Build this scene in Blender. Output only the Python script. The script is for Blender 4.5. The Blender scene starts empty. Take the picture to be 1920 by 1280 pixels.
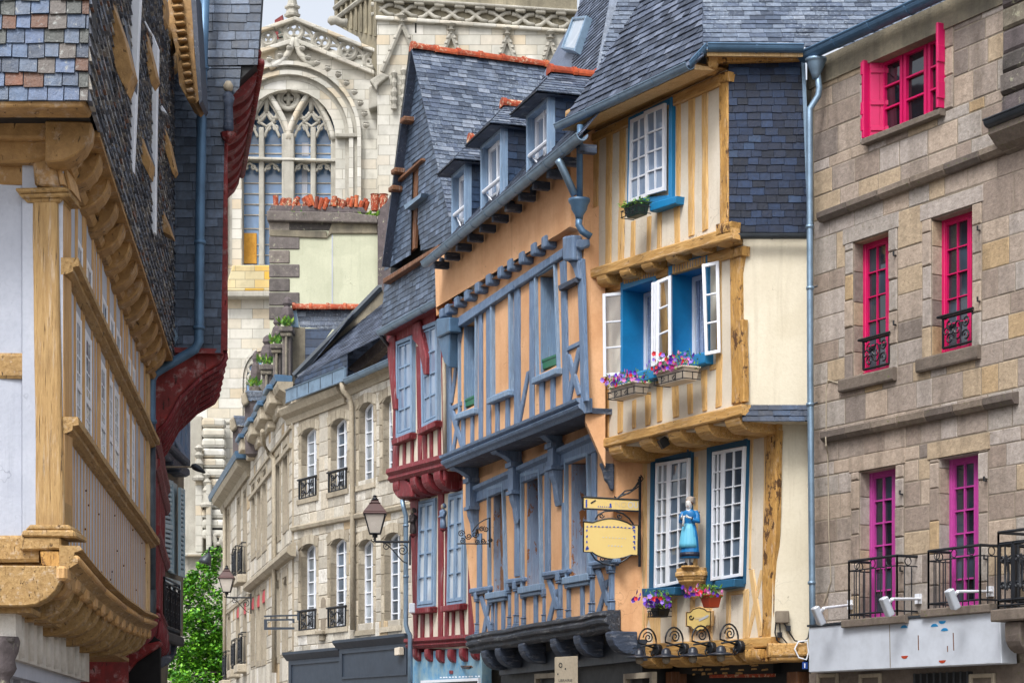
import bpy, bmesh, math, random
from mathutils import Vector, Matrix
rnd = random.Random(11)
S = bpy.context.scene
COL = S.collection
# ------------------------------------------------------------ camera, sky, sun, exposure
F0, CX, HY, EYE = 4000.0, 960.0, 1400.0, 1.7      # focal length (px of a 1920 px wide frame), centre column, horizon row, eye height
CAM = Vector((0, 0, EYE))
cam = bpy.data.cameras.new('camera'); co = bpy.data.objects.new('camera', cam); COL.objects.link(co)
co.location = CAM; co.rotation_euler = (math.radians(90), 0, 0)
cam.lens = F0 / 1920 * 36; cam.sensor_width = 36; cam.shift_y = (HY - 640) / 1920
cam.clip_start = .5; cam.clip_end = 3000
S.camera = co
SUN_EL, SUN_AZ = 52, 205      # azimuth clockwise from +Y: the light comes from behind the camera's left shoulder
w = bpy.data.worlds.new('World'); S.world = w; w.use_nodes = True
nt = w.node_tree; bg = nt.nodes['Background']
sky = nt.nodes.new('ShaderNodeTexSky'); sky.sky_type = 'NISHITA'; sky.sun_disc = False
sky.sun_elevation = math.radians(SUN_EL); sky.sun_rotation = math.radians(SUN_AZ)
sky.air_density = 1.0; sky.dust_density = 4.0; sky.ozone_density = 1.0
hs = nt.nodes.new('ShaderNodeHueSaturation'); hs.inputs['Saturation'].default_value = .32      # a bright overcast veil greys the blue
nt.links.new(sky.outputs[0], hs.inputs['Color']); nt.links.new(hs.outputs[0], bg.inputs[0]); bg.inputs[1].default_value = 0.15
sl = bpy.data.lights.new('sun', 'SUN'); so = bpy.data.objects.new('sun', sl); COL.objects.link(so)
sl.energy = 1.4; sl.angle = math.radians(18); sl.color = (1, .975, .94)
so.rotation_euler = (math.radians(90 - SUN_EL), 0, math.radians(180 - SUN_AZ))
so.location = (0, 0, 60)
S.view_settings.view_transform = 'Standard'; S.view_settings.look = 'None'
S.view_settings.exposure = 0.85; S.view_settings.gamma = 1.0
S.cycles.max_bounces = 6; S.cycles.diffuse_bounces = 4; S.cycles.transparent_max_bounces = 8
# ------------------------------------------------------------ materials
def lin(h):
    h = h.lstrip('#'); c = [int(h[i:i+2], 16)/255 for i in (0, 2, 4)]
    return tuple(x/12.92 if x <= .04045 else ((x+.055)/1.055)**2.4 for x in c) + (1,)
class NT:
    def __init__(s, name):
        s.m = bpy.data.materials.new(name); s.m.use_nodes = True; s.t = s.m.node_tree
        s.b = s.t.nodes['Principled BSDF']
        s.co = s.t.nodes.new('ShaderNodeTexCoord').outputs['Object']
    def n(s, typ, ins=None, **kw):
        o = s.t.nodes.new(typ)
        for k, v in kw.items(): setattr(o, k, v)
        for k, v in (ins or {}).items():
            if hasattr(v, 'node'): s.t.links.new(v, o.inputs[k])
            else: o.inputs[k].default_value = v
        return o
    def noise(s, scale, detail=3, rough=.6, stretch=None, dist=0):
        v = s.co
        if stretch: v = s.n('ShaderNodeMapping', {'Vector': v, 'Scale': stretch}).outputs[0]
        return s.n('ShaderNodeTexNoise', {'Vector': v, 'Scale': scale, 'Detail': detail, 'Roughness': rough, 'Distortion': dist}).outputs['Fac']
    def ramp(s, fac, stops, mode='LINEAR'):
        r = s.n('ShaderNodeValToRGB', {'Fac': fac}); cr = r.color_ramp; cr.interpolation = mode
        while len(cr.elements) < len(stops): cr.elements.new(.5)
        for e, (p, c) in zip(cr.elements, stops): e.position = p; e.color = c if isinstance(c, tuple) else lin(c)
        return r.outputs[0]
    def mix(s, fac, a, b, mode='MIX'):
        return s.n('ShaderNodeMix', {0: fac, 6: a, 7: b}, data_type='RGBA', blend_type=mode).outputs[2]
    def math(s, op, a, b=0.0): return s.n('ShaderNodeMath', {0: a, 1: b}, operation=op).outputs[0]
    def step(s, fac, lo, hi): return s.n('ShaderNodeMapRange', {0: fac, 1: lo, 2: hi, 3: 0.0, 4: 1.0}).outputs[0]
    def blend(s, a, b): x, y = lin(a), lin(b); return tuple(x[i]*.6+y[i]*.4 for i in range(4))
    def out(s, col, rough=.7, bump=None, bs=.3, bd=.01, metal=0, spec=.5):
        for k, v in (('Base Color', col), ('Roughness', rough), ('Metallic', metal), ('Specular IOR Level', spec)):
            if hasattr(v, 'node'): s.t.links.new(v, s.b.inputs[k])
            else: s.b.inputs[k].default_value = v
        if bump is not None:
            b = s.n('ShaderNodeBump', {'Height': bump, 'Strength': bs, 'Distance': bd}); s.t.links.new(b.outputs[0], s.b.inputs['Normal'])
        return s.m
BLK, WHT = (0, 0, 0, 1), (1, 1, 1, 1)
def m_timber(name, col, dark, wood, grain=(9, 9, .7), peel=.0, rough=.65, bs=.7):
    t = NT(name); g = t.noise(6, 5, .65, grain, .3); big = t.noise(1.3, 3); fine = t.noise(45, 2)
    c = t.mix(t.step(g, .35, .75), lin(dark), lin(col))
    c = t.mix(t.step(big, .35, .75), c, t.mix(.6, c, lin(dark)))
    wear = t.noise(2.2, 6, .72, (grain[0]*.25+.6, grain[1]*.25+.6, grain[2]*.25+.6)); c = t.mix(t.math('MULTIPLY', t.step(wear, .50, .66), .55), c, t.mix(.45, lin(dark), lin(wood)))
    hi = t.step(t.noise(3.1, 6, .7, grain), .55, .72); c = t.mix(t.math('MULTIPLY', hi, .22), c, WHT)
    crack = t.step(t.noise(5, 6, .7, (grain[0]*1.6, grain[1]*1.6, grain[2]*.6), .6), .40, .35)
    c = t.mix(crack, c, lin(wood))
    if peel:
        p = t.step(t.noise(3.2, 5, .75, (1.6, 1.6, .8)), .60-peel, .63-peel); c = t.mix(p, c, lin(wood))
    h = t.math('ADD', g, t.math('MULTIPLY', fine, .3)); h = t.math('SUBTRACT', h, crack)
    return t.out(c, rough, h, bs, .012)
def m_plaster(name, col, dark, var=.5, rough=.85, bs=.25, scale=1.0):
    t = NT(name); a = t.noise(1.1*scale, 5, .6); st = t.noise(2.5, 4, .6, (2.5, 2.5, .35)); f = t.noise(38, 3)
    c = t.mix(t.math('MULTIPLY', t.step(a, .38, .72), var), lin(col), lin(dark))
    c = t.mix(t.math('MULTIPLY', t.step(st, .5, .78), var*.7), c, lin(dark))
    sp = t.step(t.noise(14, 4, .7), .70, .74); c = t.mix(t.math('MULTIPLY', sp, .5), c, lin(dark))
    wv = t.n('ShaderNodeVectorMath', {0: t.co, 1: t.n('ShaderNodeTexNoise', {'Vector': t.co, 'Scale': 3.0, 'Detail': 3.0}).outputs['Color']}, operation='ADD').outputs[0]
    ed = t.n('ShaderNodeTexVoronoi', {'Vector': wv, 'Scale': 1.1}, feature='DISTANCE_TO_EDGE').outputs['Distance']
    ck = t.math('MULTIPLY', t.step(ed, .006, .002), t.step(t.noise(.9, 2), .52, .6)); c = t.mix(t.math('MULTIPLY', ck, .6), c, t.mix(.5, lin(dark), BLK))
    gr = t.noise(24, 4, .7); c = t.mix(t.math('MULTIPLY', t.step(gr, .45, .75), .35), c, lin(dark)); pt = t.step(t.noise(.8, 2, .5), .53, .56); c = t.mix(t.math('MULTIPLY', pt, .22), c, lin(dark))
    pl = t.step(t.noise(2.0, 6, .7, (3, 3, .22)), .56, .74); c = t.mix(t.math('MULTIPLY', pl, .4), c, t.mix(.25, lin(dark), BLK))
    return t.out(c, rough, t.math('ADD', f, t.math('MULTIPLY', t.noise(6, 3), 1.5)), bs, .012)
def m_island(name, stops, rough=.6, spots=None, bs=.35, nscale=14, mode='CONSTANT', spotamt=(.58, .68), spec=.5, dark=.55, grime=.55):
    t = NT(name); ri = t.n('ShaderNodeNewGeometry').outputs['Random Per Island']
    c = t.ramp(ri, stops, mode); n1 = t.noise(nscale, 5, .65); n2 = t.noise(.7, 4)
    c = t.mix(t.step(n1, .35, .75), t.mix(dark, c, BLK, 'MIX') if False else t.mix(1.0, c, (dark, dark, dark, 1), 'MULTIPLY'), c)
    st = t.noise(1.6, 5, .65, (1.6, 1.6, .35)); c = t.mix(t.math('MULTIPLY', t.step(st, .48, .74), grime), c, t.mix(1.0, c, (.45, .43, .40, 1), 'MULTIPLY'))
    fg = t.noise(26, 4, .75); c = t.mix(t.math('MULTIPLY', t.step(fg, .42, .70), .50), c, t.mix(1.0, c, (.55, .54, .52, 1), 'MULTIPLY'))
    if spots:
        sp = t.math('MULTIPLY', t.step(t.noise(nscale*1.7, 5, .7), *spotamt), t.step(n2, .40, .58)); c = t.mix(sp, c, lin(spots))
    return t.out(c, t.math('ADD', t.math('MULTIPLY', n1, .3), rough-.15), t.math('ADD', n1, t.math('MULTIPLY', fg, .8)), bs, .014, spec=spec)
def m_paint(name, col, rough=.45, var=.25, dark=None, metal=0, bs=.12, spec=.5):
    t = NT(name); a = t.noise(3.5, 5, .65); d = lin(dark) if dark else tuple(x*.55 for x in lin(col)[:3])+(1,)
    c = t.mix(t.math('MULTIPLY', t.step(a, .42, .75), var*2), lin(col), d)
    return t.out(c, t.math('ADD', t.math('MULTIPLY', t.noise(9, 3), .25), rough-.12), t.noise(22, 3), bs, .006, metal, spec)
def m_glass(name, a, b, rough=.04):
    t = NT(name); n = t.noise(1.4, 2, .5, (1, 1, .6), .6)
    ri = t.n('ShaderNodeNewGeometry').outputs['Random Per Island']; n = t.math('ADD', t.math('MULTIPLY', n, .75), t.math('MULTIPLY', t.math('SUBTRACT', ri, .5), .38)); n = t.math('ADD', n, .12)  # pane-to-pane reflections are put into the base colour, dark to pale
    c = t.ramp(n, [(.28, a), (.5, t.blend(a, b)), (.66, b)])
    return t.out(c, rough, t.noise(2.2, 2), .06, .02, spec=.9)
M = type('M', (), {})
M.blue = m_timber('blue_timber', '#7b93b2', '#5a7291', '#333f4e', peel=.0)
M.lo = m_timber('worn_ochre_post', '#b99a68', '#977748', '#4a331c'); M.loh = m_timber('worn_ochre_beam', '#bb9a66', '#8e6f40', '#4a331c', grain=(1, 6, 6))
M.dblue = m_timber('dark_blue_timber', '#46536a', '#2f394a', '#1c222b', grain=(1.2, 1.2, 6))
M.lblue = m_timber('pale_blue_paint', '#8aa3bd', '#6c86a3', '#5a6068', bs=.3)
M.peel = m_timber('peeling_blue_shutter', '#8fa3bc', '#7688a2', '#84552e', peel=.03, bs=.5)
M.ochre = m_timber('ochre_timber', '#dcb87e', '#bb9256', '#6f5029', peel=.0)
M.ochreh = m_timber('ochre_timber_horizontal', '#d4ae72', '#aa8044', '#5e4222', grain=(.8, 6, 6), peel=.0)
M.rot = m_timber('weathered_ochre_post', '#cfa45e', '#a0763a', '#54371a', grain=(5, 5, 1.6), peel=.03, bs=1)
M.cream_t = m_timber('pale_ochre_timber', '#dfc294', '#c6a26c', '#8a6a40', peel=.0)
M.brown = m_timber('ochre_brown_timber', '#b58e58', '#8b6a3e', '#3a2814', grain=(2, 2, 2), peel=.0)
M.red = m_timber('red_timber', '#8c222c', '#641620', '#3a1518', peel=.0)
M.redb = m_timber('deep_red_timber', '#922424', '#641616', '#300e0e', grain=(2, 2, 2))
M.wood = m_timber('bare_wood', '#8a5b38', '#5b3a24', '#2c1c12', bs=.8)
M.orange = m_plaster('orange_render', '#e0b288', '#bd885a', .75)
M.cream = m_plaster('cream_render', '#d3ccb9', '#b9af98', .35)
M.creamw = m_plaster('pale_cream_infill', '#d2cabc', '#b5a994', .45)
M.whitew = m_plaster('white_lime_infill', '#b0b5c1', '#9298a6', .4)
M.green = m_plaster('pale_green_render', '#bbbda6', '#979a84', .45)
M.greyr = m_plaster('lichened_grey_render', '#8f8672', '#4d4a42', .9, bs=.6, scale=1.2)
M.whiter = m_plaster('rough_white_render', '#d2cfc9', '#a39c90', .5, bs=.8)
M.blues = m_plaster('blue_mottled_shop_render', '#4e86ad', '#8aa2a8', 1.0, scale=5)
M.white = m_paint('white_gloss_paint', '#dadfe8', .4, .12, '#a8a9a8')
M.vblue = m_paint('bright_blue_paint', '#1479b0', .45, .2, '#0b4d78')
M.sblue = m_paint('sea_blue_frame_paint', '#1c5a80', .5, .2, '#123850')
M.pink = m_paint('magenta_paint', '#c00a58', .45, .15, '#8b0640')
M.purp = m_paint('faded_purple_paint', '#a8388a', .5, .25, '#7a2466')
M.zinc = m_paint('zinc', '#7f97ad', .42, .3, '#4a5968', metal=.55)
M.zincb = m_paint('blue_grey_zinc', '#4f6f8d', .45, .3, '#2f4358', metal=.35)
M.zincd = m_paint('dark_zinc', '#3a4148', .45, .3, '#1d2024', metal=.4)
M.iron = m_paint('black_wrought_iron', '#20242b', .45, .3, '#0c0d0f', metal=.3)
M.signw = m_paint('stained_white_sign_metal', '#b9c0cb', .4, .22, '#8a8f97')
M.signy = m_paint('yellow_sign_panel', '#d8be77', .5, .12, '#bfa25a')
M.sgrey = m_paint('blue_black_shop_paint', '#2d3744', .5, .2, '#1b2129')
M.terra = m_island('orange_ridge_tile', [(0, '#c1552a'), (.3, '#b04722'), (.6, '#cf6a3a'), (.85, '#8c3c22')], .75, '#c9b99a', nscale=9, spotamt=(.52, .62))
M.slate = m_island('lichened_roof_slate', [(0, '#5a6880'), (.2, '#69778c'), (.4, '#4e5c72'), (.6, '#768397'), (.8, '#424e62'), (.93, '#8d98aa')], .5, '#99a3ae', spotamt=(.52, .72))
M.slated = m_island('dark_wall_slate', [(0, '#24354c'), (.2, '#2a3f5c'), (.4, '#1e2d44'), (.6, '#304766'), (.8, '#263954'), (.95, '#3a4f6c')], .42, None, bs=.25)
M.slateb = m_island('blue_slate', [(0, '#4b5b71'), (.25, '#57687f'), (.5, '#414f63'), (.75, '#61728a'), (.93, '#6f809a')], .45, None, bs=.25)
M.slater = m_island('roof_slate_dark', [(0, '#4d586c'), (.2, '#5c687e'), (.4, '#3c4658'), (.6, '#69758c'), (.8, '#465166'), (.93, '#7c889e')], .5, '#8b9098', spotamt=(.6, .7))
M.rusty = m_island('old_hand_cut_slate', [(0, '#4f617c'), (.16, '#5f7089'), (.32, '#48566c'), (.46, '#6b6460'), (.54, '#5a7090'), (.66, '#6b4530'), (.76, '#4d5250'), (.84, '#61769a'), (.96, '#7c4a30')], .5, '#8f9290', nscale=9, bs=.8, spotamt=(.58, .68))
M.shingle = m_island('thick_edge_slate', [(0, '#7a7f8c'), (.2, '#979ba4'), (.4, '#565c6a'), (.6, '#b0aca6'), (.8, '#707a8c'), (.95, '#9a705a')], .6, '#a29a88', nscale=10, bs=.6)
M.granite = m_island('tan_granite_block', [(0, '#b0a194'), (.14, '#a3968c'), (.28, '#b8a797'), (.42, '#aca49d'), (.54, '#9b8c81'), (.66, '#b4aaa3'), (.78, '#b7a48b'), (.9, '#8a7f78'), (.96, '#b89f7c')], .85, '#6b5f4e', bs=.7, nscale=11, spotamt=(.55, .75), dark=.7, grime=.8)
M.granited = m_island('dark_granite_trim', [(0, '#85786c'), (.3, '#766b62'), (.6, '#8d8074'), (.85, '#6a605a')], .85, '#5b6036', bs=.7, nscale=11, dark=.7)
M.lime = m_island('pale_freestone_block', [(0, '#cbc6ba'), (.15, '#bdb7ab'), (.3, '#d5d1c8'), (.45, '#c8bfae'), (.6, '#b0aa9e'), (.75, '#d0cabd'), (.91, '#bfa988'), (.96, '#dbd8d2')], .85, '#8d8270', bs=.6, nscale=7, spotamt=(.5, .7), dark=.78, grime=.5)
M.limet = m_island('freestone_trim', [(0, '#bdb3a0'), (.3, '#aaa08d'), (.6, '#c8beab'), (.85, '#a09684')], .85, '#75695a', bs=.5, nscale=7, dark=.75)
M.mortar = m_plaster('lime_mortar', '#8a8071', '#5c5348', .7)
M.mortarl = m_plaster('pale_mortar', '#a49a88', '#766c5e', .6)
M.old = m_island('old_dark_stone', [(0, '#7c7470'), (.3, '#6b6264'), (.6, '#8f8778'), (.85, '#5b5654')], .9, '#a8a890', bs=.8, nscale=6)
def m_ashlar(name, cols, mort, bw, bh, streak='#6f6a58', amt=.5):
    t = NT(name); sx = t.n('ShaderNodeSeparateXYZ', {0: t.co}); v = t.n('ShaderNodeCombineXYZ', {0: t.math('ADD', sx.outputs[0], sx.outputs[1]), 1: sx.outputs[2], 2: 0.0}).outputs[0]
    br = t.n('ShaderNodeTexBrick', {'Vector': v, 'Color1': BLK, 'Color2': WHT, 'Mortar': (.5, .5, .5, 1), 'Scale': 1.0, 'Mortar Size': .012, 'Mortar Smooth': .3, 'Bias': 0.0, 'Brick Width': bw, 'Row Height': bh})
    c = t.ramp(br.outputs[0], [(i/len(cols), k) for i, k in enumerate(cols)]); c = t.mix(br.outputs[1], c, lin(mort))
    a = t.noise(.25, 6, .65, (1.5, 1.5, .5)); b = t.noise(2.5, 4, .6)
    c = t.mix(t.math('MULTIPLY', t.step(a, .45, .7), amt), c, lin(streak)); c = t.mix(t.math('MULTIPLY', t.step(b, .5, .8), .4), c, lin(streak))
    h = t.math('SUBTRACT', b, br.outputs[1])
    return t.out(c, .9, h, .5, .03)
M.cath = m_ashlar('cathedral_granite', ['#c6c3b9', '#bbb9b0', '#cccac2', '#b3b1a9', '#c4bcab', '#c6c5c0', '#bfb29c'], '#8f8b80', .95, .42, '#85847a', .75)
M.cathd = m_plaster('carved_granite', '#b0ada3', '#7a776e', .8, bs=.7, scale=.8)
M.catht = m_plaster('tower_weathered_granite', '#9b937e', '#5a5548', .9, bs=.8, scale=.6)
M.glass = m_glass('window_glass', '#20262e', '#5a6a7c')
M.glassl = m_glass('curtained_glass', '#8d99a6', '#c3ccd4', .12)
M.glassm = m_glass('curtain_behind_glass', '#3c444c', '#98a1aa', .06)
M.glassb = m_glass('blue_reflecting_glass', '#5d6e86', '#8294ac', .08)  # reflected sky is part of the base colour here
M.glassc = m_glass('leaded_church_glass', '#4a6a8e', '#6a8cb4', .25)
M.glassd = m_glass('dark_glass', '#0b0d10', '#1c2229')
M.ls = m_timber('left_stud_timber', '#d0aa76', '#b08650', '#6e4c28'); M.glassk = m_glass('dim_window_glass', '#10141a', '#3a4654')
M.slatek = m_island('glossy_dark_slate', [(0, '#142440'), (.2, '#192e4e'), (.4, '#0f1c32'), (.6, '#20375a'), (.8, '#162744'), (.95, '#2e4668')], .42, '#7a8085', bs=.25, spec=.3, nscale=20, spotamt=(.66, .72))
M.quoin = m_island('grey_quoin_stone', [(0, '#8f8680'), (.3, '#7b7472'), (.6, '#9c938a'), (.85, '#6e6866')], .9, '#a8a890', bs=.8, nscale=6)
M.dark = m_paint('dark_interior', '#0c0c0d', .9, .1)
M.shopd = m_paint('dark_shop_front', '#17191c', .6, .2)
def m_lace(name):
    t = NT(name); n = t.noise(30, 3); v = t.n('ShaderNodeTexVoronoi', {'Vector': t.co, 'Scale': 22.0}).outputs['Distance']
    fo = t.noise(7, 2, .5, (6, 6, .2))
    c = t.mix(t.step(fo, .35, .65), lin('#6f86b0'), lin('#c9d6ec')); t.out(c, .9, fo, .5, .03)
    t.t.links.new(t.n('ShaderNodeMapRange', {0: v, 1: .1, 2: .3, 3: .95, 4: .55}).outputs[0], t.b.inputs['Alpha']); return t.m
M.lace = m_lace('lace_curtain')
def m_clear(name):
    t = NT(name); t.t.nodes.remove(t.b); tr = t.n('ShaderNodeBsdfTransparent', {0: (.9, .93, .95, 1)}).outputs[0]; gl = t.n('ShaderNodeBsdfGlossy', {'Color': WHT, 'Roughness': .03}).outputs[0]
    fr = t.n('ShaderNodeFresnel', {'IOR': 1.5}).outputs[0]
    mx = t.n('ShaderNodeMixShader', {0: t.math('ADD', fr, .06), 1: tr, 2: gl}).outputs[0]
    t.t.links.new(mx, t.t.nodes['Material Output'].inputs[0]); return t.m
M.clear = m_clear('clear_glass')
M.osb = m_plaster('plywood_board', '#cf9a3e', '#a87424', .6, scale=6)
M.ground = m_plaster('grey_granite_paving', '#8c8781', '#6b665f', .5)
M.gbox = m_paint('green_window_box', '#0f6b4a', .5, .2)
M.dgreen = m_paint('dark_green_plastic', '#1c3a34', .5, .2)
M.blackp = m_paint('black_plastic', '#15171a', .4, .2)
M.whitep = m_paint('off_white_plastic', '#cfc4b4', .5, .15)
M.terrap = m_paint('terracotta_plastic', '#a23a1c', .5, .15)
M.red_aw = m_paint('red_awning_cloth', '#b8404a', .8, .2)
def m_leaf(name, a, b, c):
    t = NT(name); ri = t.n('ShaderNodeNewGeometry').outputs['Random Per Island']
    col = t.ramp(ri, [(0, a), (.45, b), (.85, c)]); t.out(col, .5)
    t.b.inputs['Transmission Weight'].default_value = 0
    return t.m
M.leaf = m_leaf('plane_tree_leaf', '#1d4a12', '#40801c', '#78b42e')
M.leafs = m_leaf('petunia_leaf', '#2c5a1a', '#4f8a2a', '#86a83a')
M.bark = m_timber('bark', '#4a4034', '#2c261f', '#181410')
# ------------------------------------------------------------ frames: vertical or tilted planes in the world
class Fr:
    def __init__(s, O, r, t=(0, 0, 1)):
        s.O = Vector(O); s.r = Vector(r).normalized(); s.t = Vector(t).normalized(); s.n = s.r.cross(s.t).normalized()
    def at(s, px, py, w=0):
        d = Vector(((px-CX)/F0, 1, (HY-py)/F0)); O = s.O + s.n*w
        k = (O-CAM).dot(s.n)/d.dot(s.n); p = CAM + d*k - O
        return (p.dot(s.r), p.dot(s.t))
    def P(s, u, v, w=0): return s.O + s.r*u + s.t*v + s.n*w
    def pp(s, px, py, w=0): return s.P(*s.at(px, py, w), w)
    def off(s, w): return Fr(s.O + s.n*w, s.r, s.t)
def facade(px, Z, vx, away=False):
    d = Vector(((vx-CX)/F0, 1, 0)).normalized(); O = ((px-CX)/F0*Z, Z, 0)
    return Fr(O, d if away else -d)
def frontal(Z): return Fr((0, Z, 0), (1, 0, 0))
def crop(ox, oy, s): return lambda *a: [(ox+a[i]/s, oy+a[i+1]/s) for i in range(0, len(a), 2)]
px = crop(0, 0, 1)
# ------------------------------------------------------------ mesh collector
class MB:
    def __init__(s): s.v = []; s.f = []
    def add(s, vs, fs):
        b = len(s.v); s.v += [Vector(p) for p in vs]; s.f += [tuple(i+b for i in f) for f in fs]; return s
    def prism_uv(s, F, uv, w0, w1):
        n = len(uv); vs = [F.P(u, v, w1) for u, v in uv] + [F.P(u, v, w0) for u, v in uv]
        fs = [tuple(range(n)), tuple(range(2*n-1, n-1, -1))] + [(i, i+n, (i+1) % n+n, (i+1) % n) for i in range(n)]
        return s.add(vs, fs)
    def prism(s, F, pts, w0, w1): return s.prism_uv(F, [F.at(x, y, w1) for x, y in pts], w0, w1)
    def box(s, F, u0, u1, v0, v1, w0, w1): return s.prism_uv(F, [(u0, v0), (u1, v0), (u1, v1), (u0, v1)], w0, w1)
    def poly(s, F, pts, w=0): return s.add([F.pp(x, y, w) for x, y in pts], [tuple(range(len(pts)))])
    def quad3(s, *p): return s.add(p, [tuple(range(len(p)))])
    def tube(s, pts, r, n=8, caps=True):
        pts = [Vector(p) for p in pts]; rs = r if isinstance(r, (list, tuple)) else [r]*len(pts)
        b = len(s.v); up = None
        for i, p in enumerate(pts):
            d = (pts[min(i+1, len(pts)-1)] - pts[max(i-1, 0)])
            if d.length < 1e-7: d = Vector((0, 0, 1))
            d.normalize()
            if up is None:
                up = Vector((0, 0, 1)) if abs(d.z) < .9 else Vector((1, 0, 0))
            x = d.cross(up)
            if x.length < 1e-4: x = d.cross(Vector((1, 0, 0)) if abs(d.x) < .9 else Vector((0, 1, 0)))
            x.normalize(); y = x.cross(d).normalized(); up = y
            for k in range(n):
                a = 2*math.pi*k/n; s.v.append(p + (x*math.cos(a) + y*math.sin(a))*rs[i])
        for i in range(len(pts)-1):
            for k in range(n): s.f.append((b+i*n+k, b+i*n+(k+1) % n, b+(i+1)*n+(k+1) % n, b+(i+1)*n+k))
        if caps: s.f.append(tuple(b+k for k in range(n-1, -1, -1))); s.f.append(tuple(b+(len(pts)-1)*n+k for k in range(n)))
        return s
    def lathe(s, o, prof, n=16, ax=Vector((0, 0, 1)), x=Vector((1, 0, 0)), sx=1, sy=1, flute=0, nf=12):
        o = Vector(o); y = ax.cross(x).normalized(); b = len(s.v)
        for r, h in prof:
            for k in range(n):
                a = 2*math.pi*k/n; rr = r*(1+flute*math.cos(a*nf)) ; s.v.append(o + ax*h + x*(rr*sx*math.cos(a)) + y*(rr*sy*math.sin(a)))
        for i in range(len(prof)-1):
            for k in range(n): s.f.append((b+i*n+k, b+i*n+(k+1) % n, b+(i+1)*n+(k+1) % n, b+(i+1)*n+k))
        s.f.append(tuple(b+k for k in range(n-1, -1, -1))); s.f.append(tuple(b+(len(prof)-1)*n+k for k in range(n)))
        return s
    def sweep(s, prof, A, B, F, ncut=1, wob=0):
        """profile [(w,v)] swept from 3D point A to B; w along F.n, v up"""
        n = len(prof); b = len(s.v)
        for i in range(ncut+1):
            c = A.lerp(B, i/ncut); j = Vector((rnd.uniform(-wob, wob),)*3)
            for w_, v_ in prof: s.v.append(c + F.n*w_ + Vector((0, 0, v_)) + j)
        for i in range(ncut):
            for k in range(n): s.f.append((b+i*n+k, b+i*n+(k+1) % n, b+(i+1)*n+(k+1) % n, b+(i+1)*n+k))
        s.f.append(tuple(b+k for k in range(n-1, -1, -1))); s.f.append(tuple(b+ncut*n+k for k in range(n)))
        return s
    def timber(s, F, q, w0, w1, wob=.008, uv=False):
        """irregular plank between pixel corners TL,TR,BR,BL"""
        w1 += rnd.uniform(0, .008)
        U = q if uv else [F.at(x, y, w1) for x, y in q]; U = [Vector(p) for p in U]
        tl, tr, br, bl = U; vert = ((tl-bl).length + (tr-br).length) > ((tl-tr).length + (bl-br).length)
        if not vert: tl, tr, br, bl = tr, br, bl, tl
        L = (tl-bl).length; n = max(2, min(9, int(L/.35)+1)); b = len(s.v)
        for i in range(n+1):
            t = i/n; a = tl.lerp(bl, t); c = tr.lerp(br, t); e = wob
            a = a + Vector((rnd.uniform(-e, e), rnd.uniform(-e, e)*.2)); c = c + Vector((rnd.uniform(-e, e), rnd.uniform(-e, e)*.2))
            m = a.lerp(c, .12); m2 = a.lerp(c, .88); dw = rnd.uniform(-.003, .003)
            s.v += [F.P(a.x, a.y, w0), F.P(a.x, a.y, w1-.012), F.P(m.x, m.y, w1+dw), F.P(m2.x, m2.y, w1+dw), F.P(c.x, c.y, w1-.012), F.P(c.x, c.y, w0)]
        for i in range(n):
            for k in range(6): s.f.append((b+i*6+k, b+i*6+(k+1) % 6, b+(i+1)*6+(k+1) % 6, b+(i+1)*6+k))
        s.f.append(tuple(b+k for k in range(5, -1, -1))); s.f.append(tuple(b+n*6+k for k in range(6)))
        return s
def obj(name, mb, mat, parent=None, label=None, bevel=0, smooth=False, kind=None, recalc=True):
    M0 = parent['_m'] if False else MATS.get(parent.name if parent else None, Matrix.Identity(4)); inv = M0.inverted()
    me = bpy.data.meshes.new(name); me.from_pydata([inv @ p for p in mb.v], [], mb.f); me.materials.append(mat)
    if recalc:
        bm = bmesh.new(); bm.from_mesh(me); bmesh.ops.recalc_face_normals(bm, faces=bm.faces); bm.to_mesh(me); bm.free()
    if smooth: me.shade_smooth(); 
    o = bpy.data.objects.new(name, me); COL.objects.link(o)
    if parent: o.parent = parent; MATS[o.name] = M0
    if label: o['label'] = label
    if kind: o['kind'] = kind
    if bevel:
        b = o.modifiers.new('bevel', 'BEVEL'); b.width = bevel; b.segments = 2 if bevel > .02 else 1; b.limit_method = 'ANGLE'; b.angle_limit = math.radians(50)
    return o
MATS = {}
def thing(name, label, cat, F, u=0, v=0, w=0, group=None):
    o = bpy.data.objects.new(name, None); COL.objects.link(o); o.empty_display_size = .2
    p = F.P(u, v, w); x = F.r.copy(); x.z = 0; x.normalize(); z = Vector((0, 0, 1)); y = z.cross(x)
    m = Matrix(((x.x, y.x, z.x, p.x), (x.y, y.y, z.y, p.y), (x.z, y.z, z.z, p.z), (0, 0, 0, 1)))
    o.matrix_world = m; MATS[o.name] = m; o['label'] = label; o['category'] = cat
    if group: o['group'] = group
    return o
def dup(root, m, label, group=None):
    r = root.copy(); COL.objects.link(r); r.matrix_world = m; r['label'] = label
    if group: r['group'] = group
    for ch in list(root.children):
        c = ch.copy(); COL.objects.link(c); c.parent = r
        for g in ch.children:
            d = g.copy(); COL.objects.link(d); d.parent = c
    return r
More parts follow.
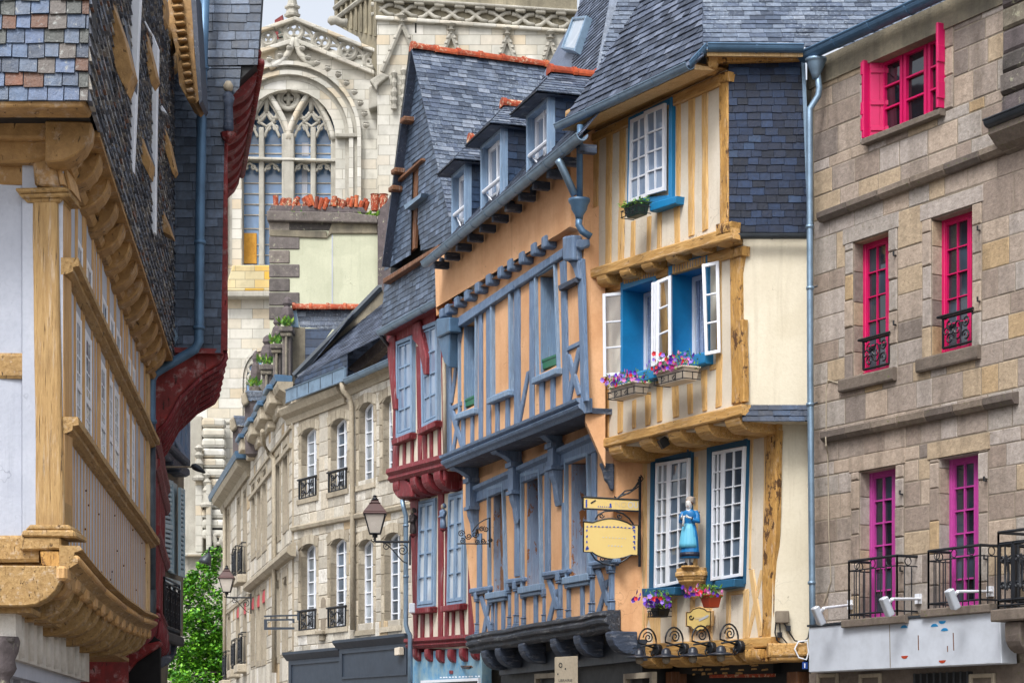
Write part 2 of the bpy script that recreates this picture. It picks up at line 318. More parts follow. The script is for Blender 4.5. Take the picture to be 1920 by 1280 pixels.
# ------------------------------------------------------------ polygon helpers
def area(p): return sum(p[i][0]*p[(i+1) % len(p)][1]-p[(i+1) % len(p)][0]*p[i][1] for i in range(len(p)))/2
def clip(sub, cl):
    if area(cl) < 0: cl = cl[::-1]
    out = list(sub)
    for i in range(len(cl)):
        a, b = cl[i], cl[(i+1) % len(cl)]; inp = out; out = []
        ins = lambda p: (b[0]-a[0])*(p[1]-a[1])-(b[1]-a[1])*(p[0]-a[0]) >= -1e-9
        for j in range(len(inp)):
            p, q = inp[j], inp[(j+1) % len(inp)]; ip, iq = ins(p), ins(q)
            if ip: out.append(p)
            if ip != iq:
                d1 = (b[0]-a[0])*(p[1]-a[1])-(b[1]-a[1])*(p[0]-a[0]); d2 = (b[0]-a[0])*(q[1]-a[1])-(b[1]-a[1])*(q[0]-a[0]); t = d1/(d1-d2)
                out.append((p[0]+(q[0]-p[0])*t, p[1]+(q[1]-p[1])*t))
        if len(out) < 3: return []
    return out
def cut(F, uv, G, w=0):
    """keep the part of a polygon on F that lies below plane G"""
    out = []; f = lambda p: (F.P(p[0], p[1], w)-G.O).dot(G.n)
    for j in range(len(uv)):
        p, q = uv[j], uv[(j+1) % len(uv)]; a, b = f(p), f(q)
        if a <= 0: out.append(p)
        if (a <= 0) != (b <= 0): t = a/(a-b); out.append((p[0]+(q[0]-p[0])*t, p[1]+(q[1]-p[1])*t))
    return out
def bbox(uv): return min(p[0] for p in uv), max(p[0] for p in uv), min(p[1] for p in uv), max(p[1] for p in uv)
def slates(mb, F, uv, rh=.11, tw=.2, th=.014, gap=.006, jit=.006, back=True, rag=0):
    u0, u1, v0, v1 = bbox(uv); r = 0; v = v0 - rnd.random()*.0
    while v < v1:
        u = u0 - rnd.random()*tw - (tw/2 if r % 2 else 0)
        while u < u1:
            wd = tw*rnd.uniform(.8, 1.2); vb = v + rnd.uniform(-jit, jit) - (rnd.random()*rag if v > v0 else 0); tl = rnd.uniform(-.004, .004)
            t = [(u, vb+tl), (u+wd-gap, vb-tl), (u+wd-gap, v+rh), (u, v+rh)]
            c = clip(t, uv)
            if len(c) > 2 and abs(area(c)) > 1e-5:
                k = rnd.uniform(.7, 1.25)*th; n = len(c)
                tp = [F.P(a, b, .002 + k*max(0, min(1, 1-(b-v)/rh*.85))) for a, b in c]; bt = [F.P(a, b, -.004) for a, b in c]
                mb.add(tp+bt, [tuple(range(n))] + [(i, i+n, (i+1) % n+n, (i+1) % n) for i in range(n)])
            u += wd
        v += rh; r += 1
    if back: mb.add([F.P(a, b, -.003) for a, b in uv], [tuple(range(len(uv)))])
def cells(uv, holes):
    us = sorted(set([p for h in holes for p in h[:2]])); vs = sorted(set([p for h in holes for p in h[2:]]))
    u0, u1, v0, v1 = bbox(uv); us = [u0-1]+us+[u1+1]; vs = [v0-1]+vs+[v1+1]
    for i in range(len(us)-1):
        for j in range(len(vs)-1):
            cu, cv = (us[i]+us[i+1])/2, (vs[j]+vs[j+1])/2
            if any(h[0] < cu < h[1] and h[2] < cv < h[3] for h in holes): continue
            c = clip([(us[i], vs[j]), (us[i+1], vs[j]), (us[i+1], vs[j+1]), (us[i], vs[j+1])], uv)
            if len(c) > 2: yield c
def wall(mb, F, uv, holes=(), w=0, th=.25, back=True):
    for c in cells(uv, holes): mb.add([F.P(a, b, w) for a, b in c], [tuple(range(len(c)))])
    for h in holes:
        c = [(h[0], h[2]), (h[1], h[2]), (h[1], h[3]), (h[0], h[3])]
        for i in range(4):
            a, b = c[i], c[(i+1) % 4]; mb.add([F.P(*a, w), F.P(*b, w), F.P(*b, w-th), F.P(*a, w-th)], [(0, 1, 2, 3)])
    n = len(uv)
    for i in range(n):
        a, b = uv[i], uv[(i+1) % n]; mb.add([F.P(*a, w), F.P(*b, w), F.P(*b, w-th), F.P(*a, w-th)], [(0, 1, 2, 3)])
def ashlar(mb, F, uv, holes=(), ch=(.26, .34), bw=(.3, .6), w=0, proud=.012, joint=.012, cham=.012):
    u0, u1, v0, v1 = bbox(uv); rows = [v0]
    while rows[-1] < v1: rows.append(rows[-1]+rnd.uniform(*ch))
    for hv in sorted(set(round(x, 3) for h in holes for x in h[2:])):
        k = min(range(len(rows)), key=lambda i: abs(rows[i]-hv)); rows[k] = hv
    rows = sorted(set(rows))
    for a, b in zip(rows, rows[1:]):
        if b-a < .03: continue
        mid = (a+b)/2; bl = sorted([(h[0], h[1]) for h in holes if h[2] < mid < h[3]]); x = u0; segs = []
        for p, q in bl:
            if p > x: segs.append((x, p))
            x = max(x, q)
        if x < u1: segs.append((x, u1))
        for p, q in segs:
            x = p
            while x < q-.01:
                wd = rnd.uniform(*bw)
                if q-x-wd < bw[0]*.5: wd = q-x
                j = joint/2*rnd.uniform(.6, 1.6); c = clip([(x+j, a+j), (x+wd-j, a+j), (x+wd-j, b-j), (x+j, b-j)], uv)
                if len(c) > 2 and abs(area(c)) > 4e-4:
                    n = len(c); cx = sum(t[0] for t in c)/n; cy = sum(t[1] for t in c)/n; cu, _, cv, _ = bbox(c); bb = bbox(c)
                    hx, hy = max(.01, (bb[1]-bb[0])/2), max(.01, (bb[3]-bb[2])/2); kx, ky = max(.3, 1-cham/hx), max(.3, 1-cham/hy)
                    pr = proud*rnd.uniform(.5, 1.4)
                    f = [F.P(cx+(t[0]-cx)*kx, cy+(t[1]-cy)*ky, w+pr) for t in c]; o = [F.P(t[0], t[1], w+pr*.35) for t in c]; d = [F.P(t[0], t[1], w-.004) for t in c]
                    fs = [tuple(range(n))]
                    for i in range(n): k2 = (i+1) % n; fs += [(i, i+n, k2+n, k2), (i+n, i+2*n, k2+2*n, k2+n)]
                    mb.add(f+o+d, fs)
                x += wd
def hole(F, q, w=0):
    U = [F.at(x, y, w) for x, y in q]; u0, u1, v0, v1 = bbox(U)
    if len(q) == 4: s = sorted(p[0] for p in U); t = sorted(p[1] for p in U); return ((s[0]+s[1])/2, (s[2]+s[3])/2, (t[0]+t[1])/2, (t[2]+t[3])/2)
    return (u0, u1, v0, v1)
def vq(F, x0, x1, y0, y1, w=0):
    """pixel quad whose top and bottom run level on the facade: y0,y1 read at x0"""
    u0, v0 = F.at(x0, y0, w); _, v1 = F.at(x0, y1, w); u1, _ = F.at(x1, y0, w); return (u0, u1, v1, v0)
def lerp2(Q, s, t):
    tl, tr, br, bl = Q; a = (tl[0]+(tr[0]-tl[0])*s, tl[1]+(tr[1]-tl[1])*s); b = (bl[0]+(br[0]-bl[0])*s, bl[1]+(br[1]-bl[1])*s)
    return (a[0]+(b[0]-a[0])*t, a[1]+(b[1]-a[1])*t)
def qb(mb, F, Q, s0, s1, t0, t1, w0, w1): mb.prism_uv(F, [lerp2(Q, s0, t0), lerp2(Q, s1, t0), lerp2(Q, s1, t1), lerp2(Q, s0, t1)], w0, w1)
def UV(F, q, w=0): return [F.at(x, y, w) for x, y in q]
def rect(h): return [(h[0], h[3]), (h[1], h[3]), (h[1], h[2]), (h[0], h[2])]
def sash(F, Q, par, fm, pm, rows, cols, w=0, fw=.045, bar=.022, th=.04, name='sash', pname='pane', bevel=0, bot=1.0, gw=.015):
    """a glazed leaf from uv corners TL,TR,BR,BL: frame mesh with a pane child"""
    W = math.dist(Q[0], Q[1]); H = math.dist(Q[0], Q[3]); a, b = fw/W, fw/H; mb = MB()
    qb(mb, F, Q, 0, a, 0, 1, w, w+th); qb(mb, F, Q, 1-a, 1, 0, 1, w, w+th)
    qb(mb, F, Q, a, 1-a, 0, b, w, w+th-.001); qb(mb, F, Q, a, 1-a, 1-b*bot, 1, w, w+th-.001)
    for i in range(1, cols): s = a+(1-2*a)*i/cols; qb(mb, F, Q, s-bar/W/2, s+bar/W/2, b, 1-b*bot, w+.001, w+th-.0015)
    for i in range(1, rows): t = b+(1-b-b*bot)*i/rows; qb(mb, F, Q, a, 1-a, t-bar/H/2, t+bar/H/2, w+.002, w+th-.002)
    o = obj(name, mb, fm, par, bevel=bevel)
    g = MB(); e = min(.006, gw*.3)
    for i in range(cols):
        for j in range(rows):
            s0, s1, t0, t1 = a+(1-2*a)*i/cols, a+(1-2*a)*(i+1)/cols, b+(1-b-b*bot)*j/rows, b+(1-b-b*bot)*(j+1)/rows; x, y = rnd.uniform(-e, e), rnd.uniform(-e, e)
            g.add([F.P(*lerp2(Q, s, t), w+gw+d) for s, t, d in ((s0, t0, x+y), (s1, t0, -x+y), (s1, t1, -x-y), (s0, t1, x-y))], [(0, 1, 2, 3)])
    obj(pname, g, pm, o)
    return o
def surround(mb, F, Q, w0, w1, fw, sides='lrtb'):
    W = math.dist(Q[0], Q[1]); H = math.dist(Q[0], Q[3]); a, b = fw/W, fw/H
    if 'l' in sides: qb(mb, F, Q, 0, a, 0, 1, w0, w1)
    if 'r' in sides: qb(mb, F, Q, 1-a, 1, 0, 1, w0, w1)
    if 't' in sides: qb(mb, F, Q, a, 1-a, 0, b, w0, w1-.002)
    if 'b' in sides: qb(mb, F, Q, a, 1-a, 1-b, 1, w0, w1-.002)
def studs(F, par, items, mat, w0=-.02, w1=.03, name='stud', wob=.008):
    for q in items: obj(name, MB().timber(F, q, w0, w1, wob), mat, par)
def ribbon(pts3, r, n=6): return MB().tube(pts3, r, n)
def spiral(F, u, v, w, r, turns=1.4, a0=0, dirn=1, n=18):
    return [F.P(u + r*(1-.85*i/n)*math.cos(a0+dirn*turns*2*math.pi*i/n), v + r*(1-.85*i/n)*math.sin(a0+dirn*turns*2*math.pi*i/n), w) for i in range(n+1)]
def corbel(F, par, u0, u1, v1, v0, w0, w1, mat, name='corbel', cut=.55, jit=.01):
    """beam end: a block whose lower front edge is rounded back to the wall"""
    j = lambda: rnd.uniform(-jit, jit); H = v1-v0; D = w1-w0; prof = [(w0, v1), (w1+j(), v1)]
    c = min(H*cut, D); yv = v0+c
    for i in range(6): a = i/5*math.pi/2; prof.append((w1-c+c*math.cos(a), yv-c*math.sin(a)))
    prof.append((w0, v0)); n = len(prof); mb = MB()
    mb.add([F.P(u0+j()*.4, v, w) for w, v in prof]+[F.P(u1+j()*.4, v, w) for w, v in prof], [tuple(range(n)), tuple(range(2*n-1, n-1, -1))]+[(i, (i+1) % n, (i+1) % n+n, i+n) for i in range(n)])
    return obj(name, mb, mat, par, bevel=.012)
def gutter(F, par, A, B, mat, r=.075, name='gutter'):
    """half-round gutter with rolled lip between 3D points"""
    mb = MB(); prof = [(r*math.sin(a), -r*math.cos(a)) for a in [math.radians(x) for x in range(-95, 96, 19)]]
    inner = [(x*.86, y*.86+.004) for x, y in prof[::-1]]; mb.sweep(prof+inner, A, B, F)
    mb.tube([A+F.n*r+Vector((0, 0, .006)), B+F.n*r+Vector((0, 0, .006))], r*.16, 6)
    n = max(2, int((B-A).length/.7))
    for i in range(1, n):
        c = A.lerp(B, i/n); mb.sweep([(p[0]*1.08, p[1]*1.08) for p in prof]+[(p[0]*1.0, p[1]*1.0) for p in prof[::-1]], c, c+(B-A).normalized()*.03, F)
    return obj(name, mb, mat, par)
def pipe(par, pts, r, mat, name='downpipe', rings=()):
    mb = MB().tube(pts, r, 12)
    for p, d in rings: mb.tube([Vector(p)-Vector(d)*.02, Vector(p)+Vector(d)*.02], r*1.25, 12)
    return obj(name, mb, mat, par, smooth=True)
def ridge(par, A, B, mat, r=.09, step=.42, name='ridge_tiles'):
    mb = MB(); L = (B-A).length; n = max(1, round(L/step)); d = (B-A)/n; side = d.cross(Vector((0, 0, 1))).normalized()
    for i in range(n):
        a = A+d*i; prof = [(math.cos(t)*r, math.sin(t)*r*.95) for t in [math.pi*k/8 for k in range(-1, 10)]]; b = len(mb.v); dz = rnd.uniform(-.008, .008)
        secs = [(0, 1.22), (.16, 1.2), (.2, 1.0), (1.05, .93)]
        for s_, k_ in secs:
            for x, y in prof: mb.v.append(a+d*s_+side*x*k_+Vector((0, 0, y*k_+dz)))
        m = len(prof)
        for j in range(len(secs)-1):
            for k in range(m-1): mb.f.append((b+j*m+k, b+j*m+k+1, b+(j+1)*m+k+1, b+(j+1)*m+k))
        mb.f.append(tuple(b+k for k in range(m)))
    return obj(name, mb, mat, par, recalc=False)
def balcony(F, par, u0, u1, v0, v1, w0, w1, mat, style='bars', name='balcony_rail'):
    """iron balcony: front rail and two returns"""
    mb = MB(); c = [(u0, w0), (u0, w1), (u1, w1), (u1, w0)]
    for vv, r in ((v1, .018), (v0+.04, .012), (v1-.12, .008)):
        mb.tube([F.P(u, vv, w) for u, w in c], r, 5)
    for (a, wa), (b, wb) in zip(c, c[1:]):
        L = math.hypot(b-a, wb-wa); n = max(1, round(L/.105))
        for i in range(n+1):
            t = i/n; u, w_ = a+(b-a)*t, wa+(wb-wa)*t; mb.tube([F.P(u, v0-.02, w_), F.P(u, v1 if i in (0, n) else v1-.12, w_)], .014 if i in (0, n) else .008, 5)
        if style == 'bars':
            for i in range(n):
                t = (i+.5)/n; u, w_ = a+(b-a)*t, wa+(wb-wa)*t
                if i % 3 == 1: mb.tube([F.P(u+(b-a)/L*.05*math.cos(x), v1-.06+.05*math.sin(x), w_+(wb-wa)/L*.05*math.cos(x)) for x in [k*math.pi/5 for k in range(11)]], .007, 4)
    return mb
def scroll_panel(mb, F, u0, u1, v0, v1, w, r=.008):
    W, H = u1-u0, v1-v0; cu, cv = (u0+u1)/2, (v0+v1)/2
    for sx in (-1, 1):
        for sy in (-1, 1):
            mb.tube(spiral(F, cu+sx*W*.27, cv+sy*H*.24, w, min(W, H)*.2, 1.5, 0 if sx < 0 else math.pi, sx*sy), r, 4)
    mb.tube([F.P(cu+W*.12*math.cos(a), cv+H*.3*math.sin(a), w) for a in [k*math.pi/8 for k in range(17)]], r, 4)
    for a, b in (((u0, v0), (u0, v1)), ((u1, v0), (u1, v1)), ((u0, v0), (u1, v0)), ((u0, v1), (u1, v1))): mb.tube([F.P(*a, w), F.P(*b, w)], r*1.5, 4)
def body(F, par, u0, u1, v0, v1, depth, mat, w=-.5, name='rear_wall'):
    return obj(name, MB().box(F, u0, u1, v0, v1, w-depth, w), mat, par)
def arch_window(F, par, h, rec, fm, pm, rows=5, rise=.12, stone=None, w=0, cols=2, seam=.02):
    """casement with a segmental head set back in a masonry opening, plus the stone arch that closes the head"""
    u0, u1, v0, v1 = h; cu = (u0+u1)/2; hw = (u1-u0)/2
    arc = lambda x: v1 - rise*((x-cu)/hw)**2
    n = 8; top = [(u0+(u1-u0)*i/n) for i in range(n+1)]
    mb = MB(); mb.prism_uv(F, [(x, arc(x)) for x in top]+[(u1, v1+seam), (u0, v1+seam)], w-rec, w+.012)
    obj('arch_stone', mb, stone, par)
    f = MB(); fw = .05; a = w-rec
    ins = lambda x, k: (cu+(x-cu)*(1-k/hw), arc(x)-k)
    ring = [(x, arc(x)) for x in top]; inn = [ins(x, fw) for x in top]
    for i in range(n): f.prism_uv(F, [ring[i], ring[i+1], inn[i+1], inn[i]], a, a+.05)
    f.box(F, u0, u0+fw, v0, v1-rise, a, a+.05); f.box(F, u1-fw, u1, v0, v1-rise, a, a+.05); f.box(F, u0+fw, u1-fw, v0, v0+fw*1.5, a, a+.049)
    f.box(F, cu-.03, cu+.03, v0+fw, v1-fw, a, a+.055)
    for i in range(1, rows): vv = v0+(v1-v0-rise*.3)*i/rows; f.box(F, u0+fw, u1-fw, vv-.012, vv+.012, a+.004, a+.04)
    if cols > 2:
        for s_ in (-1, 1): f.box(F, cu+s_*(hw/2)-.012, cu+s_*(hw/2)+.012, v0+fw, v1-rise*.6-fw, a+.004, a+.038)
    o = obj('window', f, fm, par)
    g = MB(); g.add([F.P(x, y, a+.015) for x, y in [(u0, v0), (u1, v0)]+[(x, arc(x)) for x in top[::-1]]], [tuple(range(n+3))]); obj('pane', g, pm, o)
    return o
# ============================================================ ground
def structure(name, mb, mat):
    o = obj(name, mb, mat); o['kind'] = 'structure'; return o
structure('ground', MB().add([(-300, -60, -.01), (300, -60, -.01), (300, 500, -.01), (-300, 500, -.01)], [(0, 1, 2, 3)]), M.ground)
structure('paved_street', MB().add([(-3.2, -20, 0), (3.5, -20, 0), (2.0, 25, 0), (-2, 38, 0), (-4, 48, 0), (-9, 66, 0), (-13, 64, 0), (-6, 40, 0), (-4.5, 26, 0)], [tuple(range(9))]), M.granited)
# ============================================================ the granite house with magenta windows (right)
FP = facade(1521, 28, -1260); c7 = crop(1500, 0, 2); c8 = crop(1500, 640, 2)
P = thing('granite_house', 'tan granite block house with magenta windows and French doors at the right of the street', 'house', FP, FP.at(1521, 1400)[0])
FPU = lambda w=0: FP
uL = FP.at(1521, 700)[0]; uR = FP.at(2230, 700)[0]; vTop = FP.at(1700, -40)[1]
def gv(pts): return UV(FP, pts)
# eaves line slopes in the picture from (1505,105) to (1740,0)
eA, eB = FP.at(1521, 122, 0), FP.at(1770, 8, 0); sl_ = (eB[1]-eA[1])/(eB[0]-eA[0]); eV = lambda u: eA[1]+sl_*(u-eA[0])
outl = [(uL, 0), (uR, 0), (uR, eV(uR)), (uL, eV(uL))]
hs = {'top': vq(FP, 1629, 1771, 112, 262), 'ma': vq(FP, 1600, 1667, 455, 707), 'mb': vq(FP, 1747, 1823, 410, 668), 'la': vq(FP, 1612, 1679, 884, 1163), 'lb': vq(FP, 1761, 1835, 859, 1143)}
hl = list(hs.values())
m = MB(); wall(m, FP, outl, hl, 0, .45); obj('wall', m, M.mortar, P)
m = MB(); vc = FP.at(1600, 395)[1]; ashlar(m, FP, [(uL+.06, 3.1), (uR, 3.1), (uR, eV(uR)-.05), (uL+.06, eV(uL)-.05)], [(h[0]-.17, h[1]+.17, h[2]-.02, h[3]+.2) for h in hl], (.24, .36), (.26, .58), joint=.012, proud=.007, cham=.009)
obj('wall_blocks', m, M.granite, P, recalc=False)
for h in hl:   # dressed surrounds: jamb stones and a long lintel
    m = MB()
    for (a, b) in ((h[0]-.17, h[0]), (h[1], h[1]+.17)):
        ashlar(m, FP, rect((a, b, h[2]-.02, h[3]+.001)), (), (.3, .42), (1, 2), proud=.02)
    for (a, s_) in ((h[0]-.003, 1), (h[1]+.003, -1)):     # jamb faces inside the reveal
        J = Fr(FP.P(a, 0, -.3), FP.n if s_ < 0 else FP.n, (0, 0, 1))
        v = h[2]
        while v < h[3]-.03:
            v2 = min(h[3]-.004, v+rnd.uniform(.28, .4)); m.box(FP, min(a, a+s_*.012), max(a, a+s_*.012), v+.006, v2-.006, -.22, -.004); v = v2
    m.box(FP, h[0]-.2, h[1]+.2, h[3]+.006, h[3]+.2, -.005, .018); m.box(FP, h[0]+.01, h[1]-.01, h[3]-.012, h[3]-.004, -.22, -.003)
    obj('window_surround', m, M.granite, P, bevel=.006)
# string courses and cornice
for a, b, t, nm, wd in ((px(1543, 419), px(1990, 250), .14, 'cornice', .12), (px(1550, 830), px(1912, 757), .15, 'string_course', .12)):
    A = FP.pp(*a[0], .0); B = FP.pp(*b[0], .0); m = MB(); n = 7
    for i in range(n):
        p, q = A.lerp(B, i/n+.002), A.lerp(B, (i+1)/n-.002); m.sweep([(-.01, t), (wd, t-.02), (wd+rnd.uniform(-.005, .005), .05), (wd*.6, 0), (-.01, 0)], p, q, FP)
    obj(nm, m, M.granited, P, bevel=.006)
for k in ('ma', 'mb'): h = hs[k]; obj('sill', MB().timber(FP, [(h[0]-.22, h[2]-.005), (h[1]+.16, h[2]-.005), (h[1]+.16, h[2]-.17), (h[0]-.22, h[2]-.17)], -.2, .07, .004, uv=True), M.granited, P)
h = hs['top']; obj('sill', MB().timber(FP, [(h[0]-.02, h[2]), (h[1]+.03, h[2]), (h[1]+.03, h[2]-.08), (h[0]-.02, h[2]-.08)], -.2, .1, .003, uv=True), M.granited, P)
obj('eaves_board', MB().prism_uv(FP, [(uL-.05, eV(uL)-.32), (uR, eV(uR)-.32), (uR, eV(uR)+.02), (uL-.05, eV(uL)+.02)], -.3, .03), M.greyr, P)
# iron hinge pins and rust marks beside the windows
for h in hl[1:]:
    for t in (.3, .8):
        v = h[2]+(h[3]-h[2])*t; obj('hinge_pin', MB().tube([FP.P(h[1]+.16, v, .02), FP.P(h[1]+.16, v, .06), FP.P(h[1]+.16, v+.05, .06)], .012, 6), M.iron, P)
# magenta windows
def pinkwin(h, mat, rows, rec=.22, xl=.0, glass=M.glassk, lead=None, nm='window'):
    u0, u1 = h[0]+xl, h[1]; Q = [(u0, h[3]), (u1, h[3]), (u1, h[2]), (u0, h[2])]; f = MB(); surround(f, FP, Q, -rec, -rec+.07, .055); fr = obj(nm, f, mat, P, bevel=.006)
    um = u0+.05+(u1-u0-.1)*.70
    for a, b in ((u0+.05, um-.002), (um+.002, u1-.05)):
        sash(FP, [(a, h[3]-.05), (b, h[3]-.05), (b, h[2]+.05), (a, h[2]+.05)], fr, mat, glass, rows, 2 if b < u1-.06 else 1, -rec+.01, .035 if lead else .04, .014 if lead else .02, .045)
        if lead:
            l = MB(); n = rows
            sashw = b-a
    return fr
# top window: wide, three lights, with the left shutter folded into the reveal
h = hs['top']; L = [(h[0]+.03, h[3]-.0), (h[1], h[3]-.0), (h[1], h[2]), (h[0]+.03, h[2])]; f = MB(); surround(f, FP, L, -.2, -.1, .05); fr = obj('window', f, M.pink, P, bevel=.006)
for s0, s1 in ((.05, .33), (.345, .655), (.67, .95)): sash(FP, [lerp2(L, s0, .04), lerp2(L, s1, .04), lerp2(L, s1, .96), lerp2(L, s0, .96)], fr, M.pink, M.glassd, 3, 1, -.19, .05, .022, .06)
SH = Fr(FP.P(h[0]+.015, 0, -.22), (FP.n*1.0+FP.r*.42).normalized(), (0, 0, 1))
def shutter(fr, par, u0, u1, v0, v1, mat, louv=False):
    m = MB(); m.box(fr, u0, u1, v0, v1, 0, .03)
    n = max(2, int((u1-u0)/.09))
    for i in range(n): m.box(fr, u0+(u1-u0)*i/n+.006, u0+(u1-u0)*(i+1)/n-.006, v0+.01, v1-.01, .03, .038)
    for t in (.12, .45, .86): m.box(fr, u0+.01, u1-.01, v0+(v1-v0)*t-.03, v0+(v1-v0)*t+.03, .039, .055)
    return obj('shutter', m, mat, par, bevel=.003)
shutter(Fr(FP.P(h[0]+.01, 0, .0), (-FP.n+FP.r*.55).normalized()), P, 0, .26, h[2]+.01, h[3]-.02, M.pink)
sh = MB(); sh.box(FP, h[0]-.035, h[0]+.012, h[2]+.01, h[3]-.02, -.01, .09)
for t in (.1, .3, .8): sh.box(FP, h[0]-.045, h[0]+.0, h[2]+(h[3]-h[2])*t, h[2]+(h[3]-h[2])*t+.16, .0, .1)
obj('shutter', sh, M.pink, P, bevel=.004)
sh = MB(); sh.box(FP, h[1]-.02, h[1]+.02, h[2]+.01, h[3]+.02, -.03, .12)
for t in (.12, .55): sh.box(FP, h[1]+.0, h[1]+.035, h[2]+(h[3]-h[2])*t, h[2]+(h[3]-h[2])*t+.2, .02, .13)
obj('shutter', sh, M.pink, P, bevel=.004)
pinkwin(hs['ma'], M.pink, 5, lead=True, glass=M.glassk, xl=.0); pinkwin(hs['mb'], M.pink, 5, lead=True, glass=M.glassk, xl=.0)
pinkwin(hs['la'], M.purp, 6, nm='french_door', xl=.0, glass=M.glassk); pinkwin(hs['lb'], M.purp, 6, nm='french_door', xl=.0, glass=M.glassk)
# little iron guards of the middle windows
for k in ('ma', 'mb'):
    h = hs[k]; m = MB(); scroll_panel(m, FP, h[0]+.22, h[1]+.02, h[2]+.06, h[2]+.42, .01, .011)
    for i in range(3): m.tube(spiral(FP, h[0]+.3+i*.1, h[2]+.24, .03, .06, 1.2, i), .009, 4)
    m.tube([FP.P(h[0]+.15, h[2]+.44, -.1), FP.P(h[0]+.15, h[2]+.44, .04), FP.P(h[1]+.06, h[2]+.44, .04)], .016, 5); obj('window_guard', m, M.iron, P)
# balconies of the French doors
for q, nm in (((1592, 1682, 1052, 1158), 'bars'), ((1741, 1838, 1033, 1138), 'bars')):
    a = FP.at(q[0], q[2], .32); b = FP.at(q[0], q[3], .32); c = FP.at(q[1], q[2], .32); m = balcony(FP, P, a[0], c[0], b[1], a[1], -.02, .32, M.iron); obj('balcony_rail', m, M.iron, P)
    obj('balcony_slab', MB().timber(FP, [(a[0]-.1, b[1]-.02), (c[0]+.2, b[1]-.02), (c[0]+.2, b[1]-.12), (a[0]-.1, b[1]-.12)], 0, .36, .004, uv=True), M.granited, P)
a = FP.at(1872, 998, .5); b = FP.at(1872, 1142, .5); m = balcony(FP, P, a[0], uR, b[1], a[1], -.02, .5, M.iron, style='x')
for i in range(10): scroll_panel(m, FP, a[0]+.02+i*.24, a[0]+.24+i*.24, b[1]+.1, a[1]-.14, .5, .012)
for i in range(2): scroll_panel(m, Fr(FP.P(a[0], 0, 0), FP.n), .02+i*.24, .24+i*.24, b[1]+.1, a[1]-.14, 0, .012)
obj('balcony_rail', m, M.iron, P); obj('balcony_slab', MB().timber(FP, [(a[0]-.06, b[1]), (uR, b[1]), (uR, b[1]-.14), (a[0]-.06, b[1]-.14)], 0, .56, .004, uv=True), M.granited, P)
corbel(FP, P, a[0]+.1, a[0]+.35, b[1]-.15, b[1]-.5, 0, .5, M.granited)
# ground floor behind the sign, with moulded pilasters
m = MB(); m.box(FP, uL+.02, uR, 0, FP.at(1600, 1258)[1], .0, .05); obj('ground_floor_front', m, M.granited, P)
for x in (1560, 1640, 1850):
    u = FP.at(x, 1300)[0]; m = MB(); surround(m, FP, [(u-.22, FP.at(x, 1262)[1]), (u+.22, FP.at(x, 1262)[1]), (u+.22, .3), (u-.22, .3)], .05, .09, .05); obj('pilaster', m, M.mortarl, P, bevel=.008)
m = MB(); u0, u1 = FP.at(1720, 1300)[0], FP.at(1830, 1300)[0]; m.box(FP, u0, u1, 0, FP.at(1720, 1260)[1]-.02, .04, .07); obj('shop_door', m, M.shopd, P)
m = MB()
for i in range(9): m.tube([FP.P(u0+.05+i*(u1-u0-.1)/8, 0.1, .09), FP.P(u0+.05+i*(u1-u0-.1)/8, FP.at(1720, 1262)[1], .09)], .012, 5)
obj('door_grille', m, M.iron, P)
# quoins of darker rough granite at the right
m = MB(); uq = FP.at(1882, 100)[0]; ashlar(m, FP, [(uq, FP.at(1882, 225)[1]), (uR, FP.at(1882, 225)[1]), (uR, eV(uR)-.05), (uq, eV(uR)-.05)], (), (.22, .3), (.3, .5), proud=.06, cham=.03); obj('quoins', m, M.old, P, recalc=False)
A, B = FP.pp(1853, 240, .3), FP.pp(2230, 92, .3); m = MB(); m.sweep([(-.3, -.28), (-.3, .0), (0, .0), (0, -.08), (-.12, -.2)], A, B, FP); obj('side_cornice', m, M.granited, P); gutter(FP, P, A+Vector((0, 0, .07)), B+Vector((0, 0, .07)), M.zincd, .08)
# roof, gutter, body
gA, gB = FP.pp(1506, 104, .22), FP.pp(1760, -12, .22); gB = gA+(gB-gA)*3.2
gutter(FP, P, gA, gB, M.zincb, .1)
RP = Fr(FP.P(0, 0, .16), (gB-gA).normalized(), (-FP.n*math.cos(math.radians(48))+Vector((0, 0, math.sin(math.radians(48))))))
a = RP.at(1507, 98); m = MB(); slates(m, RP, [(a[0], a[1]), (a[0]+7.5, a[1]), (a[0]+7.5, a[1]+5), (a[0], a[1]+5)], .13, .22)
RP2 = RP
obj('roof', m, M.slateb, P, recalc=False)
body(FP, P, uL+.02, uR, 0, eV(uL)-.1, 6, M.granited, -.46)
# ---- shop sign board with the ghosts of its letters
SB = thing('shop_signboard', 'long stained white metal shop signboard under the magenta French doors', 'sign', FP, FP.at(1516, 1215, .3)[0], 0, .3)
SF = FP.off(.3); q = UV(SF, px(1516, 1175, 1874, 1145, 1878, 1243, 1516, 1260)); m = MB(); m.prism_uv(SF, q, -.24, 0); obj('panel', m, M.signw, SB, bevel=.01)
m = MB(); qb(m, SF, q, -.002, 1.002, -.05, -.005, -.26, .02); obj('top_flashing', m, M.zincd, SB)
m = MB(); qb(m, SF, q, .452, .456, .02, .98, -.001, .001); obj('joint', m, M.mortar, SB)
for s_, t_, c, k in ((.53, .18, 'b', 1), (.53, .75, 'r', -1), (.685, .2, 'b', 1), (.725, .1, 'b', -1), (.735, .3, 'b', 1), (.72, .88, 'r', -1)):
    cu, cv = lerp2(q, s_, t_); m = MB(); n = 10
    pts = [(cu+.062*math.cos(math.pi*i/n), cv+k*.035*math.sin(math.pi*i/n)) for i in range(n+1)]; m.prism_uv(SF, pts, -.001, .004)
    obj('letter_remnant', m, {'b': M.vblue, 'r': m_red if 'm_red' in globals() else M.terrap}[c], SB)
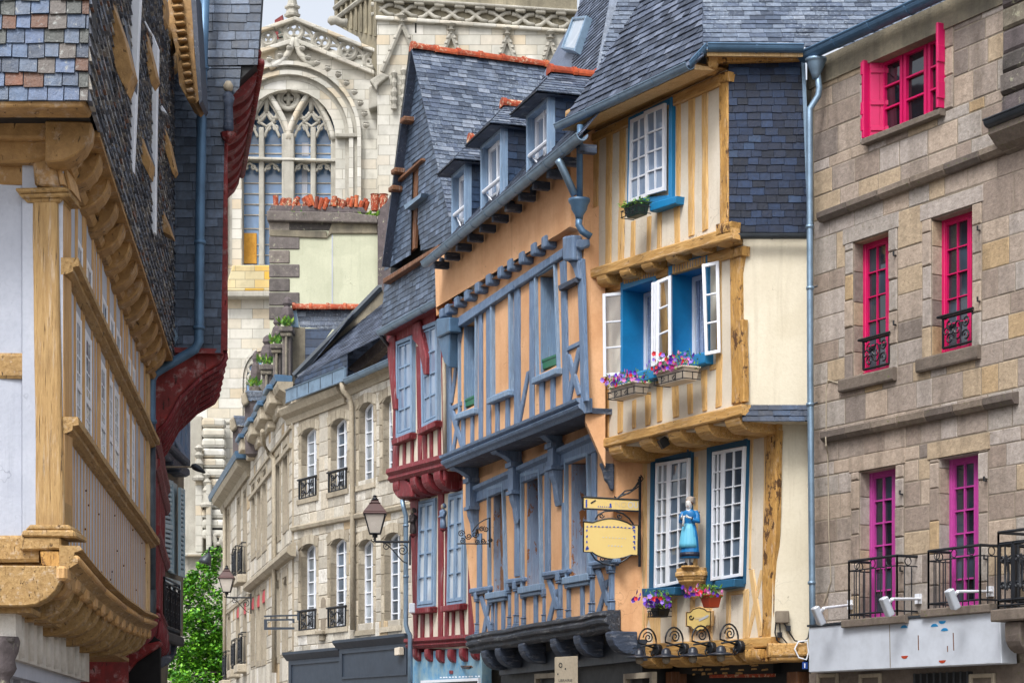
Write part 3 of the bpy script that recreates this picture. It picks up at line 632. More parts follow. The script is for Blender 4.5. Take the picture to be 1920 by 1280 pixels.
for s_, t0, t1 in ((.60, .35, .65), (.775, .35, .7), (.745, .6, .72)):
    m = MB(); qb(m, SF, q, s_, s_+.004, t0, t1, -.001, .003); obj('rust_streak', m, M.wood, SB)
# ---- the three floodlights over the board
def flood(hx, hy, ax, ay, label):
    p = FP.pp(ax, ay, .05); f = thing('floodlight', label, 'lamp', Fr(p, FP.r), 0, 0, 0, 'white floodlights over the shop signboard')
    a = FP.pp(ax, ay, .03); hd = FP.pp(hx, hy, .62); b = FP.pp(hx+12, hy-14, .62)
    obj('arm', MB().tube([a, b], .017, 8), M.white, f)
    m = MB(); r = (FP.r*.8+FP.n*.3).normalized(); G = Fr(hd, r, (Vector((0, 0, .85))+FP.n*.5)); m.prism_uv(G, [(-.09, -.12), (.06, -.14), (.09, .11), (-.05, .12)], -.05, .035); obj('lamp_head', m, M.signw, f, bevel=.012)
    obj('clamp', MB().tube([b, b.lerp(hd, .7)], .022, 8), M.white, f); obj('wall_plate', MB().box(FP, *[x+d for x, d in zip([FP.at(ax, ay)[0]]*2, (-.04, .04))], *[x+d for x, d in zip([FP.at(ax, ay)[1]]*2, (-.06, .06))], 0, .05), M.white, f)
flood(1533, 1153, 1598, 1133, 'white floodlight at the left end over the signboard, beside the grey downpipe')
flood(1661, 1136, 1725, 1122, 'white floodlight on an arm in front of the left purple French door')
flood(1784, 1122, 1860, 1108, 'white floodlight on an arm in front of the right purple French door')
# ---- downpipe with funnel between the cream and granite houses
dp = thing('downpipe', 'long zinc downpipe with a funnel head running down between the cream and granite houses', 'downpipe', FP, uL, 0, .2)
X = lambda x, y: FrC.pp(x, y); FrC = frontal(27.6)
pts = [X(1530, 118), X(1536, 165), X(1534, 180), X(1518, 205), X(1518, 240), X(1519, 700), X(1523, 1128), X(1524, 1200)]
pipe(dp, pts, .042, M.zinc, 'pipe', [(X(1518, 425), (0, 0, 1)), (X(1519, 540), (0, 0, 1)), (X(1519, 758), (0, 0, 1)), (X(1522, 1092), (0, 0, 1))])
t = X(1530, 112); obj('funnel', MB().lathe(t-Vector((0, 0, .25)), [(.05, 0), (.06, .06), (.08, .1), (.12, .2), (.125, .22), (.14, .23), (.14, .26)], 16), M.zinc, dp, smooth=True)
obj('outlet', MB().tube([X(1530, 122), X(1528, 95)], .05, 10), M.zinc, dp)
for y in (540, 758): obj('bracket', MB().tube([X(1521, y), X(1533, y-4)], .012, 6), M.iron, dp)
# cable on the wall
obj('cable', MB().tube([FP.pp(x, y, .02) for x, y in px(1620, 697, 1600, 710, 1572, 718, 1552, 712, 1549, 730, 1549, 810)]+[FP.pp(x, y, .15) for x, y in px(1548, 822, 1549, 835)]+[FP.pp(x, y, .02) for x, y in px(1552, 850, 1554, 1000, 1558, 1090, 1545, 1130)], .008, 5), M.mortarl, P)
# ============================================================ the cream and ochre timbered house
c4 = crop(1050, 0, 2.844); c5 = crop(1050, 430, 2.91); c6 = crop(1050, 850, 2.976)
FM = facade(1390, 28, -1400); FU = FM.off(.18); FL = FM.off(-.55)
C = thing('timbered_house', 'tall jettied cream house with ochre timbers, blue window frames and slate side', 'house', FM, FM.at(1390, 1400)[0])
Zs = lambda F, x: F.pp(x, 600).y
# --- storey walls
def storey(F, par, poly, holes, mat, th=.25): m = MB(); wall(m, F, UV(F, poly), holes, 0, th); return obj('wall', m, mat, par)
qU = px(1111, 250, 1362, 130, 1366, 440, 1108, 515); storey(FU, C, qU, (), M.creamw)
FUr = FU; W_MAIN = [hole(FM, c5(352, 325, 528, 272, 528, 770, 355, 800)), hole(FM, c5(614, 235, 803, 180, 815, 690, 616, 715))]
storey(FM, C, px(1129, 520, 1390, 440, 1392, 785, 1133, 845), W_MAIN, M.creamw, .36)
m = MB(); wall(m, FL, UV(FL, px(1203, 850, 1455, 780, 1455, 1205, 1203, 1225)), (), 0, .3); obj('wall', m, M.creamw, C)
# --- upper storey timber
bm_ = M.ochreh; sm = M.ochre
T = lambda c, *a: c(*a)
def beam(F, q, w1=.06, mat=None, name='beam', w0=-.03, wob=.014, par=None): return obj(name, MB().timber(F, q, w0, w1, wob), mat or M.ochreh, par or C)
beam(FU, px(1110, 250, 1349, 137, 1349, 160, 1110, 266), .05)
beam(FU, px(1106, 504, 1371, 424, 1372, 447, 1108, 521), .10, name='jetty_beam')
studs(FU, C, [c4(175, 735, 207, 722, 195, 1450, 165, 1450), c4(243, 715, 275, 700, 268, 1440, 236, 1450), c4(313, 685, 347, 670, 337, 1418, 305, 1430), c4(375, 1185, 400, 1175, 396, 1395, 372, 1402), c4(460, 1160, 484, 1150, 480, 1360, 458, 1368), c4(518, 1125, 540, 1118, 538, 1325, 512, 1333), c4(602, 1090, 635, 1080, 634, 1290, 606, 1300), c4(617, 545, 640, 535, 637, 1090, 615, 1100), c4(679, 510, 715, 495, 712, 1250, 680, 1262), c4(753, 480, 785, 465, 783, 1220, 753, 1235)], sm, w1=.012)
obj('corner_post', MB().timber(FU, c4(842, 395, 896, 378, 896, 1200, 850, 1215), -.03, .03, .012), M.rot, C)
obj('corner_block', MB().timber(FU, c4(845, 392, 900, 380, 898, 432, 848, 440), -.05, .06, .01), M.rot, C)
obj('corner_block', MB().timber(FU, c4(830, 1195, 908, 1180, 908, 1235, 830, 1258), -.05, .11, .015), M.rot, C)
# upper window: blue surround, two white leaves, blue sill
Q = UV(FU, c4(385, 632, 618, 520, 615, 1075, 378, 1090)); m = MB(); surround(m, FU, Q, 0, .07, .07); wn = obj('window', m, M.vblue, C, bevel=.006)
sash(FU, UV(FU, c4(399, 645, 487, 603, 492, 1050, 388, 1088)), wn, M.white, M.glassb, 4, 2, .04, .05, .022); sash(FU, UV(FU, c4(482, 602, 592, 556, 590, 1020, 492, 1048)), wn, M.white, M.glassb, 4, 2, .07, .055, .022)
obj('sill', MB().timber(FU, c4(480, 1082, 620, 1045, 615, 1085, 480, 1130), 0, .13, .004), M.vblue, C)
# bracket ends under the gutter
for a in ((150, 632, 222, 685), (232, 592, 310, 645), (335, 560, 412, 608), (372, 502, 508, 555), (540, 440, 618, 490), (650, 388, 722, 438)):
    q = UV(FU, c4(a[0], a[1], a[2], a[1]-20, a[2], a[3]-20, a[0], a[3])); u0, u1, v0, v1 = bbox(q); corbel(FU, C, u0, u0+.17, v1+.05, v1-.17, -.05, .40, M.ochreh, 'eaves_bracket')
m = MB().box(FU, bbox(UV(FU, px(1110, 250, 1350, 135)))[0], FU.at(1350, 135)[0], FU.at(1200, 200)[1]-.0, FU.at(1200, 200)[1]+.5, -.2, -.02); obj('eaves_wall', m, M.cream, C)
# --- brackets under the upper jetty
for a in ((188, 262, 272, 318), (312, 218, 408, 277), (430, 178, 533, 236), (562, 132, 663, 186), (692, 85, 803, 147), (830, 38, 940, 97)):
    p = FU.at(1050+a[0]/2.91, 430+a[1]/2.91, .12); q = FU.at(1050+a[2]/2.91, 430+a[3]/2.91, .12); corbel(FU, C, p[0], p[0]+.26, p[1]+.06, p[1]-.13, -.2, .09, M.ochreh, 'joist_end')
# --- middle storey
beam(FM, c5(228, 318, 930, 95, 930, 155, 230, 350), .04)
m = MB(); n = 26
for i in range(n):
    a = [(350, 262, 528, 215), (615, 205, 800, 152)][i % 2]; t = (i//2+.5)/(n/2); x = a[0]+(a[2]-a[0])*t; y = a[1]+(a[3]-a[1])*t+14; u, v = FM.at(*c5(x, y)[0], .05); m.box(FM, u-.022, u+.018, v-.06, v+.05, .03, .065)
m.prism(FM, [(a_[0], a_[1]) for a_ in c5(350, 285, 800, 165, 800, 172, 350, 292)], .0, .045); obj('dentil_moulding', m, M.ochre, C)
studs(FM, C, [c5(230, 800, 260, 790, 265, 1128, 236, 1140), c5(308, 880, 342, 870, 338, 1100, 310, 1112), c5(389, 935, 413, 925, 410, 1078, 390, 1086), c5(460, 895, 492, 885, 488, 1062, 462, 1070), c5(522, 830, 557, 820, 552, 1042, 525, 1052), c5(604, 850, 642, 845, 644, 1018, 612, 1028), c5(688, 845, 718, 838, 720, 1000, 693, 1008), c5(766, 770, 797, 762, 798, 985, 772, 992), c5(846, 690, 885, 680, 880, 962, 845, 975), c5(846, 165, 876, 155, 878, 690, 848, 700), c5(815, 740, 880, 720, 880, 752, 815, 772), c5(530, 275, 560, 265, 600, 690, 560, 700)], sm, w1=.012)
obj('corner_post', MB().timber(FM, c5(922, 130, 990, 95, 972, 945, 932, 955), -.03, .04, .014), M.rot, C)
obj('corner_post', MB().timber(FM, c5(968, 500, 996, 490, 1006, 935, 974, 945), -.03, .05, .012), M.rot, C)
obj('corner_block', MB().timber(FM, c5(925, 110, 996, 88, 994, 140, 925, 160), -.05, .07, .015), M.rot, C)
beam(FM, c5(235, 1138, 990, 950, 992, 1012, 240, 1186), .12, name='jetty_beam', wob=.02)
for h, side in zip(W_MAIN, (0, 1)):   # deep blue boxed openings
    u0, u1, v0, v1 = h; m = MB()
    for q in ((u0-.03, u0+.02, v0, v1), (u1-.02, u1+.05, v0, v1), (u0-.03, u1+.05, v1-.02, v1+.09), (u0-.03, u1+.05, v0-.05, v0+.02)): m.box(FM, *q, -.36, .055+rnd.uniform(0, .004))
    m.box(FM, u0, u1, v0, v1, -.42, -.37); wn = obj('window', m, M.vblue, C, bevel=.004)
    uu = u0+.02+(u1-u0)*.0
    sash(FM, [(uu, v1-.03), (u1-.02, v1-.03), (u1-.02, v0+.03), (uu, v0+.03)], wn, M.white, M.lace, 1, 1, -.36, .06, .02, .05, name='inner_frame', pname='lace_curtain')
    m = MB(); n = 14; b = 0
    for i in range(n): m.box(FM, uu+.07+(u1-u0-.15)*i/n, uu+.07+(u1-u0-.15)*(i+.7)/n, v0+.1, v1-.1, -.33, -.325+.008*(i % 2))
    obj('curtain_fold', m, M.lace, wn)
    obj('sill', MB().timber(FM, [(u0-.05, v0-.02), (u1+.12, v0-.0), (u1+.12, v0-.16), (u0-.05, v0-.18)], 0, .13, .006, uv=True), M.vblue, C)
def leaf_px(q, Z, par, rows=3, cols=1, ang=0, mat=M.clear, name='open_casement'):
    """an opened leaf standing out from the wall, roughly square to the viewer"""
    G = Fr(Vector(((q[0][0]-CX)/F0*Z, Z, 0)), Vector((math.cos(ang), math.sin(ang), 0))); return sash(G, UV(G, q), par, M.white, mat, rows, cols, -.02, .045, .022, .04, name=name, bevel=.004)
wz = lambda x: FM.pp(x, 600, .12).y
leaf_px(c5(232, 352, 350, 342, 352, 795, 236, 805), wz(1130)-.25, C, ang=-.1); leaf_px(c5(530, 282, 608, 250, 610, 700, 525, 740), wz(1232)-.2, C, ang=-.62)
leaf_px(c5(503, 292, 530, 285, 524, 745, 500, 750), wz(1228)-.1, C, ang=-.9); leaf_px(c5(775, 192, 868, 172, 877, 672, 792, 688), wz(1318)-.12, C, ang=-.35)
# --- long brackets under the main jetty
for a in ((255, 1185, 400, 1250), (415, 1130, 562, 1200), (575, 1098, 732, 1166), (722, 1064, 882, 1130), (888, 1030, 1045, 1105)):
    p = FM.at(*c5(a[0], a[1])[0], .12); corbel(FM, C, p[0], p[0]+.32, p[1]+.05, p[1]-.20, -.56, .10, M.ochreh, 'joist_end', cut=.8, jit=.02)
m = MB(); a = FM.at(1133, 840, 0); b = FM.at(1392, 780, 0); m.prism_uv(FM, [(a[0], a[1]+.0), (b[0], b[1]+.0), (b[0], b[1]+.1), (a[0], a[1]+.1)], -.9, -.02); obj('jetty_soffit', m, M.ochreh, C)
# --- lower storey
beam(FL, c5(430, 1235, 1190, 1045, 1190, 1110, 430, 1275), .05)
obj('corner_post', MB().timber(FL, c6(437, 15, 466, 10, 462, 1060, 432, 1065), -.1, .06, .01), M.cream_t, C)
obj('corner_post', MB().timber(FL, c6(1146, -120, 1212, -130, 1184, 1035, 1120, 1040), -.03, .05, .02), M.rot, C)
studs(FL, C, [c6(1060, -80, 1075, -85, 1062, 640, 1050, 645), c6(1136, -110, 1152, -112, 1142, 640, 1130, 640), c6(745, 20, 768, 15, 762, 720, 740, 725), c6(512, 905, 555, 900, 555, 1055, 515, 1060), c6(618, 815, 650, 805, 645, 1045, 616, 1050), c6(722, 790, 748, 785, 745, 1040, 720, 1045), c6(820, 860, 850, 855, 850, 1035, 828, 1040), c6(924, 780, 950, 775, 945, 1020, 922, 1025), c6(1018, 770, 1052, 765, 1048, 1025, 1016, 1030), c6(1050, 650, 1078, 645, 1130, 1010, 1100, 1020), c6(1112, 650, 1135, 645, 1055, 1025, 1035, 1025), c6(480, 890, 500, 885, 462, 1050, 448, 1050), c6(490, 905, 512, 895, 545, 1050, 520, 1055), c6(470, 795, 760, 755, 760, 780, 470, 820), c6(930, 770, 1050, 752, 1050, 778, 930, 792), c6(465, 30, 525, 22, 525, 45, 465, 52)], M.cream_t, w1=.012)
cT = crop(1050, 562, 1.782)
for fr_q, leaves in ((cT(312, 520, 448, 498, 442, 962, 306, 985), (cT(318, 545, 362, 539, 357, 955, 312, 962), cT(362, 539, 430, 527, 424, 940, 357, 955))), (cT(500, 485, 636, 462, 622, 948, 496, 965), (cT(507, 508, 543, 501, 537, 932, 502, 938), cT(543, 501, 616, 488, 604, 922, 536, 934)))):
    Q = UV(FL, fr_q); m = MB(); surround(m, FL, Q, 0, .05, .10); m.add([FL.P(*lerp2(Q, s, t), .02) for s, t in ((0, 0), (1, 0), (1, 1), (0, 1))], [(0, 1, 2, 3)]); wn = obj('window', m, M.sblue, C)
    for i, q in enumerate(leaves): sash(FL, UV(FL, q, .10), wn, M.white, M.glassm if i == 0 else M.glass, 7, 2, .055+.006*i, .045, .018, .045, bevel=.004)
q = UV(FL, c6(518, 755, 705, 745, 702, 790, 522, 800)); obj('sill', MB().prism_uv(FL, q, 0, .2), M.sblue, C, bevel=.01)
q = UV(FL, c6(930, 712, 1040, 700, 1035, 745, 925, 762)); obj('sill', MB().prism_uv(FL, q, 0, .2), M.sblue, C, bevel=.01)
beam(FL, c6(425, 1062, 1172, 1022, 1172, 1078, 430, 1105), .12, name='jetty_beam', wob=.025)
for a in (440, 600, 750, 880, 1010):
    p = FL.at(*c6(a, 1105-(a-440)*.06)[0], .05); corbel(FL, C, p[0], p[0]+.36, p[1]+.02, p[1]-.24, -.3, .12, M.ochreh, 'joist_end', cut=.9, jit=.02)
corbel(FL, C, FL.at(*c6(1095, 1100)[0])[0], FL.at(*c6(1175, 1100)[0])[0], FL.at(*c6(1100, 1095)[0])[1], FL.at(*c6(1100, 1165)[0])[1], -.3, .2, M.rot, 'corner_bracket')
# statue corbel: moulded half-octagonal bracket
cc = FL.at(*c6(727, 640)[0], .16); m = MB(); F_ = FL
prof = [(.005, -.40), (.05, -.37), (.10, -.28), (.17, -.20), (.225, -.16), (.225, -.13), (.24, -.125), (.25, -.09), (.27, -.085), (.27, -.03), (.25, -.02), (.25, .03)]
m.lathe(FL.P(cc[0], cc[1]-.03, .10), prof, 10, sx=1, sy=1, x=FL.r, flute=0); obj('statue_corbel', m, M.ochreh, C, bevel=.006)
# --- side wall facing the viewer: slates above, cream render below
ZU, ZM_, ZL = FU.pp(1366, 300).y, FM.pp(1392, 600).y, FL.pp(1455, 1000).y
GU, GM, GL = frontal(ZU-.04), frontal(ZM_-.02), frontal(ZL-.02)
m = MB(); wall(m, frontal(ZU-.02), UV(frontal(ZU-.02), px(1366, 112, 1503, 112, 1514, 440, 1367, 440)), (), 0, .2); obj('side_wall', m, M.shopd, C)
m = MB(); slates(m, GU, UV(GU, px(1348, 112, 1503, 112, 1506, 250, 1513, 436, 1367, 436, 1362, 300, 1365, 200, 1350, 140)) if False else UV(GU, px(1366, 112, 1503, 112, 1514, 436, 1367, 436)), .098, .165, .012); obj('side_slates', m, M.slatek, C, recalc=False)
m = MB(); m.prism_uv(GU, UV(GU, px(1502, 112, 1509, 112, 1521, 436, 1514, 436)), -.1, .03); obj('side_flashing', m, M.zinc, C)
beam(GU, px(1326, 99, 1500, 98, 1502, 113, 1326, 118), .09, M.rot, 'eaves_beam', -.2)
corbel(GU, C, GU.at(1326, 100)[0], GU.at(1345, 100)[0], GU.at(1326, 108)[1], GU.at(1326, 134)[1], -.2, .14, M.ochreh, 'eaves_bracket')
A, B = GU.pp(1376, 441, .08), GU.pp(1514, 441, .08); gutter(GU, C, A, B, M.zincd, .05)
m = MB(); wall(m, GM, UV(GM, px(1393, 446, 1519, 446, 1521, 790, 1397, 790)), (), 0, .3); obj('side_wall', m, M.cream, C)
SKR = Fr(GM.P(0, GM.at(1400, 792)[1], .16), (1, 0, 0), (0, .42, 1)); a = SKR.at(1392, 790); b = SKR.at(1518, 790)
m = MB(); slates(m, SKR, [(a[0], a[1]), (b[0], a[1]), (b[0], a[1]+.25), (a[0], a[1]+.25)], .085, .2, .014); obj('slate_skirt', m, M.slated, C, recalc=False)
m = MB(); wall(m, GL, UV(GL, px(1459, 790, 1522, 790, 1524, 1215, 1445, 1215)), (), 0, .3); obj('side_wall', m, M.cream, C)
beam(GL, px(1440, 1205, 1516, 1205, 1520, 1228, 1443, 1230), .15, M.ochreh, 'side_beam', -.2); corbel(GL, C, GL.at(1443, 1230)[0], GL.at(1506, 1230)[0], GL.at(1443, 1229)[1], GL.at(1443, 1240)[1], -.2, .12, M.ochreh)
# electric box and wires
eb = thing('electric_box', 'grey electric meter box with black wires on the cream wall beside the weathered post', 'box', GL, *GL.at(1466, 1168), .0)
m = MB(); m.prism_uv(GL, UV(GL, px(1453, 1145, 1478, 1145, 1478, 1168, 1453, 1168)), 0, .1); obj('casing', m, M.mortar, eb, bevel=.01)
for k, pts in enumerate((px(1455, 1167, 1453, 1185, 1457, 1200, 1472, 1210, 1500, 1208, 1515, 1195, 1518, 1178, 1528, 1170), px(1470, 1167, 1480, 1185, 1490, 1200, 1512, 1206), px(1462, 1168, 1463, 1190, 1478, 1208, 1505, 1212))): obj('wire', MB().tube([GL.pp(x, y, .06+.02*k) for x, y in pts], .01, 5), M.iron, eb)
obj('wire', MB().tube([GL.pp(x, y, .18) for x, y in px(1514, 1200, 1497, 1202, 1490, 1216, 1498, 1232, 1512, 1236, 1516, 1222, 1514, 1203)], .011, 5), M.white, eb)
for x, y in ((1461, 1190), (1477, 1178)): obj('junction', MB().prism_uv(GL, UV(GL, px(x-4, y-5, x+4, y-5, x+4, y+5, x-4, y+5)), 0, .09), M.iron, eb)
# --- roof: front slope, hipped side slope
p3, p4 = math.radians(64), math.radians(50)
eA, eB = FU.pp(1052, 233, .55), FU.pp(1300, 117, .55)
R3 = Fr(eA, (eB-eA), (-FU.n*math.cos(p3)+Vector((0, 0, math.sin(p3))))); 
s0 = GU.pp(1326, 84, .22); R4 = Fr(s0, (1, 0, 0), (0, math.cos(p4), math.sin(p4)))
def inter(p): return p
poly3 = R3.at(1052, 236), R3.at(1300, 120), R3.at(1325, 100), R3.at(1560, -420), R3.at(1475, -420)
uv3 = cut(R3, list(poly3), R4); m = MB(); slates(m, R3, uv3, .115, .20, .022); obj('front_roof_slope', m, M.slater, C, recalc=False)  # darker slate than the side slope: this slope's shade is in the colour
uv4 = cut(R4, [R4.at(1290, 86), R4.at(1510, 88), (R4.at(1510, 88)[0]+4.2, R4.at(1510, 88)[1]), (R4.at(1510, 88)[0]+4.2, 6.5), (R4.at(1290, 86)[0], 6.5)], R3)
m = MB(); slates(m, R4, uv4, .105, .19, .012); obj('side_roof_slope', m, M.slate, C, recalc=False)
uv5 = [R3.at(1052, 236), R3.at(1240, -40)]
kA = FU.pp(1326, 84, .42); gutter(FU, C, eA+FU.n*.05-Vector((0, 0, .03)), eB+FU.n*.05-Vector((0, 0, .03)), M.zinc, .075); e2 = GU.pp(1326, 86, .30); e3 = GU.pp(1506, 88, .30)
eB2 = eB+FU.n*.05-Vector((0, 0, .03)); gd = (e2-eB2); gutter(Fr(eB2, gd.normalized()), C, eB2, e2, M.zincb, .075); gutter(GU, C, e2, e3, M.zincb, .08)
m = MB(); m.sweep([(-.35, -.02), (-.02, -.02), (-.02, -.09), (-.35, -.05)], eA, eB, FU); obj('fascia', m, M.cream_t, C)
m = MB(); m.sweep([(-.3, -.04), (-.03, -.04), (-.03, -.12), (-.3, -.06)], e2, e3, GU); obj('fascia', m, M.cream_t, C)
m = MB().quad3(eA-FU.n*.0+Vector((0, 0, -.0)), eB, eB-FU.n*.7, eA-FU.n*.7); obj('eaves_soffit', m, M.ochreh, C)
# --- mass of the house behind the walls
def slab(par, F, ua, ub, va, vb, wa, wb, mat, name='rear_wall'): return obj(name, MB().box(F, ua, ub, va, vb, wa, wb), mat, par)
g = lambda F, x, y: F.at(x, y)
slab(C, FU, g(FU, 1112, 300)[0], g(FU, 1362, 300)[0], g(FU, 1362, 440)[1], g(FU, 1362, 120)[1], -4.5, -.5, M.cream)
slab(C, FM, g(FM, 1129, 600)[0], g(FM, 1388, 600)[0], g(FM, 1388, 785)[1], g(FM, 1388, 446)[1], -4.5, -.5, M.cream)
slab(C, FL, g(FL, 1203, 900)[0], g(FL, 1440, 900)[0], g(FL, 1440, 1215)[1], g(FL, 1440, 800)[1], -4, -.35, M.cream)
# ground floor: dark recessed shop
m = MB(); m.box(FL, g(FL, 1190, 1250)[0], g(FL, 1520, 1250)[0], 0, g(FL, 1300, 1240)[1], -.8, -.5); obj('shop_front', m, M.shopd, C)
m = MB(); m.prism(FL, px(1215, 1243, 1450, 1236, 1450, 1262, 1215, 1262), -.5, -.38); obj('shop_fascia', m, M.shopd, C)
for i in range(26):   # the worn remains of gilt lettering over the shop
    x = rnd.uniform(1325, 1440) if i > 8 else rnd.uniform(1288, 1330); y = rnd.choice((1246, 1254, 1262))+rnd.uniform(-1.5, 1.5); l = rnd.uniform(2, 9)
    m = MB(); m.prism(FL, px(x, y-1.5, x+l, y-2, x+l+1, y+1, x-1, y+1.8), -.38, -.372); obj('gilt_remnant', m, M.ochre, C)
m = MB(); m.prism(FL, px(1330, 1264, 1450, 1262, 1450, 1268, 1330, 1270), -.4, -.36); obj('shop_fascia_trim', m, M.terra, C)
for x in (1225, 1452): m = MB(); m.box(FL, g(FL, x, 1270)[0]-.12, g(FL, x, 1270)[0]+.12, 0, g(FL, x, 1258)[1], -.5, -.3); obj('pilaster', m, M.wood, C)
# small blue number plate
np_ = thing('number_plate', 'tiny blue enamel number plate beside the left end of the white signboard', 'sign', GL, *GL.at(1506, 1248), .16)
m = MB(); m.prism_uv(GL, UV(GL, px(1501, 1241, 1511, 1241, 1511, 1254, 1501, 1254)), .15, .17); obj('plate', m, m_paint('enamel_blue', '#1d3f86', .3, .1), np_)
m = MB(); m.prism_uv(GL, UV(GL, px(1504.5, 1243.5, 1506.5, 1243.5, 1506.5, 1252, 1504.5, 1252)), .17, .173); obj('digit', m, M.white, np_)
# ============================================================ the orange house with blue timbers
c1 = crop(700, 60, 2.91); c2 = crop(700, 440, 3.047); c3 = crop(700, 840, 2.91)
FO = facade(1095, 30.6, -350); FA = FO.off(.14); FQ = FO.off(-.5)
O = thing('timbered_house', 'orange rendered house with blue timbers, three slate dormers and a blue jetty on brackets', 'house', FO, FO.at(1095, 1400)[0])
ob = lambda F, q, w1=.05, mat=None, name='beam', w0=-.03, wob=.012: obj(name, MB().timber(F, q, w0, w1, wob), mat or M.blue, O)
# attic band (projects on joist ends)
m = MB(); wall(m, FA, UV(FA, px(818, 592, 815, 488, 1070, 262, 1070, 425, 1050, 437)), (), 0, .3); obj('attic_wall', m, M.orange, O)
m = MB(); wall(m, FA, UV(FA, px(815, 488, 1092, 248, 1085, 420, 1050, 435, 818, 592)), (), -.3, .1)
# upper storey wall with deep openings
hU = [hole(FO, c2(512, 515, 584, 482, 582, 972, 516, 1005)), hole(FO, c2(947, 240, 1040, 185, 1055, 745, 955, 790))]
m = MB(); wall(m, FO, UV(FO, px(835, 628, 835, 580, 1095, 405, 1095, 764, 838, 866)), hU, 0, .3); obj('wall', m, M.orange, O)
ob(FO, c2(428, 505, 1078, 75, 1078, 125, 430, 560), .07)
ob(FO, c2(428, 535, 800, 290, 800, 310, 430, 562), .09)
for x, y, k in ((425, 452, .8), (457, 428, .85), (511, 386, .9), (570, 348, 1), (632, 304, 1), (696, 258, 1), (765, 215, 1.05), (822, 173, 1.05), (890, 132, 1.1), (960, 82, 1.15), (1023, 42, 1.15)):
    u, v = FO.at(*c2(x+26, y)[0], 0); m = MB(); m.prism_uv(FO, [(u-.19, v-.075*k), (u, v-.075*k), (u, v+.10), (u-.19, v+.10)], -.02, .19); obj('joist_end', m, M.blue, O, bevel=.03)
vs = lambda xa, xb, ya, yb, dx=0: c2(xa, ya, xb, ya-(xb-xa)*.55, xb+dx, yb-(xb-xa)*.42, xa+dx, yb)
studs(FO, O, [vs(598, 617, 440, 1190), vs(641, 663, 410, 1165), vs(799, 831, 300, 1090), vs(888, 913, 270, 1060), vs(1062, 1092, 160, 980, 18), vs(1160, 1190, 150, 960, 22),
  vs(498, 517, 1035, 1235), vs(551, 568, 1025, 1205), vs(692, 712, 955, 1145), vs(751, 771, 940, 1118), vs(946, 969, 820, 1035), vs(1008, 1032, 800, 1005), vs(414, 438, 620, 1275),
  c2(485, 560, 500, 555, 448, 960, 434, 960), c2(872, 785, 890, 775, 834, 1078, 815, 1085), c2(430, 1000, 452, 990, 516, 1215, 496, 1228), c2(482, 1000, 496, 990, 452, 1265, 436, 1272), c2(430, 985, 497, 950, 497, 975, 430, 1012),
  c2(1090, 690, 1115, 680, 1182, 905, 1160, 918), c2(1160, 645, 1182, 640, 1118, 955, 1094, 968), c2(1090, 645, 1185, 600, 1187, 625, 1092, 672)], M.blue)
# corner bracket under the attic
m = MB(); m.prism(FO, c2(1078, 10, 1135, 0, 1138, 145, 1080, 150), .0, .16); obj('corner_bracket', m, M.blue, O, bevel=.03)
m = MB(); m.prism(FO, c2(1100, 150, 1172, 145, 1172, 255, 1155, 250, 1140, 200, 1120, 165), -.02, .08); obj('brace', m, M.blue, O, bevel=.02)
ob(FO, c2(1055, 290, 1150, 242, 1152, 270, 1060, 322), .10, M.dblue, 'shelf'); m = MB(); m.prism(frontal(FO.pp(1093, 450).y-.12), c2(1160, 30, 1235, 22, 1240, 62, 1190, 82, 1160, 72), -.12, .0); obj('beam_end', m, M.blue, O, bevel=.02)
# downpipe box at the left corner
m = MB(); q = c2(358, 480, 432, 470, 434, 555, 362, 590); m.prism(FO, q, .02, .25); obj('downpipe', m, M.zincb, O, bevel=.02)
m = MB(); m.prism(FO, c2(366, 590, 434, 560, 430, 690, 428, 760, 402, 730), .02, .2); obj('downpipe', m, M.zincb, O, bevel=.02)
obj('downpipe', MB().tube([FO.pp(*c2(405, 700)[0], .1), FO.pp(*c2(410, 1270)[0], .1)], .035, 8), M.mortarl, O, smooth=True)
# windows
def frame_q(F, q, w1=.07, fw=.055, mat=None, open_=None, backmat=None, green=None, h=None):
    Q = UV(F, q); m = MB(); surround(m, F, Q, -.04, w1, fw); wn = obj('window', m, mat or M.lblue, O, bevel=.006); return wn
def deep(F, wn, h, pm, peel=False):
    u0, u1, v0, v1 = h; m = MB(); m.box(F, u0-.01, u1+.01, v0-.01, v1+.01, -.34, -.29); obj('pane', m, pm, wn)
    m = MB(); m.box(F, u0+.005, u0+.03, v0+.01, v1-.01, -.28, -.01); obj('shutter', m, M.peel if peel else M.lblue, wn)
    m = MB(); k = u0+(u1-u0)*.70; m.box(F, u0+.03, k, v0+.01, v1-.01, -.27, -.24); m.box(F, k+.008, k+.035, v0+.01, v1-.01, -.27, -.2); obj('shutter', m, M.peel if peel else M.lblue, wn, bevel=.004)
    m = MB(); m.box(F, k+.04, u1-.01, v0, v1, -.25, -.22); m.box(F, u1-.03, u1-.005, v0, v1, -.26, -.02); obj('jamb', m, M.wood, wn)
for fq, h in ((c2(496, 492, 600, 440, 597, 1003, 498, 1035), hU[0]), (c2(933, 228, 1050, 155, 1072, 775, 943, 828), hU[1])):
    wn = frame_q(FO, fq, .05, .055); deep(FO, wn, h, M.glassd); Q = UV(FO, fq)
    m = MB(); a, b, c_, d = Q; m.prism_uv(FO, [(d[0]-.05, d[1]+.03), (c_[0]+.06, c_[1]+.03), (c_[0]+.06, c_[1]-.07), (d[0]-.05, d[1]-.07)], -.1, .10); obj('sill', m, M.lblue, wn, bevel=.015)
m = MB(); Qb = UV(FO, c2(687, 352, 801, 300, 805, 905, 690, 952)); surround(m, FO, Qb, -.02, .07, .08); wn = obj('blind_window', m, M.lblue, O, bevel=.006)
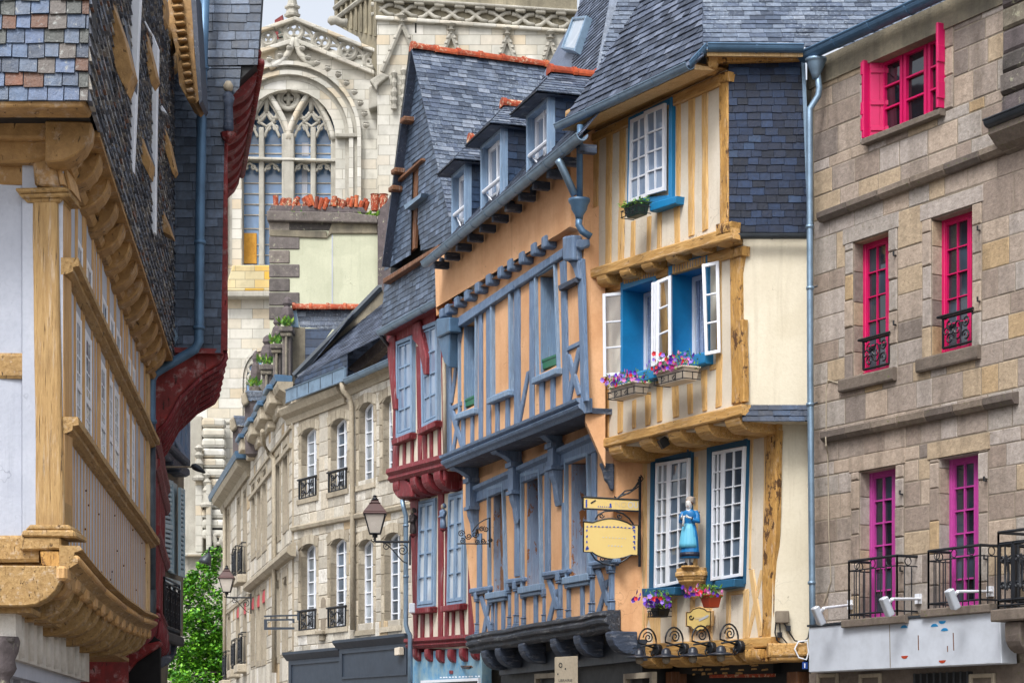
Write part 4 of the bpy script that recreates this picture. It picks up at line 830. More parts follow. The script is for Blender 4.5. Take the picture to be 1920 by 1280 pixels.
m = MB(); a, b, c_, d = Qb; m.prism_uv(FO, [(d[0]-.05, d[1]+.05), (c_[0]+.06, c_[1]+.05), (c_[0]+.06, c_[1]-.05), (d[0]-.05, d[1]-.05)], -.1, .12); obj('sill', m, M.lblue, wn, bevel=.015)
for q, lab in ((c2(520, 945, 583, 915, 583, 962, 520, 985), 'green window box in the left window of the orange house'), (c2(965, 715, 1056, 680, 1056, 738, 968, 768), 'green window box in the right window of the orange house, nearer the cream house')):
    U = UV(FO, q, -.03); b = bbox(U); gb = thing('window_box', lab, 'window box', FO, b[0], b[2], -.12, 'green window boxes'); m = MB(); m.prism_uv(FO, U, -.2, -.03); obj('trough', m, M.gbox, gb, bevel=.006); m = MB(); m.prism_uv(FO, [(U[0][0]-.01, U[0][1]-.03), (U[1][0]+.01, U[1][1]-.03), (U[1][0]+.01, U[1][1]+.005), (U[0][0]-.01, U[0][1]+.005)], -.21, -.02); obj('rim', m, M.gbox, gb)
    m = MB(); x0, x1 = b[0]+(b[1]-b[0])*.45, b[1]+.0
    for vv in (.1, .22, .34): m.tube([FO.P(x0, b[3]+vv, -.16), FO.P(x1, b[3]+vv, -.12)], .016, 6)
    m.tube([FO.P(x0, b[3]-.02, -.16), FO.P(x0, b[3]+.34, -.16)], .018, 6); obj('guard_rail', m, M.iron, O)
# jetty: moulded sill beam, soffit, lower wall
A, B = FO.pp(838, 876, .0), FO.pp(1098, 772, .0); m = MB(); n = 1
prof = [(-.1, 0), (.02, -.02), (.05, .02), (.10, .05), (.12, .09), (.09, .12), (.14, .15), (.15, .19), (.04, .2), (-.1, .2)]
m.sweep(prof, A, B, FO, 10, .004); obj('jetty_beam', m, M.blue, O)
lw = FQ.P; m = MB(); a = FO.pp(838, 878, .0); b = FO.pp(1098, 774, .0); m.quad3(a, b, b-FO.n*.9, a-FO.n*.9); 
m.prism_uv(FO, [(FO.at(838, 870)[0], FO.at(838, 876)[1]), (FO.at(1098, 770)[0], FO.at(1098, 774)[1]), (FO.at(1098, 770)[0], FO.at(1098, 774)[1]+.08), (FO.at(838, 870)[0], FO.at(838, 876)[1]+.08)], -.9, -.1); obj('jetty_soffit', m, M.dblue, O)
hQ = [hole(FQ, c3(652, 228, 712, 212, 722, 775, 655, 785)), hole(FQ, c3(834, 165, 908, 145, 916, 735, 836, 750)), hole(FQ, c3(1075, 80, 1172, 50, 1180, 680, 1078, 700))]
m = MB(); wall(m, FQ, UV(FQ, px(868, 960, 868, 868, 1151, 765, 1151, 1170, 893, 1215)), hQ, 0, .3); obj('wall', m, M.orange, O)
for fq, h, p in ((c3(636, 212, 721, 190, 737, 790, 640, 806), hQ[0], 1), (c3(818, 140, 921, 112, 932, 755, 820, 775), hQ[1], 1), (c3(1058, 62, 1186, 20, 1196, 700, 1063, 722), hQ[2], 1)):
    Q = UV(FQ, fq); m = MB(); surround(m, FQ, Q, -.04, .06, .055); wn = obj('window', m, M.lblue, O, bevel=.006); deep(FQ, wn, h, M.glassd, bool(p))
    a, b, c_, d = Q; m = MB(); m.prism_uv(FQ, [(d[0]-.03, d[1]+.05), (c_[0]+.05, c_[1]+.05), (c_[0]+.05, c_[1]-.06), (d[0]-.03, d[1]-.06)], -.1, .10); m.prism_uv(FQ, [(d[0], d[1]-.06), (c_[0], c_[1]-.06), (c_[0], c_[1]-.12), (d[0], d[1]-.12)], -.1, .07); obj('sill', m, M.lblue, wn, bevel=.012)
# the patchy bare-wood shutter of the left window is nearly shut
h = hQ[0]; m = MB(); m.box(FQ, h[0]+.03, h[1]-.02, h[2]+.01, h[3]-.01, -.16, -.12); obj('bare_shutter', m, m_timber('bare_flaking_shutter', '#8393a8', '#6c7f97', '#7a5434', peel=.20, bs=.6), O, 'shutter with its blue paint flaked away to brown wood')
v3 = lambda xa, xb, ya, yb, dx=0: c3(xa, ya, xb, ya-(xb-xa)*.35, xb+dx, yb-(xb-xa)*.17, xa+dx, yb)
studs(FQ, O, [v3(562, 584, 470, 770, 0), v3(765, 792, 330, 700), v3(930, 957, 110, 690), v3(1025, 1047, 300, 660), v3(1185, 1212, 0, 640), v3(660, 668, 815, 1020), v3(695, 711, 820, 1020), v3(872, 891, 785, 990), v3(1126, 1142, 735, 955),
  c3(574, 812, 592, 800, 642, 990, 624, 1000), c3(620, 830, 636, 825, 604, 1015, 585, 1025), c3(940, 715, 962, 705, 1010, 870, 988, 880), c3(985, 770, 1005, 765, 958, 965, 935, 972), c3(1205, 665, 1230, 655, 1290, 850, 1265, 858), c3(1262, 720, 1282, 712, 1225, 930, 1200, 940)], M.blue)
def baluster(u, v0, v1, wd, mat=M.blue, name='post'):
    m = MB(); H = v1-v0; o = FQ.P(u, v0, .05); d = wd/2
    for a, b, k in ((0, .16, 1.2), (.16, .2, 1.05), (.2, .34, .9), (.34, .37, 1.1), (.37, .80, .72), (.80, .84, 1.1), (.84, 1, 1.2)): m.box(FQ, u-d*k, u+d*k, v0+H*a, v0+H*b, -.02, .0+d*k*1.1)
    obj(name, m, mat, O, bevel=.012)
for xa, xb, ya, yb in ((545, 580, 790, 1040), (632, 662, 815, 1025), (725, 756, 740, 1010), (757, 796, 730, 1000), (800, 836, 780, 995), (915, 945, 770, 975), (990, 1036, 680, 972), (1045, 1082, 720, 962), (1170, 1212, 650, 942), (1272, 1316, 620, 940)):
    a = FQ.at(*c3((xa+xb)/2, ya)[0], .05); b = FQ.at(*c3((xa+xb)/2, yb)[0], .05); k = (xb-xa)/36; a = FQ.at(*c3(xb, ya)[0], 0); b = FQ.at(*c3(xb, yb)[0], 0); baluster(a[0]-.07, b[1]-.03, a[1]+.02, .115*min(1.15, k))
for xa, xb, ya, yb in ((520, 632, 765, 748), (718, 814, 715, 700), (916, 1056, 675, 655), (1170, 1322, 618, 600)):
    q = c3(xa, ya, xb, yb, xb, yb+26, xa, ya+28); m = MB(); m.prism(FQ, q, -.02, .07); obj('shelf', m, M.blue, O, bevel=.02)
    q = c3(xa+12, ya+28, xb-8, yb+26, xb-8, yb+40, xa+12, ya+42); m = MB(); m.prism(FQ, q, -.02, .06); obj('shelf_moulding', m, M.dblue, O, bevel=.01)
# big consoles carrying the jetty: capital block, tapering shaft, scroll above
def console(xr, yt, yc, yb, ys):
    """capital block at xr (right edge on the wall), tapering shaft below it and a scroll above carrying the jetty"""
    X_ = lambda y: FQ.at(*c3(xr, y)[0], 0)
    u1, vt = X_(yt); vc = X_(yc)[1]; vb = X_(yb)[1]; vsf = min(X_(ys)[1], vt+.45); u0 = u1-.26; m = MB()
    m.box(FQ, u0, u1, vc, vt, -.02, .17); m.box(FQ, u0-.03, u1+.03, vc-.03, vc+.03, -.02, .20); m.box(FQ, u0-.03, u1+.03, vt-.02, vt+.06, -.02, .21)
    for k in range(5): m.box(FQ, u0+.02, u1-.02, vt+.06+k*.001, vt+.07, 0, .1)
    prof = [(0, vc-.03), (.16, vc-.03), (.15, vc-.12), (.10, vc-.25), (.07, vc-.5), (.05, vb), (0, vb)]; n = len(prof)
    m.add([FQ.P(u0+.03, v, w) for w, v in prof]+[FQ.P(u1-.02, v, w) for w, v in prof], [tuple(range(n)), tuple(range(2*n-1, n-1, -1))]+[(i, (i+1) % n, (i+1) % n+n, i+n) for i in range(n)])
    obj('console', m, M.blue, O, bevel=.015)
    m = MB(); prof = [(0, vt+.06), (.16, vt+.06), (.30, vt+.16), (.42, vt+.20), (.46, vt+.28), (.44, vsf), (0, vsf)]; n = len(prof)
    m.add([FQ.P(u0+.02, v, w) for w, v in prof]+[FQ.P(u1-.02, v, w) for w, v in prof], [tuple(range(n)), tuple(range(2*n-1, n-1, -1))]+[(i, (i+1) % n, (i+1) % n+n, i+n) for i in range(n)])
    m.tube([FQ.P(u0-.02, vt+.27, .40), FQ.P(u1+.02, vt+.27, .40)], .08, 12); obj('console_scroll', m, M.blue, O, bevel=.01)
console(578, 180, 325, 440, 60); console(814, 95, 240, 385, -40); console(1036, -10, 105, 310, -120)
m = MB(); m.sweep([(.0, -.18), (.05, -.16), (.05, 0), (.12, .04), (.12, .1), (0, .12)], FQ.pp(893, 925), FQ.pp(1151, 812), FQ, 6, .003); obj('wall_plate', m, M.blue, O)
m = MB(); m.prism(frontal(FQ.pp(1150, 900).y-.03), c3(1232, 78, 1316, 82, 1314, 228, 1296, 228, 1280, 190, 1262, 170, 1250, 120), -.1, .05); obj('console', m, M.dblue, O, bevel=.03)
# bottom moulding and dark corbels
A, B = FQ.pp(*c3(550, 1108)[0], 0), FQ.pp(*c3(1318, 990)[0], 0)
prof = [(-.1, -.02), (.04, -.03), (.09, .02), (.08, .07), (.14, .1), (.15, .15), (.12, .19), (.16, .22), (.14, .28), (-.1, .3)]
m = MB(); m.sweep(prof, A, B, FQ, 22, .014); obj('bottom_moulding', m, m_timber('worn_dark_beam', '#3c4554', '#262b34', '#4a3a2c', grain=(.8, 6, 6), peel=.0, bs=1), O, bevel=.01)
for x, y in ((612, 1112), (688, 1098), (818, 1072), (992, 1046), (1122, 1030), (1300, 1010)):
    u, v = FQ.at(*c3(x, y)[0], .05); corbel(FQ, O, u-.13, u+.13, v+.03, v-.3, -.3, .1, M.dblue, 'joist_end', cut=.9, jit=.02)
m = MB(); m.box(FQ, FQ.at(893, 1210)[0], FQ.at(1150, 1160)[0], 0, FQ.at(893, 1215)[1]+.05, -1.3, -.45); obj('shop_front', m, M.shopd, O)
m = MB(); m.box(FQ, FQ.at(905, 1210)[0], FQ.at(1165, 1160)[0], FQ.at(930, 1262)[1], FQ.at(905, 1232)[1], -.4, -.3); obj('shop_fascia', m, M.sgrey, O)
for x0, x1 in ((1128, 1180), (965, 1030)): m = MB(); surround(m, FQ, UV(FQ, px(x0, 1262, x1, 1258, x1, 1320, x0, 1320)), -.42, -.34, .08); obj('shop_window', m, M.mortarl, O)
# white name board hanging in front of the shop
nb = thing('shop_nameboard', 'pale hanging board with a small emblem under the dark jetty of the orange house', 'sign', frontal(30.2), *frontal(30.2).at(1061, 1320), 0)
G = frontal(30.2); U = UV(G, px(1040, 1231, 1082, 1229, 1083, 1330, 1040, 1330)); m = MB(); m.prism_uv(G, U, -.05, 0); obj('board', m, M.mortarl, nb, bevel=.006)
m = MB(); m.prism_uv(G, UV(G, px(1076, 1229, 1083, 1229, 1084, 1330, 1077, 1330)), -.12, .03); obj('edge', m, M.mortarl, nb)
u, v = G.at(1051, 1246); obj('emblem', MB().tube([G.P(u+.022*math.cos(a), v+.03*math.sin(a), .004) for a in [k*math.pi/6 for k in range(13)]], .006, 5), M.iron, nb)
for x, y in ((1060, 1253), (1046, 1263)): u, v = G.at(x, y); m = MB(); m.box(G, u-.008, u+.008, v-.012, v+.012, -.001, .004); obj('dot', m, M.iron, nb)
def text(F, s, u, v, size, mat, par, w=0, sx=1, name='lettering', font_w=0):
    cu = bpy.data.curves.new('t', 'FONT'); cu.body = s; cu.size = size; cu.extrude = .002; cu.offset = font_w; cu.align_x = 'CENTER'; cu.align_y = 'CENTER'
    to = bpy.data.objects.new('t', cu); COL.objects.link(to); dg = bpy.context.evaluated_depsgraph_get(); me = bpy.data.meshes.new_from_object(to.evaluated_get(dg)); 
    mb = MB(); mb.v = [F.P(u+p.co.x*sx, v+p.co.y, w+.002+p.co.z) for p in me.vertices]; mb.f = [tuple(f.vertices) for f in me.polygons]
    bpy.data.objects.remove(to); bpy.data.curves.remove(cu); bpy.data.meshes.remove(me); return obj(name, mb, mat, par, recalc=False)
text(G, 'LIBRAIRIE', G.at(1060, 1275)[0], G.at(1060, 1275)[1], .052, M.iron, nb, 0, .9)
# end wall facing the viewer (orange render)
ZO = FO.pp(1093, 600).y
for F_, q in ((FA, px(1069, 272, 1116, 240, 1116, 440, 1069, 425)), (FO, px(1093, 400, 1135, 380, 1135, 875, 1098, 790)), (FQ, px(1150, 760, 1215, 760, 1215, 1215, 1150, 1170))):
    G = frontal(F_.pp(q[0][0], 600).y-.01) ; m = MB(); wall(m, G, UV(G, q), (), 0, .3); obj('end_wall', m, M.orange, O)
body(FO, O, FO.at(845, 700)[0], FO.at(1093, 700)[0], FO.at(1093, 790)[1], FO.at(1000, 420)[1]+.3, 5, M.orange, -.5)
body(FQ, O, FQ.at(895, 1000)[0], FQ.at(1150, 1000)[0], FQ.at(1093, 1190)[1], FQ.at(1093, 800)[1]+.3, 5, M.orange, -.8)
# roof, gutter and dormers
gA, gB = FO.pp(798, 493, .5), FO.pp(1046, 292, .5); gB2 = FO.pp(1092, 252, .5)
gutter(FO, O, gA, gB2, M.zinc, .085)
for i in range(12):
    t = (i+.5)/12; p = gA.lerp(gB2, t)-FO.n*.12-Vector((0, 0, .1)); G = Fr(p, FO.r); m = MB(); m.box(G, -.05, .05, -.06, .06, -.2, .06); obj('rafter_end', m, M.dblue, O, bevel=.01)
for x, y in c1(885, 868, 1008, 775, 768, 948, 540, 1110, 385, 1255): u, v = FA.at(x, y); m = MB(); m.box(FA, u-.05, u+.05, v-.08, v+.07, 0, .08); obj('beam_end', m, M.dblue, O, bevel=.02)
er = (gB2-gA).normalized(); po = math.radians(50); RO = Fr(gA-FO.n*.03+Vector((0, 0, .03)), er, -FO.n*math.cos(po)+Vector((0, 0, math.sin(po)))); L_ = (gB2-gA).length; a0 = RO.at(798, 493)[0]
def rl(p, F): p = p-F.O; return (p.dot(F.r), p.dot(F.t))
m = MB(); slates(m, RO, [(0, 0), (L_-.25, 0), (L_-.25, 1.9), (.1, 1.9)], .105, .2, .012); obj('roof', m, M.slater, O, recalc=False)
def dormer(q, depth, rise, ridge_len, lab=None, over=.14):
    """q: px TL,TR,BR,BL of the front face"""
    W0 = .12; U = UV(FO, q, W0); u0 = (U[0][0]+U[3][0])/2; u1 = (U[1][0]+U[2][0])/2; v0 = U[3][1]; v1 = (U[0][1]+U[1][1])/2
    D = O; m = MB(); fw = .06
    for a, b in ((u0, u0+fw), (u1-fw, u1)): m.box(FO, a, b, v0-.35, v1, W0-.14, W0+.02)
    m.box(FO, u0, u1, v1-.1, v1+.02, W0-.16, W0+.018); m.box(FO, u0, u1, v0-.35, v0-.25, W0-.16, W0+.018)
    dm = obj('dormer', m, M.lblue, D, lab, bevel=.008)
    b = W0-.16; Q = [(u0+fw, v1-.1), (u1-fw, v1-.1), (u1-fw, v0-.3), (u0+fw, v0-.3)]; m = MB(); surround(m, FO, Q, b, b+.06, .075)
    um = (u0+u1)/2; qb(m, FO, Q, .47, .53, 0, 1, b+.001, b+.07); qb(m, FO, Q, .05, .95, .58, .61, b+.001, b+.05); m.add([FO.P(*p, b+.02) for p in Q], [(0, 1, 2, 3)]) if False else None
    obj('dormer_window', m, M.white, dm, bevel=.004); g = MB(); g.add([FO.P(*p, b+.02) for p in Q], [(0, 1, 2, 3)]); obj('pane', g, M.glassb, dm)
    m = MB(); m.box(FO, u0, u1, v0-.4, v1-.02, -depth, b-.02); obj('dormer_body', m, M.zincb, dm)
    m = MB(); vr = v0+(v1-v0)*.30; m.tube([FO.P(u0+fw, vr, W0-.02), FO.P(u1-fw, vr, W0-.02)], .035, 8)
    m.tube([FO.P(u0+fw, vr, W0-.05), FO.P(u1-fw, v0-.25, W0-.05)], .012, 5); m.tube([FO.P(u1-fw, vr, W0-.05), FO.P(u0+fw, v0-.25, W0-.05)], .012, 5); obj('guard_rail', m, M.white, dm)
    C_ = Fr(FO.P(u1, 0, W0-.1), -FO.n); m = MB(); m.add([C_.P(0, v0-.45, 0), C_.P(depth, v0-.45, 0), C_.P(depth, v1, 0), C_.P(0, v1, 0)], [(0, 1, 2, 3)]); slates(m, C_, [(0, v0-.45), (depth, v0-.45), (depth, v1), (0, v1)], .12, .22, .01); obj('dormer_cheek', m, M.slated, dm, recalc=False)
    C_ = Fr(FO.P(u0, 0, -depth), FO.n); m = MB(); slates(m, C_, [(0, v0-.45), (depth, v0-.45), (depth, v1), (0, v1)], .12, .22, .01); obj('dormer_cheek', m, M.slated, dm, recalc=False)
    e0, e1, ef = u0-over, u1+over, W0+over+.1; ve = v1-.02; um = (u0+u1)/2; hb = W0-.25; P_ = FO.P
    rt = P_(um, ve+rise, hb); rb = P_(um, ve+rise, -depth); ca, cb = P_(e0, ve, ef), P_(e1, ve, ef); da, db = P_(e0, ve, -depth), P_(e1, ve, -depth)
    for pts in ((ca, cb, rt), (cb, db, rb, rt), (da, ca, rt, rb)):
        r = (pts[1]-pts[0]).normalized(); n = (pts[1]-pts[0]).cross(pts[2]-pts[0]).normalized(); t = n.cross(r); G = Fr(pts[0], r, t); m = MB(); slates(m, G, [rl(p, G) for p in pts], .095, .17, .012); obj('dormer_roof', m, M.slate, dm, recalc=False)
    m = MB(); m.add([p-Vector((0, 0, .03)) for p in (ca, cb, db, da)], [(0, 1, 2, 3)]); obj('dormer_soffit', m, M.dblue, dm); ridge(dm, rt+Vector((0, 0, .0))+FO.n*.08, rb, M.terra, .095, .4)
dormer(px(848, 322, 875, 303, 872, 420, 848, 440), 2.2, .5, 1); dormer(px(903, 262, 946, 238, 936, 372, 902, 402), 2.2, .52, 1); dormer(px(992, 205, 1034, 175, 1024, 297, 985, 333), 2.3, .52, 1)
# steep pyramidal roof part with a skylight, at the cream house end
rp = math.radians(63); Pq = FO.off(-.6); b0 = Pq.pp(1015, 290); R1 = Fr(b0, er if False else FO.r, -FO.n*math.cos(rp)+Vector((0, 0, math.sin(rp))))
R2 = Fr(frontal(33.0).pp(1099, 192), Vector((1, .0, 0)), (0, math.cos(math.radians(58)), math.sin(math.radians(58))))
for k, pp in enumerate(([(1018, 140), (1085, 15), (1100, -120), (1160, -120), (1143, 0), (1122, 120), (1090, 250), (1018, 250)], [(1018, 141), (1090, 180), (1100, 215), (1090, 250), (980, 345)])):
    m = MB(); slates(m, R1, [R1.at(*p) for p in pp], .105, .19, .016); obj('tower_roof_slope', m, M.slater, O, recalc=False)  # street-facing slope takes the darker slate, its shade put into the colour
m = MB(); slates(m, R2, [R2.at(*p) for p in ((1085, 235), (1180, 235), (1300, 60), (1290, -120), (1160, -120), (1143, 0), (1118, 130))], .105, .19, .016); obj('tower_roof_slope', m, M.slate, O, recalc=False)
q = UV(R1, c4(75, 98, 150, 88, 85, 280, 12, 265), .1); m = MB(); surround(m, R1, q, -.0, .14, .07); sk = obj('skylight', m, M.zinc, O, bevel=.01); m = MB(); m.add([R1.P(u, v, .1) for u, v in q], [(0, 1, 2, 3)]); obj('pane', m, M.glassl, sk)
# rain pipes and funnel at the right end
dpo = thing('downpipe', 'zinc pipes meeting in a funnel at the right end of the orange house gutter', 'downpipe', FO, FO.at(1085, 400)[0], FO.at(1085, 420)[1], .3)
G = frontal(30.0); gp = lambda x, y, d=0: G.pp(x, y, d)
pipe(dpo, [gp(1046, 300), gp(1050, 305), gp(1078, 366)], .055, M.zinc, 'pipe'); pipe(dpo, [gp(1088, 235, .1), gp(1087, 270, .1), gp(1087, 375)], .045, M.zincb, 'pipe', [(gp(1087, 275, .05), (0, 0, 1))])
obj('funnel', MB().lathe(gp(1086, 412), [(.05, 0), (.06, .06), (.11, .14), (.12, .2), (.15, .25), (.155, .29)], 14), M.zincb, dpo, smooth=True)
pipe(dpo, [gp(1086, 410), gp(1085, 422), gp(1092, 434), gp(1108, 444)], .05, M.zincb, 'pipe')
# ============================================================ the dark red timbered house
FR_ = facade(830, 38.6, -700); FRU = FR_; FRL = FR_.off(-.36)
R_ = thing('timbered_house', 'narrow dark red timbered house with a tall slate gable and pale blue windows', 'house', FR_, FR_.at(830, 1400)[0])
rb = lambda F, q, w1=.05, mat=None, name='beam', w0=-.03, wob=.01: obj(name, MB().timber(F, q, w0, w1, wob), mat or M.red, R_)
m = MB(); wall(m, FRU, UV(FRU, px(740, 905, 728, 625, 838, 570, 842, 880)), (), 0, .25); obj('wall', m, M.creamw, R_)
m = MB(); wall(m, FRL, UV(FRL, px(772, 1215, 770, 930, 905, 880, 905, 1215)), (), 0, .25); obj('wall', m, M.creamw, R_)
rb(FRU, c2(75, 560, 355, 400, 355, 500, 75, 640), .06); rb(FRU, c2(90, 540, 357, 385, 357, 400, 90, 560), .16, name='cornice')
m = MB(); a = FRU.at(*c2(90, 560)[0]); b = FRU.at(*c2(357, 400)[0])
for i in range(22): t = i/22; m.box(FRU, a[0]+(b[0]-a[0])*t, a[0]+(b[0]-a[0])*(t+.022), a[1]+(b[1]-a[1])*t-.04, a[1]+(b[1]-a[1])*t+.02, .05, .14)
m.prism_uv(FRU, [(a[0], a[1]-.02), (b[0], b[1]-.02), (b[0], b[1]), (a[0], a[1])], .04, .08); obj('dentil_moulding', m, M.red, R_)
studs(FRU, R_, [c2(78, 600, 135, 570, 140, 830, 125, 830), c2(112, 790, 148, 780, 138, 1400, 104, 1400), c2(240, 640, 268, 630, 270, 1300, 252, 1310), c2(262, 620, 290, 610, 300, 1290, 282, 1300), c2(380, 560, 404, 550, 408, 1400, 398, 1400), c3(105, -60, 130, -60, 125, 160, 112, 165), c3(158, -140, 172, -145, 168, 145, 158, 150), c3(200, -145, 213, -150, 212, 140, 200, 142), c3(245, -150, 258, -155, 258, 125, 246, 128), c3(270, -160, 284, -165, 284, 115, 272, 118), c3(303, -180, 317, -190, 318, 105, 306, 110), c3(346, -190, 360, -195, 364, 90, 350, 95)], M.red)
m = MB(); m.prism(FRU, c2(78, 590, 118, 575, 118, 780, 128, 1000, 108, 1000, 80, 700), -.02, .12); obj('corner_bracket', m, M.red, R_, bevel=.02)
m = MB(); m.prism(FRU, c2(220, 510, 262, 490, 268, 560, 300, 700, 300, 800, 285, 800, 255, 640, 222, 600), 0, .14); obj('bracket', m, M.red, R_, bevel=.02)
for q in (c2(152, 612, 243, 575, 243, 1128, 152, 1165), c2(292, 528, 386, 490, 388, 1060, 300, 1105)):
    Q = UV(FRU, q); m = MB(); surround(m, FRU, Q, 0, .09, .07); wn = obj('window', m, M.lblue, R_, bevel=.006); sash(FRU, [lerp2(Q, .12, .05), lerp2(Q, .88, .05), lerp2(Q, .88, .95), lerp2(Q, .12, .95)], wn, M.lblue, M.glassb, 4, 2, .03, .03, .03, .04)
    a, b, c_, d = Q; m = MB(); m.prism_uv(FRU, [(d[0]-.06, d[1]-.02), (c_[0]+.08, c_[1]-.02), (c_[0]+.05, c_[1]-.13), (d[0]-.03, d[1]-.13)], 0, .16); obj('sill', m, M.red, wn, bevel=.012)
A, B = FRU.pp(*c3(108, 190)[0]), FRU.pp(*c3(425, 112)[0]); m = MB(); m.sweep([(-.1, 0), (.06, 0), (.12, .06), (.1, .12), (.16, .18), (.14, .26), (-.1, .26)], A, B, FRU, 8, .006); obj('jetty_beam', m, M.red, R_)
for x, y in ((140, 205), (235, 180), (300, 165), (365, 150)): u, v = FRU.at(*c3(x, y)[0]); corbel(FRU, R_, u-.16, u+.16, v+.08, v-.26, -.4, .08, M.red, 'joist_end', cut=.8)
m = MB(); m.prism(FRU, c3(104, 170, 160, 160, 200, 200, 205, 265, 130, 270, 108, 240), -.38, .05); obj('corner_bracket', m, M.red, R_, bevel=.03)
studs(FRL, R_, [c3(195, 240, 245, 230, 238, 880, 212, 880), c3(212, 880, 238, 870, 232, 1060, 218, 1060), c3(348, 240, 378, 232, 372, 1050, 350, 1055), c3(388, 430, 414, 425, 402, 1050, 386, 1055), c3(510, 400, 536, 395, 548, 1040, 515, 1045), c3(255, 900, 272, 898, 270, 1055, 254, 1060), c3(302, 890, 317, 888, 318, 1050, 306, 1055), c3(424, 890, 438, 888, 436, 1045, 424, 1050), c3(466, 885, 484, 882, 490, 1045, 474, 1048)], M.red)
rb(FRL, c3(192, 245, 560, 150, 560, 195, 192, 290), .05)
for q in (c3(262, 290, 350, 270, 344, 862, 252, 872), c3(424, 250, 512, 228, 508, 845, 414, 858)):
    Q = UV(FRL, q); m = MB(); surround(m, FRL, Q, 0, .06, .05); wn = obj('window', m, M.lblue, R_, bevel=.006)
    for a, b in ((.06, .495), (.505, .94)): sash(FRL, [lerp2(Q, a, .03), lerp2(Q, b, .03), lerp2(Q, b, .97), lerp2(Q, a, .97)], wn, M.lblue, M.glassl, 4, 1, .02, .06, .02, .05)
    a, b, c_, d = Q; m = MB(); m.prism_uv(FRL, [(d[0]-.06, d[1]-.01), (c_[0]+.08, c_[1]-.01), (c_[0]+.05, c_[1]-.12), (d[0]-.03, d[1]-.12)], 0, .16); obj('sill', m, M.red, wn, bevel=.012)
A, B = FRL.pp(*c3(205, 1095)[0]), FRL.pp(*c3(570, 1075)[0]); m = MB(); m.sweep([(-.1, 0), (.06, 0), (.12, .06), (.09, .1), (.15, .14), (.14, .2), (-.1, .2)], A, B, FRL, 8, .006); obj('bottom_moulding', m, M.red, R_)
for i, (x, y) in enumerate(((248, 1100), (312, 1102), (375, 1108), (438, 1105), (502, 1098), (566, 1090))): u, v = FRL.at(*c3(x, y)[0]); corbel(FRL, R_, u-.09, u+.09, v+.03, v-.22, -.2, .1, M.red, 'joist_end', cut=.6)
# carved figures on the posts
def carving(x, y, h, label, tint):
    u, v = FRL.at(x, y, .1); t = thing('carved_figure', label, 'carving', FRL, u, v, .1, 'carved wooden figures on the red posts'); o = FRL.P(u, v, .12); s = h
    obj('robe', MB().lathe(o, [(.05*s, 0), (.13*s, .06*s), (.12*s, .25*s), (.10*s, .45*s), (.15*s, .62*s), (.14*s, .72*s), (.05*s, .79*s)], 12, flute=.08, nf=5), tint, t, smooth=True)
    obj('head', MB().lathe(o+Vector((0, 0, .78*s)), [(.02*s, 0), (.07*s, .03*s), (.085*s, .1*s), (.075*s, .17*s), (.03*s, .22*s)], 12), M.mortarl, t, smooth=True)
    for k in (-1, 1): obj('arm', MB().tube([o+FRL.r*.14*s*k+Vector((0, 0, .66*s)), o+FRL.r*.17*s*k+FRL.n*.06*s+Vector((0, 0, .5*s)), o+FRL.r*.03*s*k+FRL.n*.16*s+Vector((0, 0, .48*s))], [.05*s, .045*s, .03*s], 8), tint, t, smooth=True)
    obj('hood', MB().lathe(o+Vector((0, 0, .84*s))-FRL.n*.02, [(.09*s, 0), (.11*s, .06*s), (.09*s, .14*s), (.02*s, .19*s)], 12), tint, t, smooth=True)
    obj('bracket', MB().lathe(o-Vector((0, 0, .14*s)), [(.02*s, 0), (.06*s, .05*s), (.13*s, .11*s), (.13*s, .15*s)], 10), M.red, t)
carving(*c3(385, 440)[0], .46, 'small carved figure in a blue-grey hood on the red post between the pale windows', M.blue); carving(*c3(220, 470)[0], .5, 'small carved seated figure on the left corner post of the red house', M.old)
# blue mottled shop front below
m = MB(); m.box(FRL, FRL.at(772, 1230)[0], FRL.at(902, 1230)[0], 0, FRL.at(772, 1224)[1]+.0, -.2, -.02); obj('shop_front', m, M.blues, R_)
G = FRL.off(-.02); q = UV(G, px(793, 1275, 902, 1270, 902, 1340, 793, 1340)); m = MB(); surround(m, G, q, 0, .05, .05); obj('shop_window', m, M.white, R_); m = MB(); m.add([G.P(u, v, .01) for u, v in q], [(0, 1, 2, 3)]); obj('shop_window_pane', m, M.glassd, R_)
m = MB(); m.prism(G, px(842, 1256, 848, 1256, 848, 1262, 842, 1262), 0, .02); obj('plaque', m, M.red, R_)
for i in range(13): x = 824+i*6+rnd.uniform(-1, 1); m = MB(); m.prism(G, px(x, 1268-i*.2, x+rnd.uniform(1.5, 4), 1268-i*.2, x+3, 1270.4-i*.2, x-.5, 1270.4-i*.2), 0, .006); obj('letter_trace', m, M.white, R_)
wl = thing('rusty_wall_fixture', 'rust-stained broken bracket stub on the mottled blue shop render', 'bracket', G, *G.at(874, 1250), 0); obj('stub', MB().tube([G.pp(866, 1249, 0), G.pp(872, 1251, .1), G.pp(882, 1250, .12)], .018, 6), M.iron, wl); m = MB(); m.prism(G, px(863, 1247, 884, 1247, 886, 1250, 878, 1253, 866, 1252), 0, .008); obj('rust_patch', m, M.wood, wl)
body(FRU, R_, FRU.at(742, 800)[0], FRU.at(838, 800)[0], FRU.at(742, 900)[1], FRU.at(735, 620)[1]+1.0, 5, M.creamw); body(FRL, R_, FRL.at(773, 1100)[0], FRL.at(900, 1100)[0], 0, FRL.at(773, 930)[1]+.3, 5, M.creamw)
